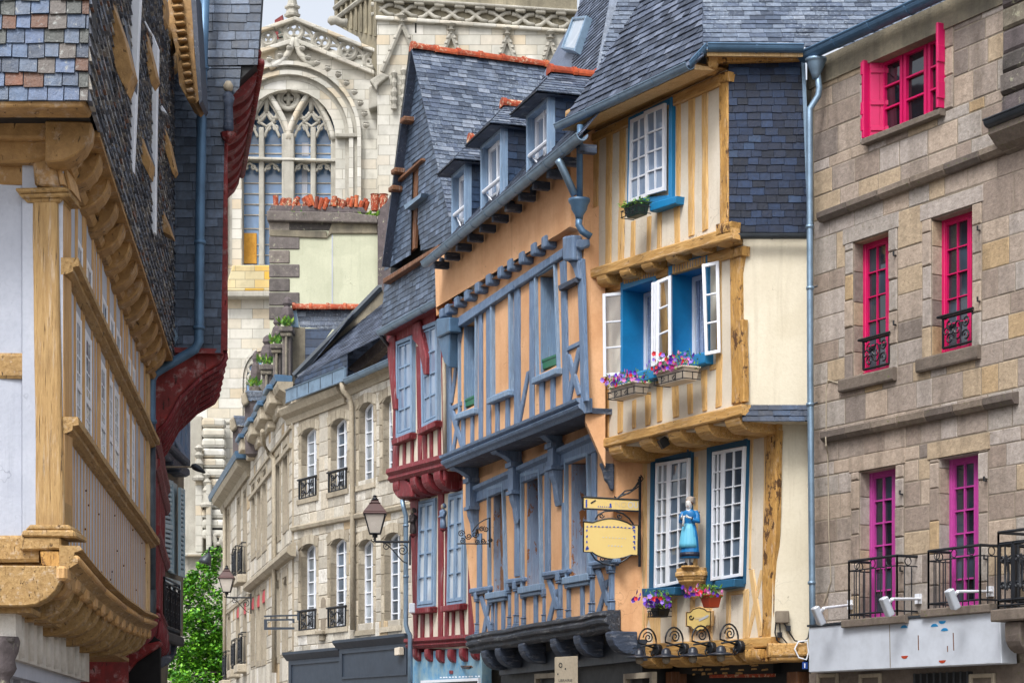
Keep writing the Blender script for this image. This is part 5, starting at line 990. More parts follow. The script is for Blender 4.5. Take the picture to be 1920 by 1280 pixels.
# slate gable
FG = FR_.off(.08); FG2 = FR_.off(-.05)
gl_ = lambda *a: UV(FG, px(*a))
m = MB(); wall(m, FG2.off(-.02), UV(FG, px(716, 612, 720, 480, 771, 92, 852, 455, 822, 570)), (), 0, .2, ); obj('gable_wall', m, M.dark, R_)
FGl = FR_.off(.10)
m = MB(); slates(m, FGl, UV(FGl, px(716, 618, 722, 520, 822, 462, 822, 562)), .105, .19, .014, rag=.02); obj('slate_wall', m, M.slateb, R_, recalc=False)
m = MB()
for q in (px(771, 92, 811, 268, 786, 298, 747, 330), px(747, 330, 774, 307, 770, 478, 721, 508), px(786, 298, 811, 268, 852, 452, 790, 470, 784, 420)):
    U = UV(FGl, q, .06); slates(m, FGl.off(.06), U, .10, .18, .012)
obj('gable_slates', m, M.slateb, R_, recalc=False)
m = MB(); m.prism(FGl, px(773, 305, 786, 296, 782, 368, 770, 374), -.02, .03); obj('board', m, M.wood, R_)
m = MB(); m.prism(FGl, px(770, 395, 782, 388, 778, 465, 765, 475), -.02, .03); obj('board', m, M.wood, R_); m = MB(); m.prism(FGl, px(757, 385, 790, 362, 788, 370, 760, 393), .0, .2); obj('small_hood', m, M.zinc, R_)
for q in (px(718, 522, 822, 458, 822, 466, 718, 532), px(745, 335, 790, 296, 790, 301, 745, 341)): obj('skirt_board', MB().timber(FGl, q, .0, .14, .01), M.wood, R_)
m = MB(); m.timber(FG, px(766, 92, 771, 90, 722, 492, 716, 498), -.1, .12, .02); obj('verge_board', m, M.shopd, R_); m = MB(); m.timber(FG, px(771, 105, 777, 112, 731, 440, 722, 500), .0, .13, .02); obj('verge_board', m, M.wood, R_)
for x, y in ((762, 226), (745, 322), (740, 355)): u, v = FG.at(x, y, .2); m = MB(); m.box(FG, u-.1, u+.12, v-.05, v+.05, 0, .3); obj('purlin_end', m, M.wood, R_, bevel=.02)
A, B = FR_.pp(713, 622, .3), FR_.pp(822, 563, .3); gutter(FR_, R_, A, B, M.zinc, .08); m = MB(); m.sweep([(-.3, -.0), (0, -.0), (0, -.06), (-.3, -.06)], A, B, FR_); obj('eaves_board', m, M.red, R_)
pipe(R_, [A+Vector((0, 0, -.05)), FR_.pp(722, 640, .2), FR_.pp(733, 652, .05)], .035, M.zincd)
# big slate roof plane facing the viewer, ridge running away from the street
into = -FR_.n; A = FG.pp(771, 92, .25); E = FG.pp(852, 452, .25); L = 7.5
rr = into; tt = (A-E); tt = (tt - rr*tt.dot(rr)).normalized(); RR = Fr(E, rr, tt); e2 = RR.at(771, 92)
H_ = (A-E).dot(RR.t); off_ = (A-E).dot(RR.r)
m = MB(); slates(m, RR, [(0, -.5), (L, -.5), (L, H_), (off_, H_)], .105, .20, .014, rag=.015); obj('roof_slope', m, M.slate, R_, recalc=False)
E2 = FG.pp(716, 500, .25); rr = -into; tt = (A-E2); tt = (tt-rr*tt.dot(rr)).normalized(); RL = Fr(E2, rr, tt); h2 = (A-E2).dot(tt); m = MB(); slates(m, RL, [(0, 0), (-L, 0), (-L, h2), (0, h2)][::-1], .12, .22, .014); obj('roof_slope', m, M.slater, R_, recalc=False)
ridge(R_, A+Vector((0, 0, .02)), A+into*L+Vector((0, 0, .02)), M.terra, .10, .45)
m = MB(); m.prism(FR_, px(822, 418, 848, 412, 845, 440, 830, 448), -.3, .1); obj('lead_flashing', m, M.zinc, R_, bevel=.02)
# ============================================================ left: white and ochre timbered house seen along its street front
c9 = crop(0, 0, 2.976); c10 = crop(0, 430, 2.976); c11 = crop(0, 850, 2.976); c12 = crop(0, 1040, 5.333)
F1 = facade(118, 16, 560, True); G1 = frontal(16.0)
H = thing('timbered_house', 'white and ochre timbered corner house with slate-hung overhanging top floor at the left edge', 'house', F1, F1.at(118, 1400)[0])
hb = lambda F, q, w1=.05, mat=None, name='beam', w0=-.03, wob=.008, label=None: obj(name, MB().timber(F, q, w0, w1, wob), mat or M.lo, H, label)
# end wall (square to the viewer)
m = MB(); wall(m, G1.off(-.03), UV(G1, px(-560, 340, 66, 340, 66, 1010, -560, 1010)), (), 0, .3); obj('end_wall', m, M.whitew, H)
obj('corner_post', MB().timber(G1, px(59, 372, 108, 372, 120, 990, 66, 990), -.25, .03, .004), M.lo, H, bevel=.01)
m = MB(); m.prism(G1, px(108, 372, 118, 380, 122, 990, 118, 990), -.3, .0); obj('corner_post', m, M.ls, H, bevel=.01)
hb(G1, px(-560, 658, 61, 661, 62, 709, -560, 706), .012, M.loh); hb(G1, px(-560, 1003, 72, 1003, 72, 1053, -560, 1053), .05, M.loh)
hb(G1, px(-560, 306, 60, 308, 66, 345, -560, 350), -.0, M.brown)
# lower capital and its rotten block
m = MB(); m.prism(G1, px(56, 983, 128, 983, 137, 993, 46, 993), -.28, .10); m.prism(G1, px(42, 993, 139, 993, 144, 1007, 38, 1005), -.28, .13); m.prism(G1, px(37, 1006, 113, 1006, 115, 1029, 36, 1031), -.2, .11); obj('capital', m, M.loh, H, bevel=.012)
obj('rotten_block', MB().timber(G1, px(72, 1030, 115, 1032, 110, 1068, 76, 1060), -.2, .09, .02), M.rot, H, bevel=.01)
# upper capital, stacked beams and the long overhang beam
m = MB(); m.prism(G1, c9(80, 1048, 372, 1042, 385, 1065, 95, 1075), -.3, .12); m.prism(G1, c9(95, 1075, 380, 1066, 400, 1095, 120, 1100), -.3, .09); m.prism(G1, c9(120, 1100, 350, 1098, 330, 1128, 150, 1128), -.3, .05); obj('capital', m, M.loh, H, bevel=.012)
obj('post_head', MB().timber(G1, c9(170, 818, 292, 830, 325, 1045, 195, 1035), -.25, .09, .006), M.brown, H, bevel=.015)
obj('beam', MB().prism(G1, c9(-1700, 760, 370, 772, 395, 800, 396, 830, 372, 862, 320, 868, 180, 905, -1700, 915), -.3, .12), M.brown, H, bevel=.02)
obj('overhang_beam', MB().prism(G1, c9(-1700, 575, 428, 590, 440, 640, 432, 720, 396, 780, 95, 776, -1700, 735), -.2, .20), M.brown, H, bevel=.025)
for k, q in enumerate((c9(290, 850, 310, 850, 362, 1030, 330, 1030), c9(330, 870, 350, 880, 400, 1060, 380, 1060))): obj('brace', MB().timber(G1, q, -.3-.12*k, .04-.1*k, .004), M.ls, H)
# facade wall and timbers
def fv(x, y): return F1.at(x, y)
uE = fv(282, 900)[0]; v_soff = fv(118, 268)[1]; v_bot = fv(124, 1030)[1]; u0_ = fv(118, 900)[0]
m = MB(); m.box(F1, u0_-.0, uE, v_bot-.05, v_soff+.4, -.3, 0); obj('wall', m, M.whitew, H)
vS1 = fv(134, 512)[1]; vS2 = fv(135, 800)[1]; uS = fv(134, 512)[0]
rows1 = [(143, 153, 459, 534), (160, 171, 477, 563), (190, 200, 539, 618), (205, 213, 569, 652), (217, 225, 596, 665), (238, 244, 648, 709), (247, 252, 665, 726)]
rows2 = [(141, 151), (158, 170), (187, 197), (203, 210), (213, 222), (235, 241), (246, 251)]
vw1t, vw1b, vw2t, vw2b = fv(148, 455)[1], fv(148, 536)[1], fv(146, 592)[1], fv(146, 808)[1]
def win(u0, u1, v1, v0, rows):
    Q = [(u0, v1), (u1, v1), (u1, v0), (u0, v0)]; m = MB(); surround(m, F1, Q, -.02, .012, .05); wn = obj('window', m, M.white, H, bevel=.004)
    k = .62 if rows > 3 else None
    m = MB(); 
    if k: qb(m, F1, Q, .03, .97, k-.03, k+.03, .0, .014)
    sash(F1, [lerp2(Q, .12, .04), lerp2(Q, .88, .04), lerp2(Q, .88, .96), lerp2(Q, .12, .96)], wn, M.white, M.glassk, rows, 2, .0, .03, .014, .009, gw=.004)
    if k: obj('transom', m, M.white, wn)
used = []
for (a, b, *_), (c, d) in zip(rows1, rows2):
    ua, ub = fv(a, 500)[0], fv(b, 500)[0]; win(ua, ub, vw1t, vw1b, 2); uc, ud = fv(c, 700)[0], fv(d, 700)[0]; win(uc, ud, vw2t, vw2b, 6)
    for u, s_ in ((ua, -1), (ub, 1)): hb(F1, [(u+s_*.10-.045, v_soff), (u+s_*.10+.045, v_soff), (u+s_*.10+.045, vS1), (u+s_*.10-.045, vS1)], .028, M.ls, 'stud') if False else obj('stud', MB().timber(F1, [(u+s_*.07-.05, v_soff), (u+s_*.07+.05, v_soff), (u+s_*.07+.05, vS1), (u+s_*.07-.05, vS1)], -.03, .008, .008, uv=True), M.ls, H)
    for u, s_ in ((uc, -1), (ud, 1)): obj('stud', MB().timber(F1, [(u+s_*.07-.05, vS1), (u+s_*.07+.05, vS1), (u+s_*.07+.05, vS2), (u+s_*.07-.05, vS2)], -.03, .008, .008, uv=True), M.ls, H)
for xx in (124, 130, 178, 183, 228, 233, 260, 270): 
    for (a, b) in ((v_soff, vS1), (vS1, vS2)): u = fv(xx, 700)[0]; obj('stud', MB().timber(F1, [(u-.06, a), (u+.05, a), (u+.04, b), (u-.05, b)], -.03, .006, .01, uv=True), M.ls, H)
u = u0_+.12; i = 0
while u < uE-.1:      # close studding of the lower band
    j1, j2 = rnd.uniform(-.03, .03), rnd.uniform(-.03, .03); obj('stud', MB().prism_uv(F1, [(u-.055+j2, v_bot), (u+.04+j1, v_bot), (u+.035+j1*.4, (vS2+v_bot)/2), (u+.055, vS2), (u-.05, vS2), (u-.055+j2*.4, (vS2+v_bot)/2)], -.03, .002), M.ls, H); u += rnd.uniform(.21, .27); i += 1
m = MB()
for i in range(16):
    u, v = rnd.uniform(u0_, uE), rnd.uniform(v_bot, vS2); m.tube([F1.P(u, v, .0), F1.P(u, v, .012)], .009, 6)
obj('peg', m, M.wood, H, kind='stuff')
def moulded(F, ua, ub, v, prof, mat, name, n=9, wob=.004): m = MB(); m.sweep(prof, F.P(ua, v, 0), F.P(ub, v, 0), F, n, wob); return obj(name, m, mat, H)
for vv in (vS1, vS2):
    moulded(F1, fv(126, 500)[0]-.3, uE, vv-.02, [(-.02, 0), (.11, 0), (.115, -.06), (.07, -.07), (.07, -.1), (.03, -.12), (-.02, -.13)], M.loh, 'sill_beam')
moulded(F1, u0_-.05, uE-.05, v_soff-.12, [(-.02, -.05), (.05, -.05), (.08, 0), (.05, .05), (.09, .06), (.11, .1), (.09, .14), (-.02, .16)], M.brown, 'cornice_beam')
moulded(F1, u0_-.1, uE-.05, v_soff-.02, [(-.02, 0), (.04, 0), (.06, .05), (-.02, .12)], M.loh, 'cornice_beam')
# rounded joist ends under the overhang
uu = [(126, 168, 312), (143, 186, 367), (163, 203, 403), (176, 212, 430), (188, 226, 467), (204, 241, 492), (218, 258, 530), (232, 269, 558), (243, 278, 582), (252, 284, 608), (261, 292, 628), (269, 302, 647), (276, 307, 672)]
OV = .25
us_ = []
for xl, xr, yb in uu:
    u, v = F1.at(xr, yb, OV-.04); us_.append(u)
us_ = [us_[0]+(us_[-1]-us_[0])*i/(len(us_)-1) for i in range(len(us_))]
v_cb = F1.at(168, 300, OV-.04)[1]
v_sl = F1.at(165, 190, OV)[1]; v_cb = F1.at(166, 306, OV-.04)[1]
for u in us_: corbel(F1, H, u-.14, u+.14, v_sl-.03, v_cb-rnd.uniform(0, .02), -.1, OV-.01, M.brown, 'joist_end', cut=.95, jit=.012)
moulded(F1, u0_, uE+.2, v_sl-.07, [(-.1, 0), (OV+.02, 0), (OV+.02, .05), (-.1, .05)], M.brown, 'overhang_soffit')
# slate-hung top floor: side along the street and the rusty end square to the viewer
F1s = F1.off(OV+.01); Zc_ = F1s.pp(165, 190).y; us0 = F1s.at(165, 190)[0]; vs0 = F1s.at(165, 190)[1]; us1 = F1s.at(326, 600)[0]
vtop = F1s.at(336, 207)[1]+.1
m = MB(); slates(m, F1s, [(us0, vs0), (us1, vs0+.0), (us1, vtop), (us0, vtop)], .10, .12, .026, rag=.012, jit=.01); obj('slate_wall', m, M.shingle, H, recalc=False)
G1s = frontal(Zc_); m = MB(); slates(m, G1s, UV(G1s, px(-560, 190, 165, 190, 168, -60, -560, -60)), .103, .125, .020, gap=.008, jit=.008, rag=.004); obj('end_slates', m, M.rusty, H, 'hand-cut slates stained rust and blue', recalc=False)
m = MB(); m.box(F1, us0+.12, us1, vs0, vtop+.3, -.5, OV-.02); obj('top_floor_wall', m, M.shopd, H)
m = MB(); m.prism(G1s, px(-560, 188, 164, 188, 168, -60, -560, -60), -.3, -.02); obj('top_floor_wall', m, M.shopd, H)
m = MB(); m.prism(G1s, px(-560, 186, 160, 186, 156, 201, -560, 199), -.28, -.012); obj('overhang_board', m, M.brown, H, bevel=.01)
# flared hoods, boards and white window frames of the top floor
for q, mt, nm in ((c9(540, -60, 600, -60, 690, 200, 740, 400, 700, 512, 650, 400, 595, 200), M.brown, 'window_hood'), (c9(785, 135, 805, 150, 850, 330, 872, 430, 842, 470, 808, 330), M.brown, 'window_hood'), (c9(758, 680, 800, 800, 842, 900, 830, 980, 762, 850), M.brown, 'window_hood'), (c9(885, 630, 940, 780, 976, 940, 960, 965, 900, 770), M.brown, 'window_hood'), (c9(875, 1110, 930, 1230, 960, 1320, 900, 1290), M.brown, 'window_hood'),
                  (c9(725, -60, 785, -60, 770, 250, 758, 600, 742, 960, 700, 800, 722, 480), M.white, 'window_frame'), (c9(848, 180, 882, 265, 872, 700, 866, 1300, 832, 1300, 845, 700), M.white, 'window_frame'), (c9(880, 572, 905, 590, 932, 632, 900, 620), M.white, 'window_frame'), (c9(790, 100, 812, 120, 845, 180, 835, 185), M.white, 'window_frame')):
    b = bbox(q); xm = (b[0]+b[1])/2; Zq = F1s.pp(xm-6, 300).y-.05; Gq = frontal(Zq); m = MB(); m.prism(Gq, q, -.25 if mt is M.brown else -.1, 0); obj(nm, m, mt, H, bevel=.005)
for q in (c9(612, -60, 655, -60, 702, 170, 752, 440, 748, 505, 700, 400, 690, 240), c9(812, 140, 850, 250, 882, 420, 868, 445, 845, 350), c9(760, 610, 800, 720, 850, 900, 852, 970, 800, 830), c9(935, 650, 985, 780, 1016, 920, 1010, 945, 975, 930), c9(900, 1120, 955, 1240, 965, 1320, 940, 1300)):
    b = bbox(q); Zq = F1s.pp((b[0]+b[1])/2, 300).y-.12; Gq = frontal(Zq); m = MB(); U = UV(Gq, q); m.prism_uv(Gq, U, -.15, 0); obj('hood_edge', m, M.slater, H); m = MB(); cx = sum(p[0] for p in U)/len(U)
    us = bbox(U)
    for i in range(int((us[3]-us[2])/.05)):
        v = us[2]+i*.05; row = [p for p in clip([(us[0]-1, v), (us[1]+1, v), (us[1]+1, v+.012), (us[0]-1, v+.012)], U)] if len(U) < 0 else None
# second eaves high above, with its rounded joist ends
for a in ((282, 310, 0, 44), (294, 324, 44, 94), (303, 331, 94, 138), (311, 333, 131, 171), (318, 336, 168, 207)):
    Zq = F1s.pp(a[1]-8, 100).y; Gq = frontal(Zq); q = px(a[0], a[2]-14, a[1]-3, a[2]-14, a[1], a[2]+10, a[1]-2, a[3]-10, a[1]-9, a[3]-2, a[0]+6, a[3], a[0]-4, a[3]-10); m = MB(); m.prism(Gq, q, -.3, 0); obj('joist_end', m, M.brown, H, bevel=.02)
q = c9(930, -60, 1065, -60, 1085, 300, 1110, 560, 1085, 585, 1050, 560, 1000, 470, 985, 300, 950, 150); Gq = frontal(24.6); m = MB(); m.prism(Gq, q, -.5, 0); obj('eaves_soffit', m, M.brown, H)
for i in range(13):
    t = i/12; x = 948+t*92; y = -20+t*560; q = c9(x, y, x+60-20*t, y-6, x+68-20*t, y+12, x+4, y+20); m = MB(); m.prism(frontal(24.58), q, -.05, .09); obj('rafter_end', m, M.brown, H, bevel=.015)
m = MB(); m.prism(frontal(24.5), c9(1062, -60, 1090, -60, 1128, 560, 1112, 582, 1095, 400), -.5, 0); obj('roof_edge', m, M.slater, H)
# lead apron where the slates end
m = MB(); m.prism(frontal(F1s.pp(325, 640).y-.1), px(321, 600, 334, 632, 326, 650, 322, 640), -.1, 0); obj('lead_flashing', m, M.zinc, H)
# moulded sill and rounded beam ends of the lower jetty
JA, JB = F1.pp(124, 1022, .04), F1.pp(279, 1152, .04); JM = JA.lerp(JB, .5)-Vector((0, 0, .09))
prof = [(-.05, 0), (.10, 0), (.12, -.03), (.06, -.05), (.06, -.08), (.085, -.10), (.085, -.13), (.05, -.15), (.02, -.17), (.0, -.22), (-.05, -.24)]
b = MB(); cur = [JA, JA.lerp(JM, .5)-Vector((0, 0, .03)), JM, JM.lerp(JB, .5)-Vector((0, 0, .03)), JB]
for a, c in zip(cur, cur[1:]): b.sweep(prof, a, c, F1, 3, .003)
obj('moulded_sill', b, M.loh, H)
for a, c in zip(cur, cur[1:]): obj('moulded_sill', MB().tube([a+F1.n*.075-Vector((0, 0, .10)), c+F1.n*.075-Vector((0, 0, .10))], .028, 10), M.ls, H, smooth=True)
jp = [(115, 1108), (150, 1130), (168, 1150), (184, 1165), (198, 1178), (212, 1186), (224, 1194), (236, 1200), (247, 1208), (258, 1216)]
for k in range(13):
    t = k/12; p = JA.lerp(JB, t)-Vector((0, 0, .09*4*t*(1-t))); u, v = (p-F1.O).dot(F1.r), p.z
    corbel(F1, H, u-.10, u+.12, v-.16, v-.46-.04*(k % 2), -.55, .03, M.loh, 'joist_end', cut=.95, jit=.012)
    m = MB(); m.box(F1, u-.12, u+.14, v-.27, v-.16, -.02, .06); obj('joist_cap', m, M.ls, H, bevel=.02)
u1b = fv(282, 1100)[0]
m = MB(); m.box(F1, u0_-.1, u1b-.4, v_bot-.50, v_bot-.46, -.9, -.22); obj('jetty_soffit', m, M.loh, H)
hb(G1, c12(-3000, 72, 395, 70, 600, 150, 690, 220, 690, 340, 600, 420, 330, 428, -3000, 380)[:1]+c12(600, 90, 640, 420, -3000, 385), .0, M.loh) if False else None
m = MB(); m.prism(G1, c12(-3000, 60, 420, 70, 620, 150, 680, 230, 672, 330, 600, 425, 320, 430, 0, 380, -3000, 370), -.3, -.02); obj('end_beam', m, M.brown, H, bevel=.02)
# rough white lower wall and shop below
F1d = F1.off(-.38); u0d = F1d.at(30, 1120)[0]; u1d = F1d.at(160, 1200)[0]; vd1 = v_bot-.5; vd0 = F1d.at(30, 1235)[1]
m = MB(); m.box(F1d, u0d, u1d+.4, vd0, vd1, -.3, 0)
obj('lower_wall', m, M.whiter, H)
m = MB(); m.prism(G1.off(.02), px(-560, 1110, 28, 1110, 30, 1196, -560, 1196), -.2, 0); obj('end_lower_wall', m, M.whiter, H)
for i in range(9): u = u0d+.2+(u1d-u0d)*i/9; obj('plaster_ripple', MB().tube([F1d.P(u, vd0+.02, -.01), F1d.P(u, vd1, -.01)], .05, 8), M.whiter, H, smooth=True)
m = MB(); m.box(F1d, u0d+.1, u1d, vd0-.12, vd0-.0, -.6, -.05); m.box(F1d, u0d+.1, u0d+1.0, vd0-.3, vd0-.12, -.6, -.15); m.box(F1d, u0d+1.2, u0d+2.0, vd0-.25, vd0-.12, -.6, -.12); obj('shop_lintel', m, M.whitew, H)
m = MB(); m.box(F1d, u0d+.05, u1d+.3, 0, vd0-.1, -1.0, -.5); obj('shop_front', m, M.shopd, H)
for a, b_ in ((.1, 1.2), (1.35, 2.3), (2.6, 3.4)): Q = [(u0d+a, vd0-.3), (u0d+b_, vd0-.3), (u0d+b_, .5), (u0d+a, .5)]; m = MB(); surround(m, F1d, Q, -.2, -.12, .04); sw = obj('shop_window', m, M.iron, H); g = MB(); g.add([F1d.P(*p, -.18) for p in Q], [(0, 1, 2, 3)]); obj('pane', g, M.glassb, sw)
cs = thing('stone_corbel', 'worn grey carved stone corbel at the bottom left corner of the white wall', 'corbel', G1, *G1.at(12, 1270), .05)
o_ = G1.pp(8, 1278, .0); obj('carving', MB().lathe(o_-Vector((0, 0, .1)), [(.03, 0), (.05, .06), (.04, .12), (.07, .16), (.09, .2), (.075, .26), (.10, .32), (.115, .40), (.10, .44)], 14, flute=.06, nf=4), M.old, cs, smooth=True)
m = MB(); m.prism(G1, px(-20, 1194, 26, 1194, 24, 1204, -20, 1204), -.1, .1); obj('abacus', m, M.old, cs, bevel=.01)
# mass
m = MB(); m.box(F1, u0_+.05, uE, v_bot, v_soff, -5, -.31); obj('rear_wall', m, M.whitew, H)
m = MB(); m.box(F1, us0, us1, vs0, vtop+.6, -5, -.51); obj('rear_wall', m, M.whitew, H)
# ============================================================ red jettied house with slate side
Z2 = 25.6; G2 = frontal(Z2); F2 = facade(415, Z2, 270, True); F2t = F2.off(.45)
B2 = thing('timbered_house', 'dark red jettied house with a slate-hung side wall behind the ochre house', 'house', F2, F2.at(415, 1400)[0])
m = MB()
for q in (px(318, 150, 422, 180, 414, 662, 300, 662), px(300, -70, 495, -70, 483, 122, 300, 126), px(300, 126, 452, 126, 449, 165, 436, 180, 300, 180)):
    slates(m, G2, UV(G2, q), .108, .19, .013, jit=.004)
obj('side_slates', m, M.slateb, B2, recalc=False)
m = MB(); m.prism(G2.off(-.03), px(300, -70, 492, -70, 480, 120, 420, 180, 412, 660, 300, 660), -.3, 0); obj('side_wall', m, M.shopd, B2)
dZ = 6.0
uN3, uF3 = F2t.at(488, 100)[0], F2t.at(488, 100)[0]+5.4; v3b = F2t.at(484, 128)[1]
m = MB(); m.box(F2t, uN3+.4, uF3, v3b, v3b+3, -.4, 0); obj('wall', m, M.red, B2)
m = MB(); 
for k in range(9):
    u = uN3+.6+k*.58; corbel(F2, B2, u-.13, u+.16, v3b, v3b-.42, -.1, .45, M.redb, 'joist_end', cut=1.0, jit=.01)
for dw, dv, r in ((.02, .0, .05), (.0, .12, .03)): obj('moulding', MB().tube([F2t.P(uN3+.25, v3b+dv, dw), F2t.P(uF3, v3b+dv, dw)], r, 8), M.redb, B2, smooth=True)
uN2, uF2 = F2.at(415, 400)[0], F2.at(415, 400)[0]+3.3; v2b = F2.at(413, 664)[1]
m = MB(); m.box(F2, uN2+.12, uF2, v2b, v3b, -.3, 0); obj('wall', m, M.redb, B2)
hh = lambda F, u, a, b, w1=.06, wd=.08: obj('post', MB().timber(F, [(u-wd, b), (u+wd, b), (u+wd, a), (u-wd, a)], -.05, w1, .01, uv=True), M.redb, B2)
for k in range(4): hh(F2, uN2+.15+k*.9, v2b, v3b-.1, .08)
# curved ribs of the lower jetty: from the outer edge back down to the first-floor wall
F2l = facade(284, Z2+.1, 420, True)
m = MB(); wI = -.80
for k in range(7):
    u = uN2+.2+k*.46
    prof = [(wI, v2b), (.03, v2b), (.04, v2b-.06), (-.02, v2b-.16), (-.25, v2b-.30), (-.5, v2b-.55), (-.66, v2b-.85), (wI, v2b-1.0)]
    n = len(prof); mb = MB(); mb.add([F2.P(u-.09, v, w) for w, v in prof]+[F2.P(u+.09, v, w) for w, v in prof], [tuple(range(n)), tuple(range(2*n-1, n-1, -1))]+[(i, (i+1) % n, (i+1) % n+n, i+n) for i in range(n)]); obj('curved_bracket', mb, M.redb, B2, bevel=.02)
    mb = MB(); p2 = [(w+.02, v-.01) for w, v in prof[1:]]; mb.tube([F2.P(u, v, w) for w, v in p2], .035, 6); obj('bracket_rib', mb, M.red, B2, smooth=True)
m = MB(); m.box(F2, uN2, uF2, v2b-.06, v2b, wI, .02); obj('jetty_soffit', m, M.redb, B2)
m = MB(); m.box(F2l, F2l.at(280, 900)[0]-.3, F2l.at(280, 900)[0]+5, F2l.at(290, 1165)[1], v2b-.0, -.3, 0); obj('wall', m, M.cream_t, B2)
uL1 = F2l.at(288, 900)[0]; vL1 = F2l.at(290, 1165)[1]
for k in range(16): u = uL1-.1+k*.3; obj('stud', MB().timber(F2l, [(u-.07, v2b), (u+.07, v2b), (u+.07, vL1), (u-.07, vL1)], -.05, .02, .01, uv=True), M.red, B2)
for y in (838, 880, 1000):
    v = F2l.at(292, y)[1]; m = MB(); m.sweep([(-.05, 0), (.08, 0), (.08, -.08), (.04, -.14), (-.05, -.16)], F2l.P(uL1-.2, v, 0), F2l.P(uL1+5, v, 0), F2l, 4, .004); obj('sill_beam', m, M.red, B2)
for k in range(14):
    u = uL1-.1+k*.36; corbel(F2l, B2, u-.12, u+.12, vL1, vL1-.42, -.6, .07, M.red, 'joist_end', cut=1.0, jit=.01); obj('bead', MB().tube([F2l.P(u, vL1-.02, .08), F2l.P(u, vL1-.2, .07), F2l.P(u, vL1-.36, -.04)], .03, 6), M.red, B2, smooth=True)
for dv, r in ((.03, .05), (.14, .035)): obj('moulding', MB().tube([F2l.P(uL1-.2, vL1+dv, .05), F2l.P(uL1+5, vL1+dv, .05)], r, 8), M.red, B2, smooth=True)
m = MB(); m.box(F2l, uL1-.2, uL1+5, 0, vL1-.4, -1.4, -.7); obj('shop_front', m, M.shopd, B2)
m = MB(); G_ = frontal(26.2); m.prism(G_, px(150, 1275, 240, 1215, 300, 1200, 300, 1210, 255, 1240, 215, 1290), -.2, 0); obj('brace', m, M.redb, B2, bevel=.02)
m = MB(); m.prism(frontal(26.0), px(160, 1215, 285, 1190, 300, 1200, 300, 1340, 160, 1340), -.4, -.3); obj('shop_front', m, M.dark, B2)
m = MB(); m.box(F2, uN2+.3, uF2, 0, v3b+2.5, -5, -1.1); obj('rear_wall', m, M.redb, B2)
# carved dark figure at the corner under the top jetty
cf = thing('carved_figure', 'dark painted carved figure at the corner of the slate side under the red jetty', 'carving', G2, *G2.at(430, 262), .05)
o_ = G2.pp(428, 250, .08); obj('robe', MB().lathe(o_, [(.03, 0), (.06, .05), (.055, .2), (.05, .32), (.07, .42), (.03, .5)], 12, flute=.1, nf=5), M.dblue, cf, smooth=True); obj('head', MB().lathe(o_+Vector((0, 0, .49)), [(.02, 0), (.055, .03), (.06, .08), (.03, .13)], 12), M.mortarl, cf, smooth=True); obj('bracket', MB().lathe(o_-Vector((0, 0, .12)), [(.03, 0), (.08, .06), (.10, .12)], 8), M.redb, cf)
# ---- long downpipe between the two
d2 = thing('downpipe', 'long blue-grey downpipe bending in front of the dark slate side wall', 'downpipe', frontal(25.3), *frontal(25.3).at(283, 1190), 0)
g3 = frontal(25.35).pp; pp_ = [(386, -60), (380, 120), (375, 400), (373, 610), (373, 640), (366, 654), (350, 664), (305, 690), (290, 700), (284, 712), (283, 740), (283, 800), (282, 1095), (280, 1130), (268, 1160)]
pipe(d2, [g3(*p) for p in pp_[:13]], .058, M.zincb, 'pipe', [(g3(380, 128), (0, 0, 1)), (g3(375, 455), (0, 0, 1)), (g3(373, 615), (0, 0, 1)), (g3(283, 790), (0, 0, 1))])
pipe(d2, [g3(282, 795, .01), g3(282, 1110, .01)], .066, m_paint('chipped_black_pipe', '#26323f', .4, .4, '#5a6a78'), 'lower_pipe'); m = MB(); m.tube([g3(281, 1105), g3(279, 1150), g3(262, 1195)], [.08, .09, .07], 12); obj('shoe', m, M.zincd, d2, smooth=True)
# ============================================================ house with pale blue shutters beyond
F3 = facade(306, 31.8, 900, True); G3 = frontal(31.6); F3u = facade(314, 31.0, 900, True); cL = crop(244, 713, 2.258)
D3 = thing('shuttered_house', 'narrow grey-blue timbered house with pale blue louvred shutters and a small iron balcony', 'house', F3, F3.at(306, 1400)[0])
M.lshut = m_paint('pale_blue_shutter_paint', '#a9c3cf', .5, .15, '#7d98a6')
def d3(F, q, w0, w1, mat, name, bev=0): return obj(name, MB().prism(F, q, w0, w1), mat, D3, bevel=bev)
d3(F3, px(292, 850, 345, 885, 343, 1192, 292, 1192), -3, 0, M.greyr, 'wall'); d3(F3, px(285, 1192, 318, 1192, 306, 1440, 285, 1440), -3, -.1, M.greyr, 'ground_floor_wall'); d3(F3u, px(306, 700, 357, 745, 357, 868, 306, 818), -3, 0, M.creamw, 'wall')
for x0, x1 in ((160, 172), (180, 190), (200, 212), (222, 232), (244, 256)): obj('stud', MB().timber(F3u, cL(x0, -60, x1, -50, x1, 255+(x1-160), x0, 250+(x0-160)), -.03, .05, .01), M.blue, D3)
d3(F3u, cL(150, 235, 256, 335, 256, 365, 150, 262), -.1, .10, M.dblue, 'jetty_beam', .02); obj('brace', MB().timber(F3u, cL(160, 200, 176, 200, 250, 330, 232, 335), 0, .07, .01), M.blue, D3)
for x, y in ((166, 300), (205, 335), (235, 365)): d3(F3u, cL(x-22, y-18, x+18, y+8, x+20, y+38, x+8, y+44, x-22, y+22), -.25, .02, M.dblue, 'joist_end', .03)
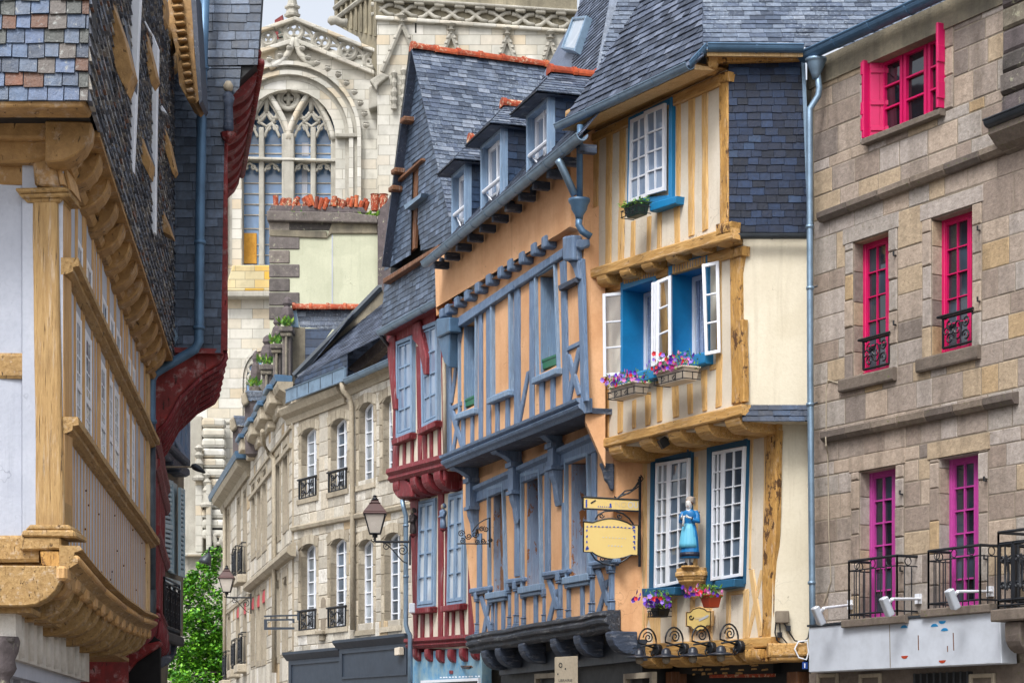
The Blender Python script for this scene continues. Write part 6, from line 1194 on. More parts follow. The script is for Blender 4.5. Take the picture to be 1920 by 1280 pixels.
def louvre(G, q, w=.05):
    U = UV(G, q, w); m = MB(); surround(m, G, U, w, w+.04, .05); H_ = math.dist(U[0], U[3])
    for t0, t1 in ((.03, .49), (.54, .97)):
        n_ = int(H_*(t1-t0)/.065)
        for i in range(n_): t = t0+(t1-t0)*(i+.2)/n_; qb(m, G, U, .08, .92, t, t+(t1-t0)/n_*.55, w+.004, w+.03)
    qb(m, G, U, .05, .95, .49, .54, w, w+.042); o = obj('shutter', m, M.lshut, D3); g = MB(); g.add([G.P(*lerp2(U, s, t), w+.003) for s, t in ((.02, .02), (.98, .02), (.98, .98), (.02, .98))], [(0, 1, 2, 3)]); obj('shutter_backing', g, M.dblue, o)
louvre(F3, cL(136, 415, 172, 425, 172, 808, 136, 800)); louvre(F3, cL(203, 452, 222, 462, 222, 835, 203, 825), .12)
d3(F3, cL(172, 420, 200, 440, 200, 822, 172, 812), .02, .06, M.lshut, 'shutter', .005); d3(F3, cL(150, 830, 215, 850, 215, 1050, 150, 1040), .0, .03, M.lshut, 'window')
for t in (0, 1): d3(F3, cL(156+t*26, 850, 176+t*26, 858, 176+t*26, 1035, 156+t*26, 1030), .03, .034, M.glassl, 'pane')
u0, v1 = F3.at(308, 1082, .3); u1, _ = F3.at(336, 1082, .3); v0 = F3.at(308, 1180, .3)[1]; m = balcony(F3, D3, u0, u1, v0, v1, 0, .3, M.iron, 'x'); n_ = 3
for i in range(n_): scroll_panel(m, F3, u0+(u1-u0)*i/n_, u0+(u1-u0)*(i+1)/n_, v0+.06, v1-.06, .3, .014)
obj('balcony_rail', m, M.iron, D3); m = MB(); m.box(F3, u0-.1, u1+.1, v0-.16, v0-.02, -.1, .36); obj('balcony_slab', m, M.shopd, D3, bevel=.02)
for t in (.1, .5, .9): u = u0+(u1-u0)*t; corbel(F3, D3, u-.1, u+.1, v0-.16, v0-.5, -.1, .28, M.dblue, 'joist_end', cut=1)
d3(F3, cL(30, 1180, 180, 1160, 175, 1195, 120, 1225, 30, 1200), .0, .3, M.dblue, 'console', .03)
# lamp on a horizontal rod
lp = thing('rod_lamp', 'small grey spotlight on a thin horizontal rod before the blue-grey jetty', 'lamp', G3, *G3.at(310, 876), 0); g5 = frontal(31).pp
obj('rod', MB().tube([g5(300, 875), g5(364, 875)], .014, 6), M.mortarl, lp); m = MB(); m.tube([g5(359, 872), g5(364, 874), g5(372, 878), g5(385, 886)], [.02, .05, .05, .012], 10); obj('lamp_head', m, M.zincd, lp, smooth=True)
lp = thing('spot_lamp', 'small dark floodlight in front of the cathedral wall above the tree', 'lamp', frontal(60), *frontal(60).at(388, 1050), 0); g5 = frontal(60).pp
m = MB(); m.tube([g5(391, 1036), g5(391, 1042), g5(386, 1050), g5(384, 1056)], [.03, .1, .17, .19], 10); obj('shade', m, M.zincd, lp, smooth=True); obj('stem', MB().tube([g5(393, 1025), g5(391, 1038)], .03, 6), M.iron, lp)
# ============================================================ long freestone row on the right behind the red house
c5b = crop(400, 400, 2.845); c6b = crop(400, 830, 2.845)
FS = facade(742, 45, -1300); u735 = FS.at(742, 900)[0]
A_ = thing('stone_house', 'pale freestone house with arched white windows, zinc gutter and dark shop front', 'house', FS, u735)
uS0, uS1 = FS.at(549, 900)[0], FS.at(790, 900)[0]; vE = FS.at(549, 772)[1]
wn_a = [(581, 594, 806, 935), (637, 651, 788, 922), (690, 701, 758, 910), (735, 748, 745, 890)]; wn_b = [(581, 593, 1021, 1181), (636, 650, 1011, 1176), (689, 700, 1013, 1181), (738, 751, 1000, 1174)]
def opening(F, x0, x1, yt, yb, rec=.22, grow=0):
    uL_ = F.at(x0, yt, -rec)[0]; uR_ = F.at(x1, yt, 0)[0]; return (uL_-grow, uR_, F.at((x0+x1)/2, yb, -rec)[1], F.at((x0+x1)/2, yt, -rec)[1])
ha = [opening(FS, *w_) for w_ in wn_a]; hb_ = [opening(FS, *w_) for w_ in wn_b]; vt = sum(h[3] for h in ha)/4
hsA = ha+hb_; poly = [(uS0, 2.6), (uS1, 2.6), (uS1, vE+.1), (uS0, vE+.1)]
m = MB(); wall(m, FS, [(uS0, 0), (uS1, 0), (uS1, vE+.3), (uS0, vE+.3)], hsA, 0, .35); obj('wall', m, M.mortarl, A_)
m = MB(); ashlar(m, FS, poly, [(h[0]-.14, h[1]+.14, h[2]-.0, h[3]+.14) for h in hsA], (.22, .34), (.28, .6), proud=.014, joint=.012); obj('wall_blocks', m, M.lime, A_, recalc=False)
for h in hsA:
    m = MB()
    for a, b in ((h[0]-.14, h[0]), (h[1], h[1]+.14)): ashlar(m, FS, rect((a, b, h[2]-.02, h[3]-.12)), (), (.3, .5), (1, 2), proud=.02)
    n = 5
    for i in range(n):  # voussoirs
        t0, t1 = (i+.04)/n, (i+.96)/n; cu, hw, R_1 = (h[0]+h[1])/2, (h[1]-h[0])/2+.14, .0
        f = lambda t, k: (cu+(t*2-1)*(hw+k*.05), h[3]-.12*((t*2-1)**2)+k*.2); m.prism_uv(FS, [f(t0, 0), f(t1, 0), f(t1, 1), f(t0, 1)], 0, .024)
    v = h[2]
    while v < h[3]-.1: v2 = min(h[3]-.08, v+rnd.uniform(.3, .45)); m.box(FS, h[0], h[0]+.012, v+.006, v2-.006, -.2, -.004); v = v2
    m.box(FS, h[0]-.16, h[1]+.12, h[2]-.12, h[2]-.01, -.2, .05); obj('window_surround', m, M.limet, A_)
for i, h in enumerate(hsA): arch_window(FS, A_, h, .2, M.white, M.glass if i % 2 else M.glassm, 6 if i < 4 else 7, .12, M.limet)
for i in (0, 1, 4, 5):
    h = hsA[i]; m = MB(); scroll_panel(m, FS, h[0]-.02, h[1]+.02, h[2]+.0, h[2]+.42, .04, .014); 
    for k in range(4): m.tube([FS.P(h[0]+(h[1]-h[0])*(k+.5)/4, h[2], .04), FS.P(h[0]+(h[1]-h[0])*(k+.5)/4, h[2]+.42, .04)], .012, 4)
    m.tube([FS.P(h[0]-.1, h[2]+.44, .05), FS.P(h[1]+.08, h[2]+.44, .05)], .022, 5); obj('window_guard', m, M.iron, A_)
# string course, niche, cornice, gutter
sA, sB = FS.pp(552, 998), FS.pp(664, 976); m = MB(); m.sweep([(0, 0), (.10, .03), (.12, .1), (.06, .14), (0, .16)], sA, FS.pp(790, 951), FS, 8, .004); obj('string_course', m, M.limet, A_)
u, v = FS.at(607, 1181); m = MB(); hw = .13; m.prism_uv(FS, [(u-hw, v), (u+hw, v)]+[(u+hw*math.cos(a), v+.62+hw*math.sin(a)) for a in [k*math.pi/8 for k in range(9)]], -.02, .016); obj('niche', m, M.mortar, A_); m = MB(); m.box(FS, u-.2, u+.2, v-.1, v, 0, .14); m.box(FS, u-.12, u+.12, v-.24, v-.1, 0, .08); obj('niche_sill', m, M.limet, A_, bevel=.02)
cA, cB = FS.pp(540, 778, .0), FS.pp(650, 735, .0); m = MB(); m.sweep([(-.05, -.25), (.05, -.25), (.08, -.12), (.2, -.04), (.26, .08), (.26, .12), (-.05, .12)], cA, cB, FS, 5, .003); obj('cornice', m, M.limet, A_)
cC, cD = FS.pp(650, 735, .0), FS.pp(790, 672, .0); m = MB(); m.sweep([(-.05, -.12), (.05, -.12), (.08, .0), (.2, .06), (.22, .2), (-.05, .24)], cC, cD, FS, 5, .003); obj('cornice', m, M.limet, A_)
g1, g2 = FS.pp(538, 755, .3), FS.pp(648, 713, .3); m = MB(); m.sweep([(-.02, 0), (.03, 0), (.03, .28), (-.02, .28)], g1, g2, FS, 1); m.sweep([(.03, .27), (.06, .29), (.03, .31)], g1, g2, FS, 1); m.sweep([(.03, -.02), (.05, .0), (.03, .02)], g1, g2, FS, 1); obj('gutter', m, M.zinc, A_)
m = MB()
for i in range(1, 5): p = g1.lerp(g2, i/5); m.sweep([(.03, .01), (.036, .01), (.036, .27), (.03, .27)], p, p+FS.r*.02, FS)
obj('gutter_seam', m, M.zincd, A_); gutter(FS, A_, FS.pp(650, 712, .3), FS.pp(740, 672, .3), M.zinc, .09)
pipe(A_, [FS.pp(641, 718, .3), FS.pp(643, 732, .3), FS.pp(656, 746, .12), FS.pp(659, 760, .1), FS.pp(661, 980, .1), FS.pp(661, 1180, .1)], .055, M.limet, 'downpipe', [(FS.pp(660, 960, .1), (0, 0, 1))])
# roof of the stone house, slate parapet, lichened gable wall
PF = FS.off(.05); m = MB(); slates(m, PF, UV(PF, px(553, 712, 652, 664, 652, 712, 553, 745)), .11, .24, .012); obj('slate_parapet', m, M.slated, A_, recalc=False)
rp_ = math.radians(42); RS = Fr(FS.pp(553, 712, .0), (FS.pp(652, 664, .0)-FS.pp(553, 712, .0)), -FS.n*math.cos(rp_)+Vector((0, 0, math.sin(rp_))))
m = MB(); slates(m, RS, [RS.at(*p) for p in ((553, 712), (652, 664), (765, 610), (765, 540), (716, 560))], .12, .22, .014); obj('roof', m, M.slater, A_, recalc=False)
GG = frontal(50.4); TG = Fr(frontal(50.2).pp(560, 712), (1, 0, 0), (0, .45, .9)); m = MB(); slates(m, TG, [TG.at(*p) for p in ((560, 712), (655, 705), (760, 680), (760, 545), (722, 585))], .12, .22, .014); obj('roof', m, M.slater, A_, recalc=False); m = MB(); m.prism(GG, px(552, 706, 712, 541, 720, 545, 720, 590, 640, 650, 560, 708), -.3, 0); obj('gable_parapet', m, M.greyr, A_); m = MB(); m.tube([GG.pp(552, 705, .0), GG.pp(712, 540, .0), GG.pp(716, 540, 0)], .09, 6); m.tube([GG.pp(560, 709, .06), GG.pp(640, 652, .06), GG.pp(720, 592, .06)], .08, 6); obj('parapet_flashing', m, M.zincd, A_)
m = MB(); m.prism(FS.off(-.6), px(652, 690, 740, 612, 742, 632, 668, 700), -.2, .0); obj('roof_parapet', m, M.old, A_)
G6 = frontal(53); m = MB(); slates(m, G6, UV(G6, px(556, 581, 662, 581, 630, 618, 562, 613)), .11, .22, .012); obj('dormer_roof', m, M.slate, A_, recalc=False); ridge(A_, G6.pp(548, 577, .1), G6.pp(676, 577, .1), M.terra, .11, .45)
m = MB(); slates(m, G6, UV(G6, px(571, 616, 624, 616, 600, 650, 571, 680)), .2, .5, .014); obj('dormer_cheek', m, M.slated, A_, recalc=False); m = MB(); m.prism(G6, px(534, 614, 572, 614, 572, 680, 552, 720, 534, 740), -.4, .02); obj('dormer_wall', m, M.greyr, A_); m = MB(); m.prism(G6, px(541, 582, 556, 582, 560, 613, 540, 613), -.2, .04); obj('lead_apron', m, M.zinc, A_)
m = MB(); m.box(FS, uS0+.1, uS1, 0, vE, -6, -.6); obj('rear_wall', m, M.mortarl, A_)
# dark shop front
sg = M.sgrey
for x0, x1, yt, yb, w_ in ((541, 643, 1228, 1340, .25), (636, 768, 1206, 1340, .35)):
    a, b = FS.at(x0, yt, w_), FS.at(x1, yt, w_); vv = a[1]-.03; m = MB(); m.box(FS, a[0], b[0], 0, vv, -.1, w_); m.sweep([(w_, vv-.1), (w_+.12, vv+.04), (w_+.12, vv+.1), (-.0, vv+.12), (0, vv-.1)], FS.P(a[0]-.1, 0, 0), FS.P(b[0], 0, 0), FS); obj('shop_front', m, sg, A_)
    m = MB(); surround(m, FS, [(a[0]+.15, vv-.15), (b[0]-.1, vv-.15), (b[0]-.1, vv-.75), (a[0]+.15, vv-.75)], w_, w_+.03, .05); obj('fascia_moulding', m, sg, A_)
    for u in (a[0]+.2, b[0]-.25): m = MB(); surround(m, FS, [(u, vv-.9), (u+.25, vv-.9), (u+.25, .3), (u, .3)], w_, w_+.04, .04); obj('pilaster', m, sg, A_)
fx = thing('bulkhead_light', 'small white box lamp fixed on the dark shop fascia', 'lamp', FS, *FS.at(743, 1222, .4), .36); m = MB(); m.prism(FS, px(739, 1214, 748, 1212, 748, 1227, 739, 1228), .36, .48); obj('casing', m, M.whitep, fx, bevel=.01)
# hanging sign bracket with empty frame
hs_ = thing('sign_bracket', 'dark blue bracket with an open sign frame on the freestone wall', 'sign', FS, *FS.at(560, 1158), 0); GB = frontal(48.8)
m = MB(); m.prism(GB, px(495, 1153, 560, 1151, 560, 1154, 495, 1156), -.04, 0); m.prism(GB, px(557, 1148, 561, 1148, 561, 1162, 557, 1162), -.05, .01); obj('arm', m, M.sgrey, hs_)
m = MB(); m.prism(GB, px(495, 1160, 552, 1159, 552, 1162.5, 495, 1163), -.04, 0); m.prism(GB, px(495, 1160, 500.5, 1160, 500.5, 1180, 495, 1180), -.04, .001); m.prism(GB, px(495, 1175, 552, 1175, 552, 1179, 495, 1180), -.04, .002); m.prism(GB, px(548, 1160, 552, 1160, 552, 1167, 548, 1167), -.04, .003); obj('frame', m, M.sgrey, hs_)
for x in (508, 538): obj('hanger', MB().tube([GB.pp(x, 1155, -.02), GB.pp(x, 1160, -.02)], .015, 5), M.iron, hs_)
# ---- receding part of the row
FB = facade(548, 49.6, 110)
B_ = thing('stone_terrace', 'long narrow-looking freestone terrace receding down the curved street with blue zinc cornices', 'house', FB, FB.at(548, 1400)[0])
uB0, uB1 = FB.at(470, 900)[0], FB.at(548, 900)[0]; uC0 = FB.at(420, 1000)[0]; vB = FB.at(548, 725)[1]; vC = FB.at(470, 868)[1]
slim = [(521, 532, 848, 1005), (537, 545, 830, 985), (477, 483, 902, 1037), (488, 493, 892, 1034), (498, 504, 874, 1023), (522, 529, 1085, 1234), (537, 543, 1078, 1220), (476, 482, 1116, 1241), (487, 492, 1111, 1241), (497, 502, 1102, 1238)]
slimc = [(430, 435, 951, 1076), (449, 455, 928, 1076), (461, 467, 914, 1072), (431, 436, 1148, 1270), (448, 453, 1134, 1250), (461, 467, 1126, 1240)]
def op2(x0, x1, yt, yb): xm = (x0+x1)/2; a, b = FB.at(x0, yt, -.1)[0], FB.at(x1, yt, 0)[0]; c = (a+b)/2; hw = min(.5, (b-a)/2); return (c-hw, c+hw, FB.at(xm, yb)[1], FB.at(xm, yt)[1])
for nm, u0, u1, v1, items in (('near', uB0, uB1, vB, slim), ('far', uC0, uB0, vC, slimc)):
    hs2 = [op2(*w_) for w_ in items]; m = MB(); wall(m, FB, [(u0, 0), (u1, 0), (u1, v1), (u0, v1)], hs2, 0, .3); obj('wall', m, M.mortarl, B_)
    m = MB(); ashlar(m, FB, [(u0, 2), (u1, 2), (u1, v1), (u0, v1)], [(h[0]-.16, h[1]+.16, h[2]-.1, h[3]+.16) for h in hs2], (.26, .38), (.4, .8), proud=.016, joint=.014); obj('wall_blocks', m, M.lime, B_, recalc=False)
    for i, h in enumerate(hs2):
        m = MB(); surround(m, FB, [(h[0]-.16, h[3]+.16), (h[1]+.16, h[3]+.16), (h[1]+.16, h[2]-.1), (h[0]-.16, h[2]-.1)], 0, .035, .16); obj('window_surround', m, M.limet, B_)
        arch_window(FB, B_, h, .14, M.white, M.glassm if i % 3 else M.glass, 6, .14, M.limet)
        lo = (i >= 5 and nm == 'near') or (i >= 3 and nm == 'far')
        if lo and (nm == 'far' or i >= 7) and i != 3:
            m = MB(); m.box(FB, h[0], h[1], h[3]-.32, h[3]-.02, -.1, .01); obj('awning', m, M.red_aw, B_)
        if nm == 'far' and i in (1, 2, 3, 4, 5):
            m = balcony(FB, B_, h[0]-.1, h[1]+.1, h[2]-.05, h[2]+.85, 0, .16, M.iron, 'x'); scroll_panel(m, FB, h[0], h[1], h[2]+.1, h[2]+.7, .17, .02); obj('window_guard', m, M.iron, B_); obj('sill', MB().box(FB, h[0]-.15, h[1]+.15, h[2]-.3, h[2]-.06, 0, .3), M.limet, B_, bevel=.03)
def crn(x0, x1, y1, mat=M.limet, s=1.0, nm='cornice', prof=None, ua=None, ub=None):
    a, v = FB.at(x1, y1)[0], FB.at(x1, y1)[1]; b = FB.at(x0, y1)[0]; m = MB(); m.sweep([(p[0]*s, p[1]*s+v) for p in (prof or [(-.02, -.3), (.08, -.3), (.12, -.16), (.3, -.06), (.34, .06), (.34, .12), (-.02, .12)])], FB.P(b, 0, 0), FB.P(a, 0, 0), FB, 6, .004); obj(nm, m, mat, B_)
crn(470, 548, 725); crn(420, 470, 868, s=1.2); zp = [(-.02, .12), (.36, .12), (.40, .26), (.38, .28), (-.02, .26)]; crn(470, 546, 725, M.zincb, 1, 'zinc_gutter', zp); crn(417, 472, 868, M.zincb, 1.2, 'zinc_gutter', zp)
crn(470, 555, 1034, prof=[(0, -.1), (.12, -.08), (.22, 0), (.2, .12), (.1, .2), (0, .22)], nm='string_course'); crn(420, 470, 1115, prof=[(0, -.04), (.06, -.03), (.06, .04), (0, .05)], nm='string_course')
crn(470, 548, 835, prof=[(0, -.06), (.08, -.05), (.08, .05), (0, .07)], nm='string_course'); crn(470, 548, 800, prof=[(0, -.04), (.06, -.03), (.06, .04), (0, .05)], nm='string_course')
for k in range(4):   # console blocks that break the cornice
    x = 478+k*19; u, v = FB.at(x, 725+(548-x)*1.55)[0], vB; m = MB(); m.box(FB, u-.4, u+.4, v-.22, v+.1, 0, .42); m.box(FB, u-.32, u+.32, v-.42, v-.22, 0, .22); obj('cornice_block', m, M.limet, B_, bevel=.03); m = MB(); m.box(FB, u-.5, u+.5, v+.1, v+.22, 0, .50); obj('zinc_cap', m, M.zincb, B_, bevel=.02)
pipe(B_, [FB.pp(492, 808, .4), FB.pp(494, 830, .3), FB.pp(504, 850, .1), FB.pp(514, 862, .1), FB.pp(514, 1260, .1)], .06, M.limet, 'downpipe'); pipe(B_, [FB.pp(421, 945, .1), FB.pp(421, 1300, .1)], .06, M.limet, 'downpipe')
m = MB(); m.box(FB, uC0, uB1, 0, vC-.1, -5, -.35); m.box(FB, uB0, uB1, vC-.1, vB-.1, -5, -.36); obj('rear_wall', m, M.mortarl, B_)
RB = Fr(FB.P(0, vB+.1, -.1), FB.r, -FB.n*math.cos(.9)+Vector((0, 0, math.sin(.9)))); m = MB(); slates(m, RB, [(uB0, 0), (uB1, 0), (uB1, 2.2), (uB0, 2.2)], .14, .26, .014); obj('roof', m, M.slater, B_, recalc=False)
# stone dormers with finials, mossy and sprouting plants
def finial(x, yb, yt, wd, Z, label):
    G = frontal(Z); u, v0 = G.at(x, yb); v1 = G.at(x, yt)[1]; h = v1-v0; w2 = wd*Z/F0/2; t = thing('stone_pinnacle', label, 'pinnacle', G, u, v0, 0, 'weathered dormer pinnacles with sprouting plants'); m = MB()
    m.box(G, u-w2*.62, u+w2*.62, v0, v0+h*.58, -.5, 0); m.box(G, u-w2*.2, u+w2*.2, v0+.1, v0+h*.54, 0, .08); obj('shaft', m, M.old, t, bevel=.04); m = MB(); m.box(G, u-w2, u+w2, v0+h*.58, v0+h*.64, -.6, .15); m.box(G, u-w2*.8, u+w2*.8, v0+h*.53, v0+h*.58, -.55, .1); obj('capital', m, M.old, t, bevel=.03)
    o = G.P(u, v0+h*.64, -.2); r = w2*.85; obj('ball', MB().lathe(o, [(r*.7, 0), (r*.5, h*.03), (r*.95, h*.09), (r*1.05, h*.15), (r*.8, h*.22), (r*.45, h*.25), (r*.75, h*.28), (r*.6, h*.33), (.02, h*.36)], 10, flute=.12, nf=4), M.old, t)
    m = MB()
    for i in range(60): p = G.P(u+rnd.uniform(-w2, w2), v0+h*.64+rnd.uniform(-.02, .12), rnd.uniform(-.1, .3)); a = Vector((rnd.uniform(-1, 1), rnd.uniform(-1, 0), rnd.uniform(.2, 1)))*.09; b = Vector((rnd.uniform(-1, 1), 0, rnd.uniform(-.4, .4)))*.04; m.add([p, p+a+b, p+a*1.8, p+a-b], [(0, 1, 2, 3)])
    obj('sprouting_plant', m, M.leafs, t, recalc=False, kind='stuff')
finial(537, 720, 553, 26, 52.5, 'tallest weathered pinnacle against the grey quoins, with a carved ball top'); finial(519, 745, 590, 24, 54, 'weathered pinnacle with ferns, second from the right of the stepped row'); finial(500, 790, 625, 27, 56, 'weathered pinnacle with orange-green ferns, third from the right of the row')
finial(478, 850, 655, 20, 59, 'lowest weathered ball pinnacle, nearest the small arched church window')
def stub(x0, x1, yt, yb, Z, label):
    G = frontal(Z); t = thing('stone_dormer', label, 'dormer', G, *G.at((x0+x1)/2, yb), 0, 'small stone dormers over the terrace'); m = MB(); m.prism(G, px(x0+6, yt+18, x1, yt+20, x1, yb, x0+8, yb), -1, 0); obj('cheek', m, M.old, t); m = MB(); m.prism(G, px(x0, yt+8, x0+8, yt, x0+14, yt+22, x0+4, yt+30, x0, yt+22), -.3, .2); obj('scroll', m, M.limet, t, bevel=.05)
    m = MB(); slates(m, G.off(.05), UV(G, px(x0+8, yt, x1, yt+1, x1, yt+20, x0+13, yt+18)), .12, .3, .014); obj('roof', m, M.slate, t, recalc=False)
stub(452, 492, 732, 850, 58, 'small stone dormer with slate top just left of the blue cornices'); stub(430, 460, 779, 900, 64, 'farthest small stone dormer with a purple-grey cheek, by the cathedral wall')
# ============================================================ chimney house: pale green wall with grey quoins
GC = frontal(57); K = thing('chimney_house', 'pale green rendered gable wall with grey quoins and a tiled chimney top', 'house', GC, *GC.at(610, 1400), 0)
m = MB(); m.prism(GC, px(506, 432, 708, 432, 708, 1150, 506, 1150), -3.5, 0); obj('wall', m, M.green, K)
m = MB(); v = GC.at(510, 600)[1]; i = 0; U0 = GC.at(506, 500)[0]
while v < GC.at(510, 400)[1]-.1:
    wd = (.6, 1.1)[i % 2]*.52+.02; m.box(GC, U0-.02, U0+wd+.2, v+.012, v+.36, -.3, .03); v += .375; i += 1
for b_ in [m]: obj('quoins', b_, M.quoin, K, bevel=.02)
m = MB(); m.prism(GC, px(506, 430, 612, 433, 614, 447, 506, 443), 0, .05); m.prism(GC, px(612, 447, 622, 418, 626, 412, 708, 416, 708, 438, 622, 438), 0, .06); obj('string_band', m, M.greyr, K, bevel=.02)
m = MB(); m.prism(GC, px(622, 438, 624, 438, 624, 600, 622, 600), 0, .012); obj('render_joint', m, M.whitew, K)
m = MB(); m.prism(GC, px(500, 394, 660, 398, 706, 404, 708, 418, 500, 413), -1.2, .2); m.prism(GC, px(508, 384, 680, 388, 690, 400, 504, 396), -1.1, .1); m.prism(GC, px(512, 413, 622, 413, 622, 432, 512, 432), -.9, .02); obj('chimney_cap', m, M.old, K, bevel=.03)
m = MB()
for i in range(34): x = 518+i*5.0; u, v = GC.at(x, 388+rnd.uniform(0, 8)); a = rnd.uniform(-.5, .5); h = rnd.uniform(.18, .34); p = GC.P(u, v, rnd.uniform(-.1, .1)); d = Vector((math.sin(a), 0, math.cos(a))); m.tube([p, p+d*h], [rnd.uniform(.05, .07), rnd.uniform(.05, .08)], 8)
obj('broken_tiles', m, M.terra, K)
m = MB()
for i in range(50): u, v = GC.at(rnd.choice((686, 702, 560, 640))+rnd.uniform(-5, 5), 412); p = GC.P(u, v, .1); a = Vector((rnd.uniform(-1, 1), -.5, rnd.uniform(.2, 1)))*.13; b = Vector((rnd.uniform(-1, 1), 0, rnd.uniform(-.4, .4)))*.05; m.add([p, p+a+b, p+a*1.8, p+a-b], [(0, 1, 2, 3)])
obj('sprouting_plant', m, M.leafs, K, recalc=False, kind='stuff')
for x in (703, 719): o = GC.pp(x, 382, -.6); obj('chimney_pot', MB().lathe(o-Vector((0, 0, .2)), [(.10, 0), (.12, .3), (.11, .42), (.13, .45), (.10, .46)], 12), M.terra, K, smooth=False)
m = MB(); m.prism(GC, px(708, 395, 724, 380, 732, 365, 732, 700, 708, 700), -1, .15); obj('party_wall', m, M.old, K)
# ============================================================ cathedral
GK = frontal(90); cK = crop(400, 0, 3.2)
CT = thing('cathedral', 'pale granite Gothic cathedral wall with a great traceried window, pierced parapet and square tower', 'cathedral', GK, *GK.at(600, 1400), 0)
kp = lambda pts, w0, w1, mat, name, bev=0, lab=None: obj(name, MB().prism(GK, pts, w0, w1), mat, CT, lab, bevel=bev)
cu0, cv0 = GK.at(541, 256); s_ = 90/F0
uL0, uR0 = GK.at(455, 300)[0], GK.at(622, 300)[0]; vSill = GK.at(541, 497)[1]; vSp = cv0
# wall with the great opening: built from convex pieces
m = MB(); RI = 88*s_
def ringpts(cx, cy, r, a0, a1, n=14): return [(cx+r*math.cos(a0+(a1-a0)*i/n), cy+r*math.sin(a0+(a1-a0)*i/n)) for i in range(n+1)]
W0, W1 = GK.at(-200, 0)[0], GK.at(716, 0)[0]; cuv = GK.at
m.box(GK, W0, cu0-RI, vSill, vSp, -1, 0); m.box(GK, cu0+RI, W1, vSill, vSp, -1, 0); m.box(GK, W0, W1, 0, vSill, -1, 0)
vG = GK.at(541, 95)[1]
for i in range(14):
    a, b = math.pi*i/14, math.pi*(i+1)/14; x0, x1 = cu0+RI*math.cos(a), cu0+RI*math.cos(b); y0, y1 = vSp+RI*math.sin(a), vSp+RI*math.sin(b); m.prism_uv(GK, [(x0, y0), (x0, vG), (x1, vG), (x1, y1)], -1, 0)
m.box(GK, W0, cu0-RI, vSp, vG, -1, 0); m.box(GK, cu0+RI, W1, vSp, vG, -1, 0); m.prism(GK, px(400, 136, 553, 72, 708, 137, 708, 160, 400, 160), -.8, -.02)
obj('wall', m, M.cath, CT, recalc=False)
# arch mouldings
for r0, r1, w0, w1 in ((130, 137, 0, .35), (122, 130, -.1, .12), (114, 122, -.2, .22), (106, 114, -.35, .02), (98, 106, -.5, -.1), (90, 98, -.6, -.32)):
    n = 20; mb = MB()
    for i in range(n):
        a, b = math.pi*i/n, math.pi*(i+1)/n; P4 = [(cu0+r*s_*math.cos(t), vSp+r*s_*math.sin(t)) for r, t in ((r0, a), (r1, a), (r1, b), (r0, b))]; mb.prism_uv(GK, P4, w0, w1+rnd.uniform(0, .01))
    mb.box(GK, cu0+r0*s_, cu0+r1*s_, vSill-.6*(r0 > 110), vSp, w0, w1); mb.box(GK, cu0-r1*s_, cu0-r0*s_, vSill-.6*(r0 > 110), vSp, w0, w1); obj('arch_moulding', mb, M.cathd if r0 in (122, 106) else M.cath, CT, recalc=False)
for k in (-1, 1):
    for r in (94, 102, 110, 118, 126, 133): obj('colonnette', MB().tube([GK.P(cu0+k*r*s_, vSill-.6, .02 if r > 112 else -.2), GK.P(cu0+k*r*s_, vSp, .02 if r > 112 else -.2)], .07, 6), M.cath, CT, smooth=True)
for k in (-1, 1): obj('impost', MB().box(GK, cu0+k*113*s_-.55, cu0+k*113*s_+.55, vSp-.1, vSp+.06, -.2, .3), M.cathd, CT, bevel=.03)
# glass
m = MB(); m.box(GK, cu0-90*s_, cu0+90*s_, vSill, vSp, -.95, -.85); m.prism_uv(GK, ringpts(cu0, vSp-.01, 90*s_, 0, math.pi), -.95, -.85); obj('stained_glass', m, M.glassc, CT)
for y in (262, 278, 334, 354, 374, 394, 420, 450, 470): v = GK.at(541, y)[1]; obj('glazing_bar', MB().box(GK, cu0-88*s_, cu0+88*s_, v-.02, v+.02, -.84, -.80), M.lime, CT)
kp(px(454, 437, 481, 437, 481, 494, 454, 494), -.84, -.78, M.osb, 'plywood_panel'); kp(px(566, 268, 579, 268, 579, 292, 566, 292), -.84, -.82, M.whitew, 'pale_pane'); kp(px(566, 312, 576, 312, 576, 380, 566, 380), -.84, -.82, M.whitew, 'pale_pane')
# mullions, transom, tracery
def vbar(x0, x1, y0, y1, w=-.35, mat=None, name='mullion'): kp(px(x0, y0, x1, y0, x1, y1, x0, y1), -.8, w, mat or M.cathd, name, .05)
vbar(528, 551, 250, 497, -.2); vbar(582, 592, 238, 497); vbar(485, 495, 238, 497); vbar(620, 632, 256, 497, -.3); vbar(446, 455, 256, 497, -.3)
kp(px(446, 293, 632, 298, 632, 303, 446, 298), -.8, -.15, M.cath, 'transom', .03)
def arc2(pts, r, mat=None, w=-.45, name='tracery'): obj(name, MB().tube([GK.P(*GK.at(x, y, w), w) for x, y in pts], r, 6), mat or M.cathd, CT, smooth=True)
def pointed(cx, hw, ysp, ytop, n=8):
    L = []
    for i in range(n+1): t = i/n; L.append((cx-hw*math.cos(t*math.pi/2)**.9 if t < 1 else cx, ysp-(ysp-ytop)*math.sin(t*math.pi/2)**.85 if False else ysp-(ysp-ytop)*(1-(1-t)**1.6)))
    L = [(cx-hw*(1-t)**1.0*(1+.55*t) if t < 1 else cx, ysp-(ysp-ytop)*t) for t in [i/n for i in range(n+1)]]
    return L+[(2*cx-x, y) for x, y in L[::-1][1:]]
for cx in (500, 582): arc2(pointed(cx, 44, 262, 172), .13, M.cath, -.3); arc2(pointed(cx, 38, 262, 184), .07, w=-.42)
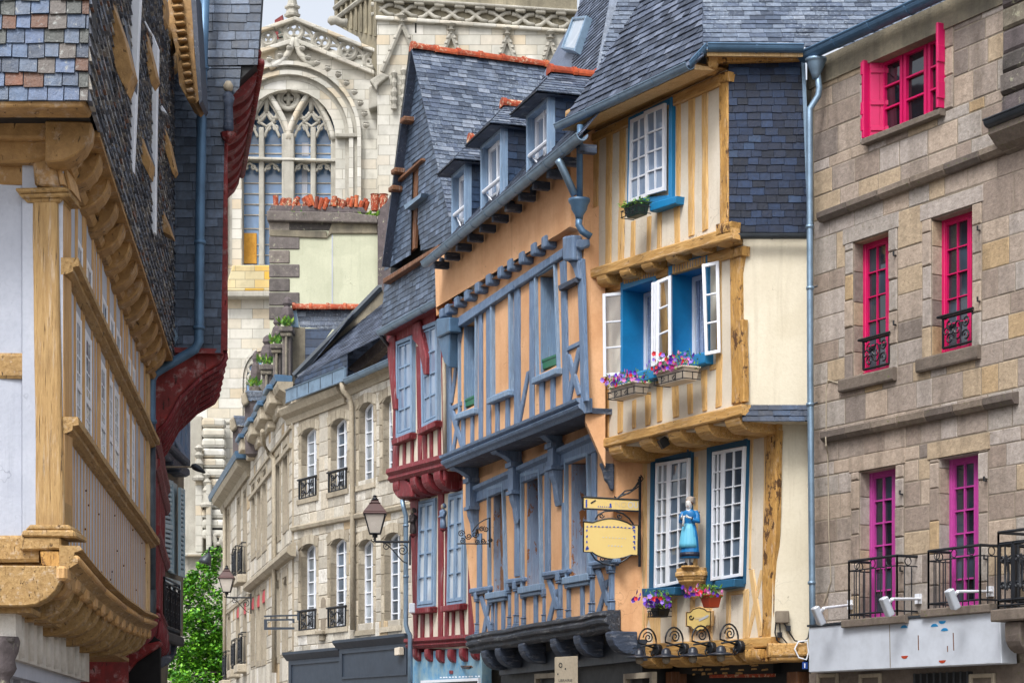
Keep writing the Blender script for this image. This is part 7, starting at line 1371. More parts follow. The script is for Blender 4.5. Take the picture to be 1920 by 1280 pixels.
for cx, hw in ((468, 15), (510, 14), (566, 14), (607, 14)):
    arc2(pointed(cx, hw, 258, 232), .07); arc2(pointed(cx, hw, 322, 306), .06)
    for dx in (-hw*.5, hw*.5): arc2([(cx+dx+4*math.cos(a), 240+4*math.sin(a)) for a in [k*math.pi/5 for k in range(11)]], .05); arc2([(cx+dx+3.5*math.cos(a), 314+3.5*math.sin(a)) for a in [k*math.pi/5 for k in range(11)]], .05)
for cx in (500, 584):
    arc2([(cx-24, 222), (cx-12, 222), (cx-4, 214), (cx, 205), (cx+4, 214), (cx+12, 222), (cx+24, 222)], .09); arc2([(cx-16, 232), (cx-6, 222), (cx, 214), (cx+6, 222), (cx+16, 232)], .08); arc2([(cx, 178), (cx, 212)], .12); arc2([(cx-20, 214), (cx-12, 230), (cx, 238), (cx+12, 230), (cx+20, 214)], .07)
for r, t_ in ((19, .12), (13, .06)): arc2([(541+r*math.cos(a), 186+r*math.sin(a)) for a in [k*math.pi/9 for k in range(19)]], t_)
kp(px(520, 166, 562, 166, 556, 200, 541, 240, 526, 200), -.82, -.6, M.cathd, 'tracery_panel'); arc2([(541, 172), (541, 200)], .1); arc2([(532, 186), (550, 186)], .1)
kp(px(478, 176, 496, 170, 520, 166, 520, 180, 500, 178), -.82, -.62, M.cathd, 'tracery_panel'); kp(px(586, 176, 566, 168, 556, 170, 566, 182), -.82, -.62, M.cathd, 'tracery_panel')
kp(px(436, 497, 648, 497, 668, 545, 420, 545), -.6, .5, m_ashlar('lichened_sill', ['#c9bd9a', '#d0aa50', '#bfb492', '#c9a040'], '#8a826c', .8, .35), 'sill', .05); kp(px(410, 545, 680, 545, 680, 556, 410, 556), -.1, .6, M.cathd, 'sill_moulding', .05)
# crockets on the outer moulding, ogee top, finial
def crocket(x, y, r=6, w=.35):
    p = GK.pp(x, y, w); obj('crocket', MB().lathe(p, [(.02, -.12), (.10, -.06), (.14, .02), (.09, .09), (.12, .12), (.03, .16)], 7, flute=.2, nf=3), M.cathd, CT)
for x, y in cK(335, 360, 400, 335, 565, 350, 622, 380, 685, 415, 748, 452, 797, 502, 845, 556, 880, 622, 905, 687, 915, 755, 455, 290, 530, 292): crocket(x, y)
arc2([(505, 128), (525, 118), (541, 100), (550, 80), (553, 72)], .14, M.cath, .25, 'ogee'); arc2([(590, 126), (575, 116), (562, 100), (555, 80), (553, 72)], .14, M.cath, .25, 'ogee')
# pierced parapet
def bar_(pts, r, w=.1, mat=None, name='parapet_rail'): obj(name, MB().tube([GK.pp(x, y, w) for x, y in pts], r, 6), mat or M.cath, CT)
kp(px(470, 58, 553, 30, 706, 92, 706, 99, 553, 38, 470, 65), -.3, .35, M.cath, 'parapet_coping', .04, 'coping stained with yellow lichen'); kp(px(470, 96, 553, 70, 702, 132, 702, 140, 553, 79, 470, 105), -.3, .3, M.cath, 'parapet_base', .04)
def circ(cx, cy, r, n=20): return [(cx+r*math.cos(2*math.pi*k/n), cy+r*math.sin(2*math.pi*k/n)) for k in range(n+1)]
for cx, cy, r in ((551, 58, 17), (603, 78, 16), (652, 96, 16), (696, 114, 13), (503, 72, 13)):
    bar_(circ(cx, cy, r), .10, .05, M.cathd, 'parapet_tracery')
    for k in range(3): a = k*2.094+.5; bar_(circ(cx+r*.42*math.cos(a), cy+r*.42*math.sin(a), r*.4, 10), .06, .05, M.cathd, 'parapet_tracery')
for (a, b) in (((568, 50), (588, 84)), ((618, 68), (640, 104)), ((668, 90), (684, 122)), ((520, 50), (536, 80)), ((486, 66), (492, 92))):
    bar_([a, ((a[0]+b[0])/2+5, (a[1]+b[1])/2-4), b], .09, .05, M.cathd, 'parapet_tracery'); bar_([(a[0]+2, a[1]+18), ((a[0]+b[0])/2, (a[1]+b[1])/2), (b[0]-2, b[1]-14)], .07, .05, M.cathd, 'parapet_tracery')
obj('finial', MB().lathe(GK.pp(548, 32, 0), [(.30, 0), (.32, .1), (.25, .14), (.22, .3), (.30, .36), (.3, .44), (.2, .5), (.16, .7), (.22, .85), (.17, 1.0), (.12, 1.3), (.05, 1.6)], 10, flute=.1, nf=4), M.cathd, CT)
kp(px(515, 38, 530, 28, 532, 75, 515, 75), -3, -2.6, M.redb, 'far_turret'); kp(px(522, 52, 533, 45, 533, 70, 522, 70), -2.6, -2.5, M.dgreen, 'far_turret_glass')
# buttress strip, tower
kp(px(470, 90, 553, 64, 706, 126, 706, 146, 553, 90, 440, 140), -.6, -.05, M.cath, 'gable_backing'); kp(px(708, 40, 712, 40, 712, 700, 706, 700), -.5, .25, M.cath, 'buttress'); TW = GK.off(.6)
def tk(pts, w0, w1, mat, name, bev=0): return obj(name, MB().prism(TW, pts, w0, w1), mat, CT, bevel=bev)
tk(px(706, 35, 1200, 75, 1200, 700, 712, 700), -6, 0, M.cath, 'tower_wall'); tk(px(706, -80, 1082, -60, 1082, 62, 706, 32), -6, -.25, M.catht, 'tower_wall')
tk(px(704, 28, 1090, 56, 1090, 62, 704, 36), -.3, .2, M.cath, 'tower_string', .05); tk(px(708, -8, 1086, 18, 1086, 23, 708, -2), -.3, .15, M.cathd, 'tower_string', .05)
for i in range(9):
    x = 716+i*44; y = 18+i*3.1
    for s in (-1, 1):
        pts = [(x-20, y+10*s), (x-10, y+8*s), (x, y), (x+10, y-8*s), (x+22, y-10*s+1)]; obj('tower_tracery', MB().tube([TW.pp(a, b, -.15) for a, b in pts], .09, 6), M.cathd, CT, smooth=True)
    obj('tower_tracery', MB().tube([TW.pp(a, b, -.15) for a, b in ((x-10, y-8), (x-4, y-3), (x+4, y-3), (x+10, y-8))], .06, 6), M.cathd, CT, smooth=True)
for i in range(10): x = 700+i*38; y = -2+i*2.6; tk(px(x, y-6, x+20, y-5, x+20, y+6, x, y+5), -.3, .1, M.cathd, 'carved_block', .06)
for x, yt, yb, hw in ((754, 45, 135, 38), (846, 60, 100, 14), (951, 68, 108, 14), (1032, 75, 112, 12)):
    for s in (-1, 1): obj('gablet', MB().tube([TW.pp(x, yt, .15), TW.pp(x+s*hw*.5, (yt+yb)/2, .15), TW.pp(x+s*hw, yb, .15)], .10, 6), M.cathd, CT)
    obj('gablet_finial', MB().lathe(TW.pp(x, yt+4, .2), [(.08, 0), (.08, .12), (.2, .16), (.08, .22), (.08, .3), (.22, .4), (.1, .46), (.06, .5)], 8), M.cathd, CT)
    for s in (-1, 1):
        for t in (.3, .55, .8): p = TW.pp(x+s*hw*t+s*2, yt+(yb-yt)*t, .2); obj('crocket', MB().lathe(p, [(.03, -.06), (.09, 0), (.06, .08), (.02, .12)], 6), M.cathd, CT)
for x, y0, y1 in ((739, 128, 205), (757, 145, 200)): obj('pinnacle', MB().lathe(TW.pp(x, y1, .15), [(.14, 0), (.1, .2), (.16, .35), (.1, .5), (.16, .7), (.08, .9), (.14, 1.1), (.06, 1.3), (.15, 1.5), (.04, 1.65)], 8), M.cathd, CT)
tk(px(778, 43, 781, 43, 781, 62, 778, 62), -.02, .01, M.dark, 'arrow_slit')
# darker receding north face of the tower with gargoyles
m = MB(); a = TW.pp(627, -80, 0); b = TW.pp(707, -80, 0); 
NF = Fr(TW.pp(707, 60, 0), (Vector((TW.pp(707, 60, 0).x, TW.pp(707, 60, 0).y, 0))-Vector((TW.pp(627, 60, 0).x, TW.pp(627, 60, 0).y+3.5, 0))))
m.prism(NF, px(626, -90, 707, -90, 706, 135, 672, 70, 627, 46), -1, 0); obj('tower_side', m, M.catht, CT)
for i in range(7):
    obj('tower_side_band', MB().tube([NF.pp(628, 38-i*22, .1), NF.pp(706, -22-i*24, .1)], .12, 6), M.cathd, CT)
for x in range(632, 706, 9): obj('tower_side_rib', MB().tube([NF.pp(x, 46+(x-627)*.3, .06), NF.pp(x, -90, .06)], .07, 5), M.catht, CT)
def garg(p, d, L, r, label=None): d = Vector(d).normalized(); obj('gargoyle', MB().tube([p, p+d*L*.3, p+d*L*.6+Vector((0, 0, .06)), p+d*L*.85, p+d*L], [r, r*.8, r*.95, r*1.0, r*.4], 8), M.cathd, CT, label, smooth=True)
garg(GK.pp(650, 44, 1), (-1, -.3, .05), .8, .2); m = MB(); m.prism(GK, px(692, 150, 716, 136, 730, 142, 708, 160, 706, 170, 700, 160), .4, .9); m.prism(GK, px(692, 162, 712, 158, 708, 200, 691, 205), .0, .6); obj('water_spout', m, M.cathd, CT, bevel=.06)
# lower arched window of the wall, half hidden by the pinnacles
lu, lv = GK.at(492, 715); 
for r0, r1, w1 in ((36, 40, .2), (30, 35, .1)):
    mb = MB()
    for i in range(14): a, b = math.pi*i/14, math.pi*(i+1)/14; mb.prism_uv(GK, [(lu+r*s_*math.cos(t), lv+r*1.55*s_*math.sin(t)) for r, t in ((r0, a), (r1, a), (r1, b), (r0, b))], 0, w1)
    mb.box(GK, lu-r1*s_, lu-r0*s_, lv-2.5, lv, 0, w1); mb.box(GK, lu+r0*s_, lu+r1*s_, lv-2.5, lv, 0, w1); obj('small_arch', mb, M.cath, CT)
m = MB(); m.prism_uv(GK, [(lu+29*s_*math.cos(t), lv+29*1.5*s_*math.sin(t)) for t in [k*math.pi/12 for k in range(13)]], 0, .03); m.box(GK, lu-29*s_, lu+29*s_, lv-2.2, lv, 0, .028); obj('small_window_glass', m, M.glassc, CT)
for pts in (circ(474, 690, 9), circ(486, 680, 8), [(466, 720), (466, 705), (474, 697), (482, 705), (482, 740)], [(490, 740), (490, 700), (486, 690)], [(464, 712), (470, 722), (478, 722), (484, 712)]): arc2(pts, .07, w=.08)
for y in (597, 640, 700): pass
kp(px(340, 790, 434, 790, 434, 793, 340, 793), 0, .06, M.cathd, 'string', 0)
# stepped buttress at the street end
for i in range(12): y = 782+i*19; kp(px(378, y, 421, y+1, 422, y+18, 377, y+18), .3, .9+.015*i, M.cath, 'buttress_weathering', .12)
kp(px(345, 780, 378, 780, 378, 1042, 345, 1042), .0, .5, M.cathd, 'buttress'); kp(px(366, 850, 380, 850, 380, 1035, 366, 1035), .5, 1.0, M.cath, 'buttress_shaft', .06)
for x, y, k in ((373, 842, 1), (388, 898, .9)): p = GK.pp(x, y, 1.1); obj('pinnacle', MB().lathe(p-Vector((0, 0, 1.3*k)), [(.26, 0), (.3, .1), (.2, .2), (.14, .6), (.2, .7), (.1, .9), (.2, 1.05), (.08, 1.2), (.2*k, 1.35), (.05, 1.5)], 8), M.cathd, CT)
kp(px(386, 905, 396, 905, 396, 1035, 386, 1035), .9, 1.3, M.cath, 'buttress_shaft', .06); kp(px(340, 1036, 428, 1036, 428, 1042, 340, 1042), -.1, 1.8, M.cath, 'string', .06)
kp(px(340, 1042, 424, 1042, 424, 1500, 340, 1500), -.2, 1.4, M.cathd, 'buttress_base'); kp(px(398, 985, 420, 985, 420, 1034, 398, 1034), .8, 1.0, M.dark, 'gallery_opening')
for pts in (circ(409, 1010, 9), [(400, 1030), (405, 1015), (400, 1000)], [(418, 1030), (413, 1015), (418, 1000)]): arc2(pts, .09, w=1.05)
kp(px(348, 1126, 358, 1126, 358, 1140, 348, 1140), 1.4, 1.42, M.dark, 'small_opening')
# ============================================================ tree in the gap
TR = thing('street_tree', 'bright green leafy tree in the gap at the end of the street before the cathedral', 'tree', frontal(76), frontal(76).at(440, 1400)[0], 0, 0)
tb = Vector((frontal(76).at(440, 1400)[0], 76, 0)); m = MB(); m.tube([tb, tb+Vector((.1, 0, 2)), tb+Vector((0, .1, 4)), tb+Vector((.1, 0, 6))], [.28, .24, .2, .12], 10); obj('trunk', m, M.bark, TR, smooth=True)
br = MB(); cl = []
for i in range(30):
    a = rnd.uniform(0, 6.28); e = rnd.uniform(-.2, 1.2); L = rnd.uniform(1.2, 2.7); s0_ = tb+Vector((0, 0, rnd.uniform(2.2, 5.6))); d = Vector((math.cos(a)*math.cos(e), math.sin(a)*math.cos(e), math.sin(e)*.9)); en = s0_+d*L; br.tube([s0_, s0_.lerp(en, .5)+Vector((0, 0, .12)), en], [.08, .05, .015], 6); cl.append(en); cl.append(s0_.lerp(en, .6)); cl.append(en+Vector((rnd.uniform(-.6, .6), rnd.uniform(-.6, .6), rnd.uniform(-.6, .4))))
obj('limbs', br, M.bark, TR); lf = MB()
for c in cl+[frontal(75.4).pp(x, y) for x, y in ((392, 1044),(405, 1040),(380, 1060),(362, 1078),(352, 1088),(372, 1095),(395, 1080),(360, 1115),(345, 1140),(380, 1130),(405, 1115),(340, 1165),(358, 1180),(385, 1170),(332, 1200),(350, 1215),(375, 1205),(405, 1190),(325, 1235),(345, 1250),(370, 1245),(398, 1240),(316, 1265),(335, 1280),(360, 1285),(390, 1285),(412, 1270),(322, 1295),(415, 1150),(350, 1105),(368,1150),(395,1160),(345,1120),(375,1225),(330,1255),(356,1262),(384,1262),(408,1230),(342,1225),(400,1060),(385,1095),(355,1160))]:
    rr_ = rnd.uniform(.22, .42)
    for k in range(190):
        q = Vector((rnd.gauss(0, 1), rnd.gauss(0, 1), rnd.gauss(0, .8))).normalized()*rr_*(rnd.random()**.4); p = c+q; s1 = rnd.uniform(.05, .10); a = Vector((rnd.uniform(-1, 1), rnd.uniform(-1, 1), rnd.uniform(-.7, .3))).normalized()*s1; b = a.cross(Vector((rnd.uniform(-1, 1), rnd.uniform(-1, 1), 1))).normalized()*s1*.55; lf.add([p-a, p+b, p+a, p-b], [(0, 1, 2, 3)])
obj('crown', lf, M.leaf, TR, recalc=False)
# ============================================================ street lanterns
def lantern(p, label, side, L=.75):
    """square tapered lantern on a scrolled bracket; p = centre of the lantern's base ring, side = unit vector to the wall"""
    F = Fr(p, side); t = thing('street_lantern', label, 'street lamp', F, 0, 0, 0, 'wrought iron street lanterns'); P_ = lambda u, v, w=0: F.P(u, v, w)
    def sq(h, r): return [P_(-r, h, -r), P_(r, h, -r), P_(r, h, r), P_(-r, h, r)]
    m = MB()
    for (h0, r0), (h1, r1) in (((.40, .225), (.44, .215)), ((.44, .215), (.60, .10)), ((.60, .10), (.62, .11)), ((.62, .085), (.66, .075))): m.add(sq(h0, r0)+sq(h1, r1), [(0, 1, 2, 3), (4, 5, 6, 7)]+[(i, (i+1) % 4, (i+1) % 4+4, i+4) for i in range(4)])
    obj('roof', m, m_paint('rusty_dark_copper', '#4a2c2a', .5, .4, '#2a1c1c'), t, bevel=.008)
    obj('finial', MB().lathe(P_(0, .66), [(.05, 0), (.08, .02), (.05, .04), (.03, .07), (.045, .09), (.01, .11)], 10), M.iron, t)
    m = MB(); lo, hi = sq(.04, .10), sq(.40, .195)
    for i in range(4): m.tube([lo[i], hi[i]], .012, 5); m.tube([lo[i], lo[(i+1) % 4]], .012, 5); m.tube([hi[i], hi[(i+1) % 4]], .012, 5)
    m.tube([P_(0, .04), P_(0, -.03)], .05, 8); obj('cage', m, M.iron, t)
    m = MB(); lo, hi = sq(.045, .095), sq(.395, .188); m.add(lo+hi, [(i, (i+1) % 4, (i+1) % 4+4, i+4) for i in range(4)]); obj('glass', m, m_paint('frosted_lantern_glass', '#c3bdb4', .25, .15), t)
    m = MB(); m.tube([P_(0, -.02), P_(0, -.1), P_(.02, -.11), P_(L, -.11)], .022, 8); m.tube([P_(L, .0), P_(L, -.55)], .022, 6)
    m.tube([P_(.15+(L-.2)*k/10, -.13-.38*math.sin((k/10)**1.6*math.pi/2)) for k in range(11)], .012, 6); m.tube(spiral(F, .22, -.20, 0, .08, 1.5, .5), .01, 5); m.tube(spiral(F, L-.14, -.27, 0, .11, 1.6, 2.2, -1), .01, 5); m.tube(spiral(F, -.02, -.07, 0, .05, 1.0, 3), .01, 5)
    obj('bracket', m, M.iron, t); return t
Zl = 40.2; gl = frontal(Zl); La = lantern(gl.pp(703, 1004), 'street lantern with a dark copper hood hanging from the corner of the red timbered house', Vector((1, .05, 0)), .66)
Zm = 58.5; m2 = La.matrix_world.copy(); m2.translation = frontal(Zm).pp(425, 1112)
dup(La, m2, 'far street lantern with a rusty hood on the receding stone terrace')
mt = thing('meter_box', 'small pale meter box beside the grey downpipe at the red house corner', 'box', gl, *gl.at(773, 1148), .0); obj('casing', MB().prism(gl, px(767, 1130, 778, 1130, 778, 1148, 767, 1148), -.15, .0), M.signw, mt, bevel=.01)
gd = frontal(40.6); dq = thing('downpipe', 'grey-blue downpipe between the freestone house and the red timbered house', 'downpipe', gd, *gd.at(760, 1190), 0)
pipe(dq, [gd.pp(*p) for p in ((754, 936), (757, 952), (761, 966), (761, 1170), (764, 1182), (769, 1190), (769, 1340))], .045, M.zinc, 'pipe', [(gd.pp(761, 985), (0, 0, 1)), (gd.pp(761, 1080), (0, 0, 1))])
# ============================================================ hanging sign on a black pole
ZH = FL.pp(1205, 980, .1).y; GH = frontal(ZH-.05); HS = thing('hanging_sign', 'yellow double hanging sign with blue letter traces in a black scrolled iron frame', 'sign', GH, *GH.at(1201, 1060), 0)
gh = lambda x, y, w=0: GH.pp(x, y, w); tb_ = lambda pts, r, nm='scroll': obj(nm, MB().tube([gh(x, y) for x, y in pts], r, 6), M.iron, HS)
tb_([(1200, 893), (1199, 1062)], .022, 'pole'); tb_([(1154, 935), (1168, 928), (1182, 922), (1199, 904)], .013); tb_([(1158, 933), (1172, 920), (1188, 917), (1200, 898)], .012); tb_([(1151, 930), (1158, 934), (1166, 926), (1178, 925), (1198, 911)], .011); tb_([(1196, 898), (1200, 905), (1206, 897), (1201, 890)], .01)
tb_([(1093, 931), (1199, 937)], .014, 'frame'); tb_([(1093, 953), (1199, 958)], .014, 'frame'); tb_([(1093, 931), (1093, 953)], .014, 'frame')
obj('top_panel', MB().prism(GH, px(1093, 931, 1199, 937, 1199, 958, 1093, 953), -.03, .0), M.signy, HS, bevel=.004)
def bulge(k, d=0): 
    L = px(1094+d, 977+d, 1111, 979+d); L += [(1111+(72)*i/10, 979+d+3*i/10-k*math.sin(math.pi*i/10)) for i in range(1, 10)]; L += px(1183, 983+d, 1197-d, 984+d, 1196-d, 1040-d, 1183, 1040-d)
    L += [(1183-(72)*i/10, 1040-d-3*i/10+k*math.sin(math.pi*i/10)) for i in range(1, 10)]; return L+px(1111, 1035-d, 1094+d, 1034-d)
obj('main_panel', MB().prism(GH, bulge(9), -.03, .0), M.signy, HS, bevel=.003); tb_(bulge(9)+[bulge(9)[0]], .011, 'frame')
for pts in ([(1116, 974), (1122, 964), (1134, 958), (1150, 957), (1168, 962), (1180, 972), (1188, 983)], [(1108, 1036), (1116, 1048), (1130, 1056), (1144, 1059), (1160, 1056), (1172, 1049), (1182, 1041)]): tb_(pts, .013)
for x, y in ((1128, 966), (1161, 967), (1129, 1047), (1160, 1050)): tb_([(x+5*math.cos(a)*(1-a/9), y+5*math.sin(a)*(1-a/9)) for a in [k*.6 for k in range(13)]], .010)
M.ink = m_paint('blue_sign_ink', '#1b3fa0', .4, .1); M.ghost = m_paint('faded_sign_ink', '#b9bdc4', .5, .1); M.ghosty = m_paint('faded_gold_ink', '#c9b58a', .5, .1)
def mark(pts, mat=None, nm='letter_trace'): obj(nm, MB().prism(GH, pts, .0, .006), mat or M.ink, HS)
mark(px(1098, 936, 1101, 936, 1101, 951, 1098, 950)); mark(px(1107, 942, 1116, 936.5, 1118, 938, 1109, 944), M.iron); mark(px(1143, 943, 1146, 943, 1147, 951, 1143, 951))
for i in range(6): x = 1121+i*4; mark(px(x, 948+i*.2, x+1.6, 948+i*.2, x+1.6, 950+i*.2, x, 950+i*.2))
text(GH, 'OU', GH.at(1187, 947)[0], GH.at(1187, 947)[1], .125, M.ghost, HS, .001, .8); text(GH, 'NO', GH.at(1164, 946)[0], GH.at(1164, 946)[1], .12, M.ghosty, HS, .001, .9)
for i in range(13): x = 1100+i*7.1; y = 986-.3*math.sin(i)+i*.25-1.0*math.sin(math.pi*i/12); mark(px(x, y, x+2.2+(i % 3), y-.8, x+3+(i % 2), y+1.8, x-.4, y+1.4))
for i, y in enumerate((993, 1004, 1014, 1024)): mark(px(1099, y, 1101+i % 2, y-2, 1102, y+1.5+i*.8, 1099, y+3.5)); mark(px(1186+i % 2, y, 1191, y-1, 1191, y+1.5+i % 3, 1187, y+2)); mark(px(1189, y+2, 1191, y+2, 1191, y+6, 1189, y+6))
mark(px(1098, 1027, 1104, 1025, 1104, 1029, 1098, 1031)); mark(px(1185, 985, 1191, 986, 1191, 990, 1187, 989))
for i in range(8): mark(px(1130+i*6, 1006+i*.3, 1132+i*6, 1006+i*.3, 1132+i*6, 1007.4+i*.3, 1130+i*6, 1007.4+i*.3), M.ghost)
for i in range(5): mark(px(1140+i*6, 1022+i*.3, 1143+i*6, 1021+i*.3, 1142+i*6, 1023.4+i*.3, 1140+i*6, 1023.4+i*.3), M.ghost)
# ============================================================ carved shield plaque under the statue
SHF = FL.off(.08); SP = thing('shield_plaque', 'cream shield-shaped plaque with a dark outline and faded emblem under the statue', 'sign', SHF, *SHF.at(1310, 1185), 0)
def shield(k): 
    L = [];  cx, cy = 1310, 1161
    for x, y in ((-25, -15), (-17, -15), (-12, -21), (0, -25), (12, -22), (17, -17), (25, -17), (24, 12), (17, 12), (12, 19), (0, 24), (-12, 20), (-17, 14), (-25, 13)): L.append((cx+x*k, cy+y*k))
    return L
obj('board', MB().prism(SHF, shield(1), -.04, 0), M.ochre, SP, bevel=.005); obj('outline', MB().tube([SHF.pp(x, y, .004) for x, y in shield(.9)+[shield(.9)[0]]], .006, 5), M.iron, SP); obj('field', MB().prism(SHF, shield(.86), 0, .004), M.signy, SP)
obj('emblem', MB().tube([SHF.pp(1296+5*math.cos(a)*(1-a/8), 1156+5*math.sin(a)*(1-a/8), .008) for a in [k*.5 for k in range(12)]], .008, 5), M.iron, SP)
obj('emblem', MB().prism(SHF, px(1310, 1161, 1326, 1152, 1329, 1153, 1326, 1157, 1311, 1164), .004, .010), M.ghost, SP); obj('emblem', MB().prism(SHF, px(1302, 1157, 1322, 1155, 1320, 1158, 1303, 1161), .004, .007), M.ghosty, SP)
# ============================================================ four swan-neck lamps on the beam
def swan(u, v, label):
    t = thing('swan_neck_lamp', label, 'wall lamp', FL, u, v, .14, 'black swan-neck lamps over the shop'); q = lambda w, h, du=0: FL.P(u+du, v+h, .14+w)
    obj('wall_plate', MB().tube([q(-.03, .02), q(.05, .02)], .085, 14), M.iron, t, bevel=.01)
    pts = [q(.04, .04)]+[q(.185+.15*math.cos(a), .13+.19*math.sin(a)) for a in [math.pi*k/10*1.08-.1 for k in range(11)]]+[q(.31, .06)]; obj('neck', MB().tube(pts, .013, 8), M.iron, t, smooth=True)
    G = Fr(q(0, 0), FL.n); obj('scroll', MB().tube(spiral(G, .17, .19, 0, .09, 1.7, 0, 1), .010, 6), M.iron, t, smooth=True); obj('scroll', MB().tube(spiral(G, .07, -.04, 0, .05, 1.3, 1, -1), .010, 6), M.iron, t, smooth=True)
    obj('hat', MB().lathe(q(.32, -.10), [(.20, 0), (.205, .006), (.12, .028), (.07, .042), (.065, .085), (.05, .115), (.02, .13)], 20), m_paint('blue_black_enamel', '#1e2430', .4, .15), t, smooth=True)
    m = MB().lathe(q(.32, -.19), [(.01, 0), (.045, .015), (.058, .05), (.055, .1)], 14); obj('bulb_glass', m, M.mortarl, t, smooth=True); return t
u, v = FL.at(*c6(548, 1102)[0], .14); SW = swan(u, v, 'leftmost of the four black swan-neck lamps on the ochre beam')
for (x, y), lab in (((698, 1098), 'second black swan-neck lamp from the left on the ochre beam'), ((848, 1092), 'third black swan-neck lamp from the left on the ochre beam'), ((1006, 1084), 'rightmost of the four black swan-neck lamps, nearest the weathered post')):
    a, b = FL.at(*c6(x, y)[0], .14); m2 = SW.matrix_world.copy(); m2.translation = FL.P(a, b, .14); dup(SW, m2, lab)
# ============================================================ planters
def petal_mesh(col, name):
    m = MB(); c = Vector((0, 0, 0)); n = 10; m.v.append(c+Vector((0, -.004, 0)))
    for i in range(n): a = 2*math.pi*i/n; r = .034 if i % 2 == 0 else .026; m.v.append(Vector((r*math.cos(a), -.016, r*math.sin(a))))
    m.f = [(0, 1+i, 1+(i+1) % n) for i in range(n)]; me = bpy.data.meshes.new('flower'); me.from_pydata(m.v, [], m.f); me.materials.append(m_paint(name, col, .6, .15)); return me
PET = [petal_mesh('#6a35c0', 'violet_petal'), petal_mesh('#c8308a', 'magenta_petal'), petal_mesh('#4a1a90', 'deep_purple_petal'), petal_mesh('#c01828', 'red_petal'), petal_mesh('#9a7ae0', 'lilac_petal'), petal_mesh('#e088c8', 'pink_petal')]
def planter(F, xl, xr, yt, yb, wb, wf, mat, label, nfl, hgt=.16, spread=.10, cols=(0, 1, 2, 3, 4, 5), iron=True, group='flower boxes of the cream house', nleaf=260, pal=(0, 0, 1, 2, 3, 4, 5)):
    u1, v1 = F.at(xr, yt, wb); u0, _ = F.at(xl, yt, wf); _, vf = F.at(xl, yt, wf); v1 = max(v1, vf)-0.0; v0 = v1-(yb-yt)/F0*F.pp(xr, yt, wb).y; t = thing('flower_box', label, 'planter', F, (u0+u1)/2, v0, (wb+wf)/2, group)
    m = MB(); k = .04; c = lambda u, v, w: F.P(u, v, w)
    vs = [c(u0+k, v0, wb+k*.5), c(u1-k, v0, wb+k*.5), c(u1-k, v0, wf-k), c(u0+k, v0, wf-k), c(u0, v1, wb), c(u1, v1, wb), c(u1, v1, wf), c(u0, v1, wf)]; m.add(vs, [(0, 3, 2, 1), (4, 5, 6, 7), (0, 1, 5, 4), (1, 2, 6, 5), (2, 3, 7, 6), (3, 0, 4, 7)]); obj('trough', m, mat, t, bevel=.008)
    m = MB(); e = .012; m.tube([c(u0-e, v1, wb), c(u0-e, v1, wf+e), c(u1+e, v1, wf+e), c(u1+e, v1, wb)], .014, 6); obj('rim', m, mat, t)
    if iron:
        m = MB(); e = .02
        for h in (v0+.01, v0+(v1-v0)*.6): m.tube([c(u0-e, h, wb), c(u0-e, h, wf+e), c(u1+e, h, wf+e), c(u1+e, h, wb)], .007, 5)
        for s in range(5): uu = u0+(u1-u0)*s/4; m.tube([c(uu, v0, wf+e), c(uu, v0+(v1-v0)*.6, wf+e)], .006, 4)
        for s in range(2): m.tube(spiral(F.off(wf+e), u0+(u1-u0)*(.3+.4*s), v0+(v1-v0)*.32, 0, .04, 1.3, s*3), .006, 4)
        m.tube([c(u1+e, v0, (wb+wf)/2), c(u1+e, v0+(v1-v0)*.6, (wb+wf)/2)], .006, 4); obj('iron_holder', m, M.iron, t)
    lf = MB()
    for i in range(nleaf):
        p = c(rnd.uniform(u0-.04, u1+.04), v1+rnd.random()**1.5*hgt-.02, rnd.uniform(wb, wf+.06)); a = Vector((rnd.uniform(-1, 1), rnd.uniform(-1, 1), rnd.uniform(-.5, 1))).normalized()*rnd.uniform(.018, .035); b = a.cross(Vector((rnd.uniform(-1, 1), rnd.uniform(-1, 1), 1))).normalized()*.011; lf.add([p-a, p+b, p+a, p-b], [(0, 1, 2, 3)])
    for i in range(10): p = c(rnd.uniform(u0, u1), v1, rnd.uniform(wb, wf)); lf.tube([p, p+Vector((rnd.uniform(-.1, .1), rnd.uniform(-.1, .05), rnd.uniform(.05, hgt+.05)))], .004, 4)
    obj('foliage', lf, M.leafs, t, recalc=False, kind='stuff')
    inv = MATS[t.name].inverted()
    for i in range(nfl):
        s = rnd.random(); p = c(u0-spread*.5+(u1-u0+spread)*rnd.random(), v1+rnd.uniform(-.04, 1)*hgt*rnd.uniform(.4, 1), wb+(wf-wb+spread)*rnd.uniform(.1, 1)); o = bpy.data.objects.new('flower', PET[rnd.choice(pal)]); COL.objects.link(o); o.parent = t
        o.location = inv @ p; o.rotation_euler = (rnd.uniform(-.7, .35), rnd.uniform(0, 6), rnd.uniform(-.9, .7)); k = rnd.uniform(.8, 1.25); o.scale = (k, k, k)
    return t
planter(FU, 1168, 1219, 388, 410, .22, .42, M.dgreen, 'dark green trough with a few leaves under the top window', 4, .07, .02, nleaf=200, pal=(0, 2))
planter(FM, 1143, 1218, 728, 750, .20, .44, M.whitep, 'beige trough of lilac petunias, left one below the blue windows', 64, .20, .14)
planter(FM, 1229, 1312, 700, 724, .20, .46, M.whitep, 'beige trough of dense magenta and violet petunias, right one below the blue windows', 84, .25, .14, pal=(0, 1, 1, 2, 3, 4, 5, 5))
planter(FL, 1218, 1258, 1138, 1157, .22, .44, M.blackp, 'black trough of purple and red petunias at the lower left window', 60, .26, .26, pal=(0, 0, 2, 2, 3, 4))
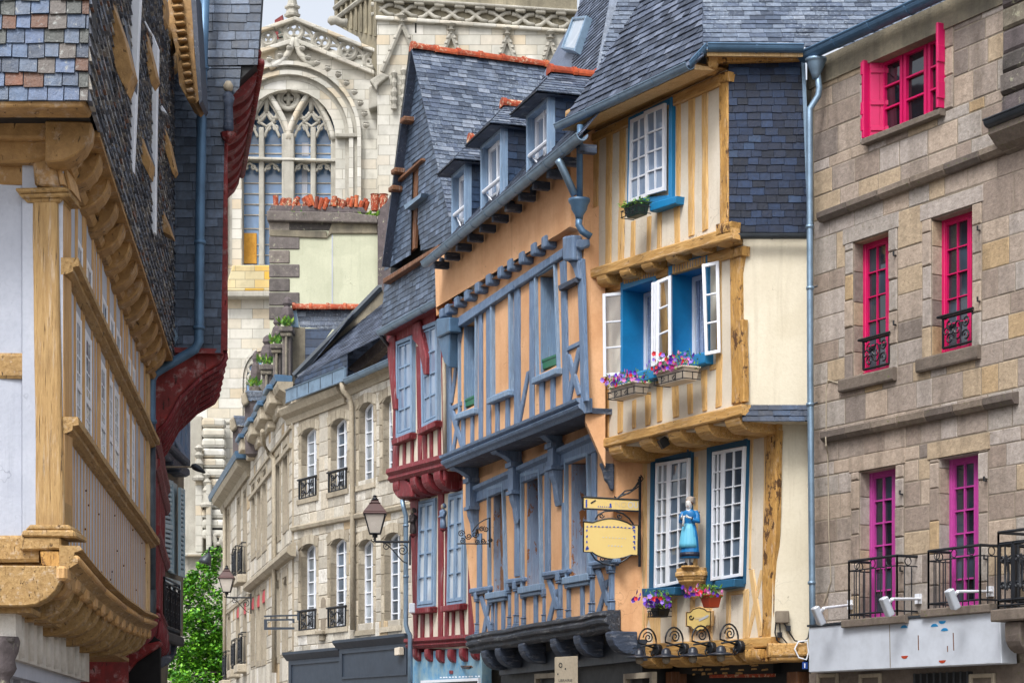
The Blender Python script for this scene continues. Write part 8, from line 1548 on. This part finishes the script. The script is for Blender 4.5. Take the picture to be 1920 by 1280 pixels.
planter(FL, 1311, 1354, 1117, 1139, .22, .44, M.terrap, 'terracotta trough of pink and purple petunias right of the statue bracket', 42, .17, .22, iron=False, pal=(1, 2, 2, 3, 5, 5))
# ============================================================ painted statue on the bracket
so_ = FL.P(*FL.at(1293, 1060, .28), .28); Fs = Fr(so_, Vector((.93, -.36, 0))); ST = thing('statue', 'painted statue of a woman in blue dress and pale apron on an ochre bracket', 'statue', Fs)
sp = lambda x, h, d=0: so_+Fs.r*x+Vector((0, 0, h))+Fs.n*d; M.skinp = m_paint('painted_plaster_white', '#cfd0cf', .45, .15); M.dressb = m_paint('dress_blue', '#0f6fae', .45, .2, '#0a4c80'); M.apron = m_paint('apron_light_blue', '#5fb0cf', .5, .25, '#3f8fb4'); M.navy = m_paint('navy_band', '#161c30', .5, .1); M.coif = m_paint('coif_grey', '#a79c92', .6, .25, '#6f625a')
def lat(name, h0, prof, mat, sx=1, sy=.8, fl=0, nf=14, n=48, dx=0, dd=0): return obj(name, MB().lathe(sp(dx, h0, dd), prof, n, x=Fs.r, sx=sx, sy=sy, flute=fl, nf=nf), mat, ST, smooth=True)
lat('underskirt', .10, [(.12, 0), (.138, .0), (.134, .05), (.128, .15), (.115, .3), (.085, .46)], M.dressb, fl=.025); lat('hem_band', .122, [(.134, 0), (.14, 0), (.138, .062), (.132, .062)], M.navy, fl=.025)
obj('apron', MB().lathe(sp(-.012, .245, .012), [(.125, 0), (.134, 0), (.128, .06), (.118, .14), (.10, .24), (.080, .33), (.07, .335)], 56, x=Fs.r, sx=1, sy=.82, flute=.03, nf=17), M.apron, ST, smooth=True)
obj('body', MB().lathe(sp(0, .55, 0), [(.07, -.02), (.078, .02), (.083, .08), (.095, .14), (.10, .18), (.085, .205), (.045, .222), (.028, .232), (.027, .26)], 32, x=Fs.r, sx=1, sy=.68), M.dressb, ST, smooth=True)
obj('neckline', MB().lathe(sp(-.005, .735, .012), [(.06, 0), (.055, .02), (.03, .04), (.026, .06)], 20, x=Fs.r, sx=1, sy=.8), M.skinp, ST, smooth=True)
obj('head', MB().lathe(sp(-.006, .775, .012), [(.012, 0), (.030, .008), (.042, .03), (.049, .06), (.050, .085), (.044, .115), (.025, .135), (.005, .14)], 24, x=Fs.r, sx=.95, sy=1.1), M.skinp, ST, smooth=True)
obj('nose', MB().tube([sp(-.008, .852, .064), sp(-.009, .832, .073), sp(-.008, .826, .066)], [.005, .008, .006], 8), M.skinp, ST, smooth=True); obj('mouth', MB().tube([sp(-.02, .812, .058), sp(-.008, .809, .064), sp(.005, .812, .06)], .003, 6), M.terrap, ST)
for s in (-1, 1): obj('eye', MB().tube([sp(-.008+s*.018-.006, .85, .058), sp(-.008+s*.018+.006, .85, .058)], .004, 6), M.navy, ST); obj('eyebrow', MB().tube([sp(-.008+s*.018-.010, .860, .056), sp(-.008+s*.018, .863, .060), sp(-.008+s*.018+.010, .860, .056)], .002, 5), M.wood, ST)
obj('hair', MB().lathe(sp(-.002, .835, -.004), [(.050, 0), (.055, .03), (.053, .06), (.042, .085), (.01, .098)], 20, x=Fs.r, sx=1, sy=1.1), M.wood, ST, smooth=True)
obj('coif', MB().lathe(sp(.004, .862, -.016), [(.052, 0), (.060, .03), (.058, .06), (.045, .085), (.01, .10)], 20, x=Fs.r, sx=1, sy=1.15), M.coif, ST, smooth=True)
for k in range(3): obj('coif_ribbon', MB().tube([sp(.03, .93-k*.02, .02), sp(.06, .94-k*.025, -.02), sp(.065, .90-k*.03, -.05)], [.012, .014, .006], 8), M.coif, ST, smooth=True)
obj('collar', MB().lathe(sp(.045, .72, -.06), [(.02, 0), (.07, .01), (.075, .03), (.05, .05), (.02, .05)], 20, x=Fs.r, sx=1.2, sy=.8), M.coif, ST, smooth=True)
for s, el in ((1, (.125, .60, .02)), (-1, (-.115, .60, .03))):
    hd = sp(-.035+s*.035, .665+(.01 if s < 0 else 0), .125); wr = sp(s*.075-.015, .64, .09); obj('sleeve', MB().tube([sp(s*.085, .745, 0), sp(s*.112, .69, .005), sp(*el), sp(s*.10-.01, .615, .055), wr], [.032, .036, .033, .031, .026], 14), M.dressb, ST, smooth=True)
    h = MB().tube([wr, wr.lerp(hd, .5), hd], [.015, .013, .016], 10); d = (hd-wr).normalized()
    for j in range(4): b = hd+Vector((0, 0, .010-.007*j))+Fs.n*.002; h.tube([b, b+d*.014+Fs.n*.006, b+d*.022-Fs.n*.001], [.0045, .0042, .003], 6)
    h.tube([hd-d*.01+Vector((0, 0, .012)), hd+d*.004+Vector((0, 0, .022)), hd+d*.012+Vector((0, 0, .024))], [.0048, .0045, .003], 6); obj('hand', h, M.skinp, ST, smooth=True); obj('cuff', MB().tube([wr-d*.006, wr+d*.006], .027, 12), M.navy, ST)
obj('cloth', MB().tube([sp(-.03, .675, .145), sp(-.04, .655, .15), sp(-.048, .59, .135), sp(-.06, .535, .125)], [.010, .014, .015, .017], 8), M.skinp, ST, smooth=True)
for s in (-1, 1): obj('leg', MB().tube([sp(s*.038, .12, 0), sp(s*.04-.01, .04, .0)], [.024, .018], 10), M.skinp, ST, smooth=True); obj('shoe', MB().tube([sp(s*.04-.008, .022, -.02), sp(s*.045-.014, .026, .02), sp(s*.05-.02, .016, .065)], [.018, .023, .014], 10), M.navy, ST, smooth=True)
obj('support', MB().tube([sp(.05, .0, -.04), sp(.05, .13, -.04)], .028, 10), M.ochre, ST)
obj('base', MB().lathe(sp(.0, -.03, -.02), [(.12, 0), (.13, .01), (.13, .028), (.12, .03)], 8, x=Fs.r), M.ochre, ST)
# ============================================================ small fittings
su, sv = FM.at(1241, 830, .0); sl_t = thing('spotlight', 'small black spotlight under the ochre jetty between the joist ends', 'lamp', FM, su, sv, -.1); G = Fr(FM.P(su, sv, -.02), (FM.n*.4+FM.r), (Vector((0, 0, 1))+FM.n*.7)); obj('housing', MB().prism_uv(G, [(-.06, -.07), (.06, -.07), (.08, .07), (-.08, .07)], -.07, .05), M.blackp, sl_t, bevel=.01); obj('bracket', MB().tube([FM.P(su, sv+.04, -.1), FM.P(su, sv+.14, -.1)], .012, 6), M.iron, sl_t)
bz = FQ.pp(918, 1000, .1).y; GB2 = frontal(bz); sb = thing('scrolled_bracket', 'black wrought iron scrolled bracket projecting from the left window of the orange house', 'bracket', GB2, *GB2.at(917, 1000), 0)
q3 = lambda *a: [GB2.pp(*p) for p in c3(*a)]; obj('bar', MB().tube(q3(458, 520, 635, 520), .012, 6), M.iron, sb); obj('bar', MB().tube(q3(635, 378, 635, 540), .016, 6), M.iron, sb); obj('arch', MB().tube(q3(540, 455, 556, 430, 580, 405, 610, 388, 634, 380), .012, 6), M.iron, sb)
for x, y, r, a, d in ((480, 465, 20, 0, 1), (486, 505, 17, 2, -1), (520, 480, 18, 3, 1), (556, 470, 20, 1, -1), (566, 510, 15, 4, 1), (600, 505, 16, 0, -1), (615, 440, 17, 2, 1), (640, 500, 12, 3, 1), (590, 440, 14, 1, 1)):
    u, v = GB2.at(*c3(x, y)[0]); obj('scroll', MB().tube(spiral(GB2, u, v, 0, r/2.91*bz/F0, 1.6, a, d, 14), .010, 5), M.iron, sb)
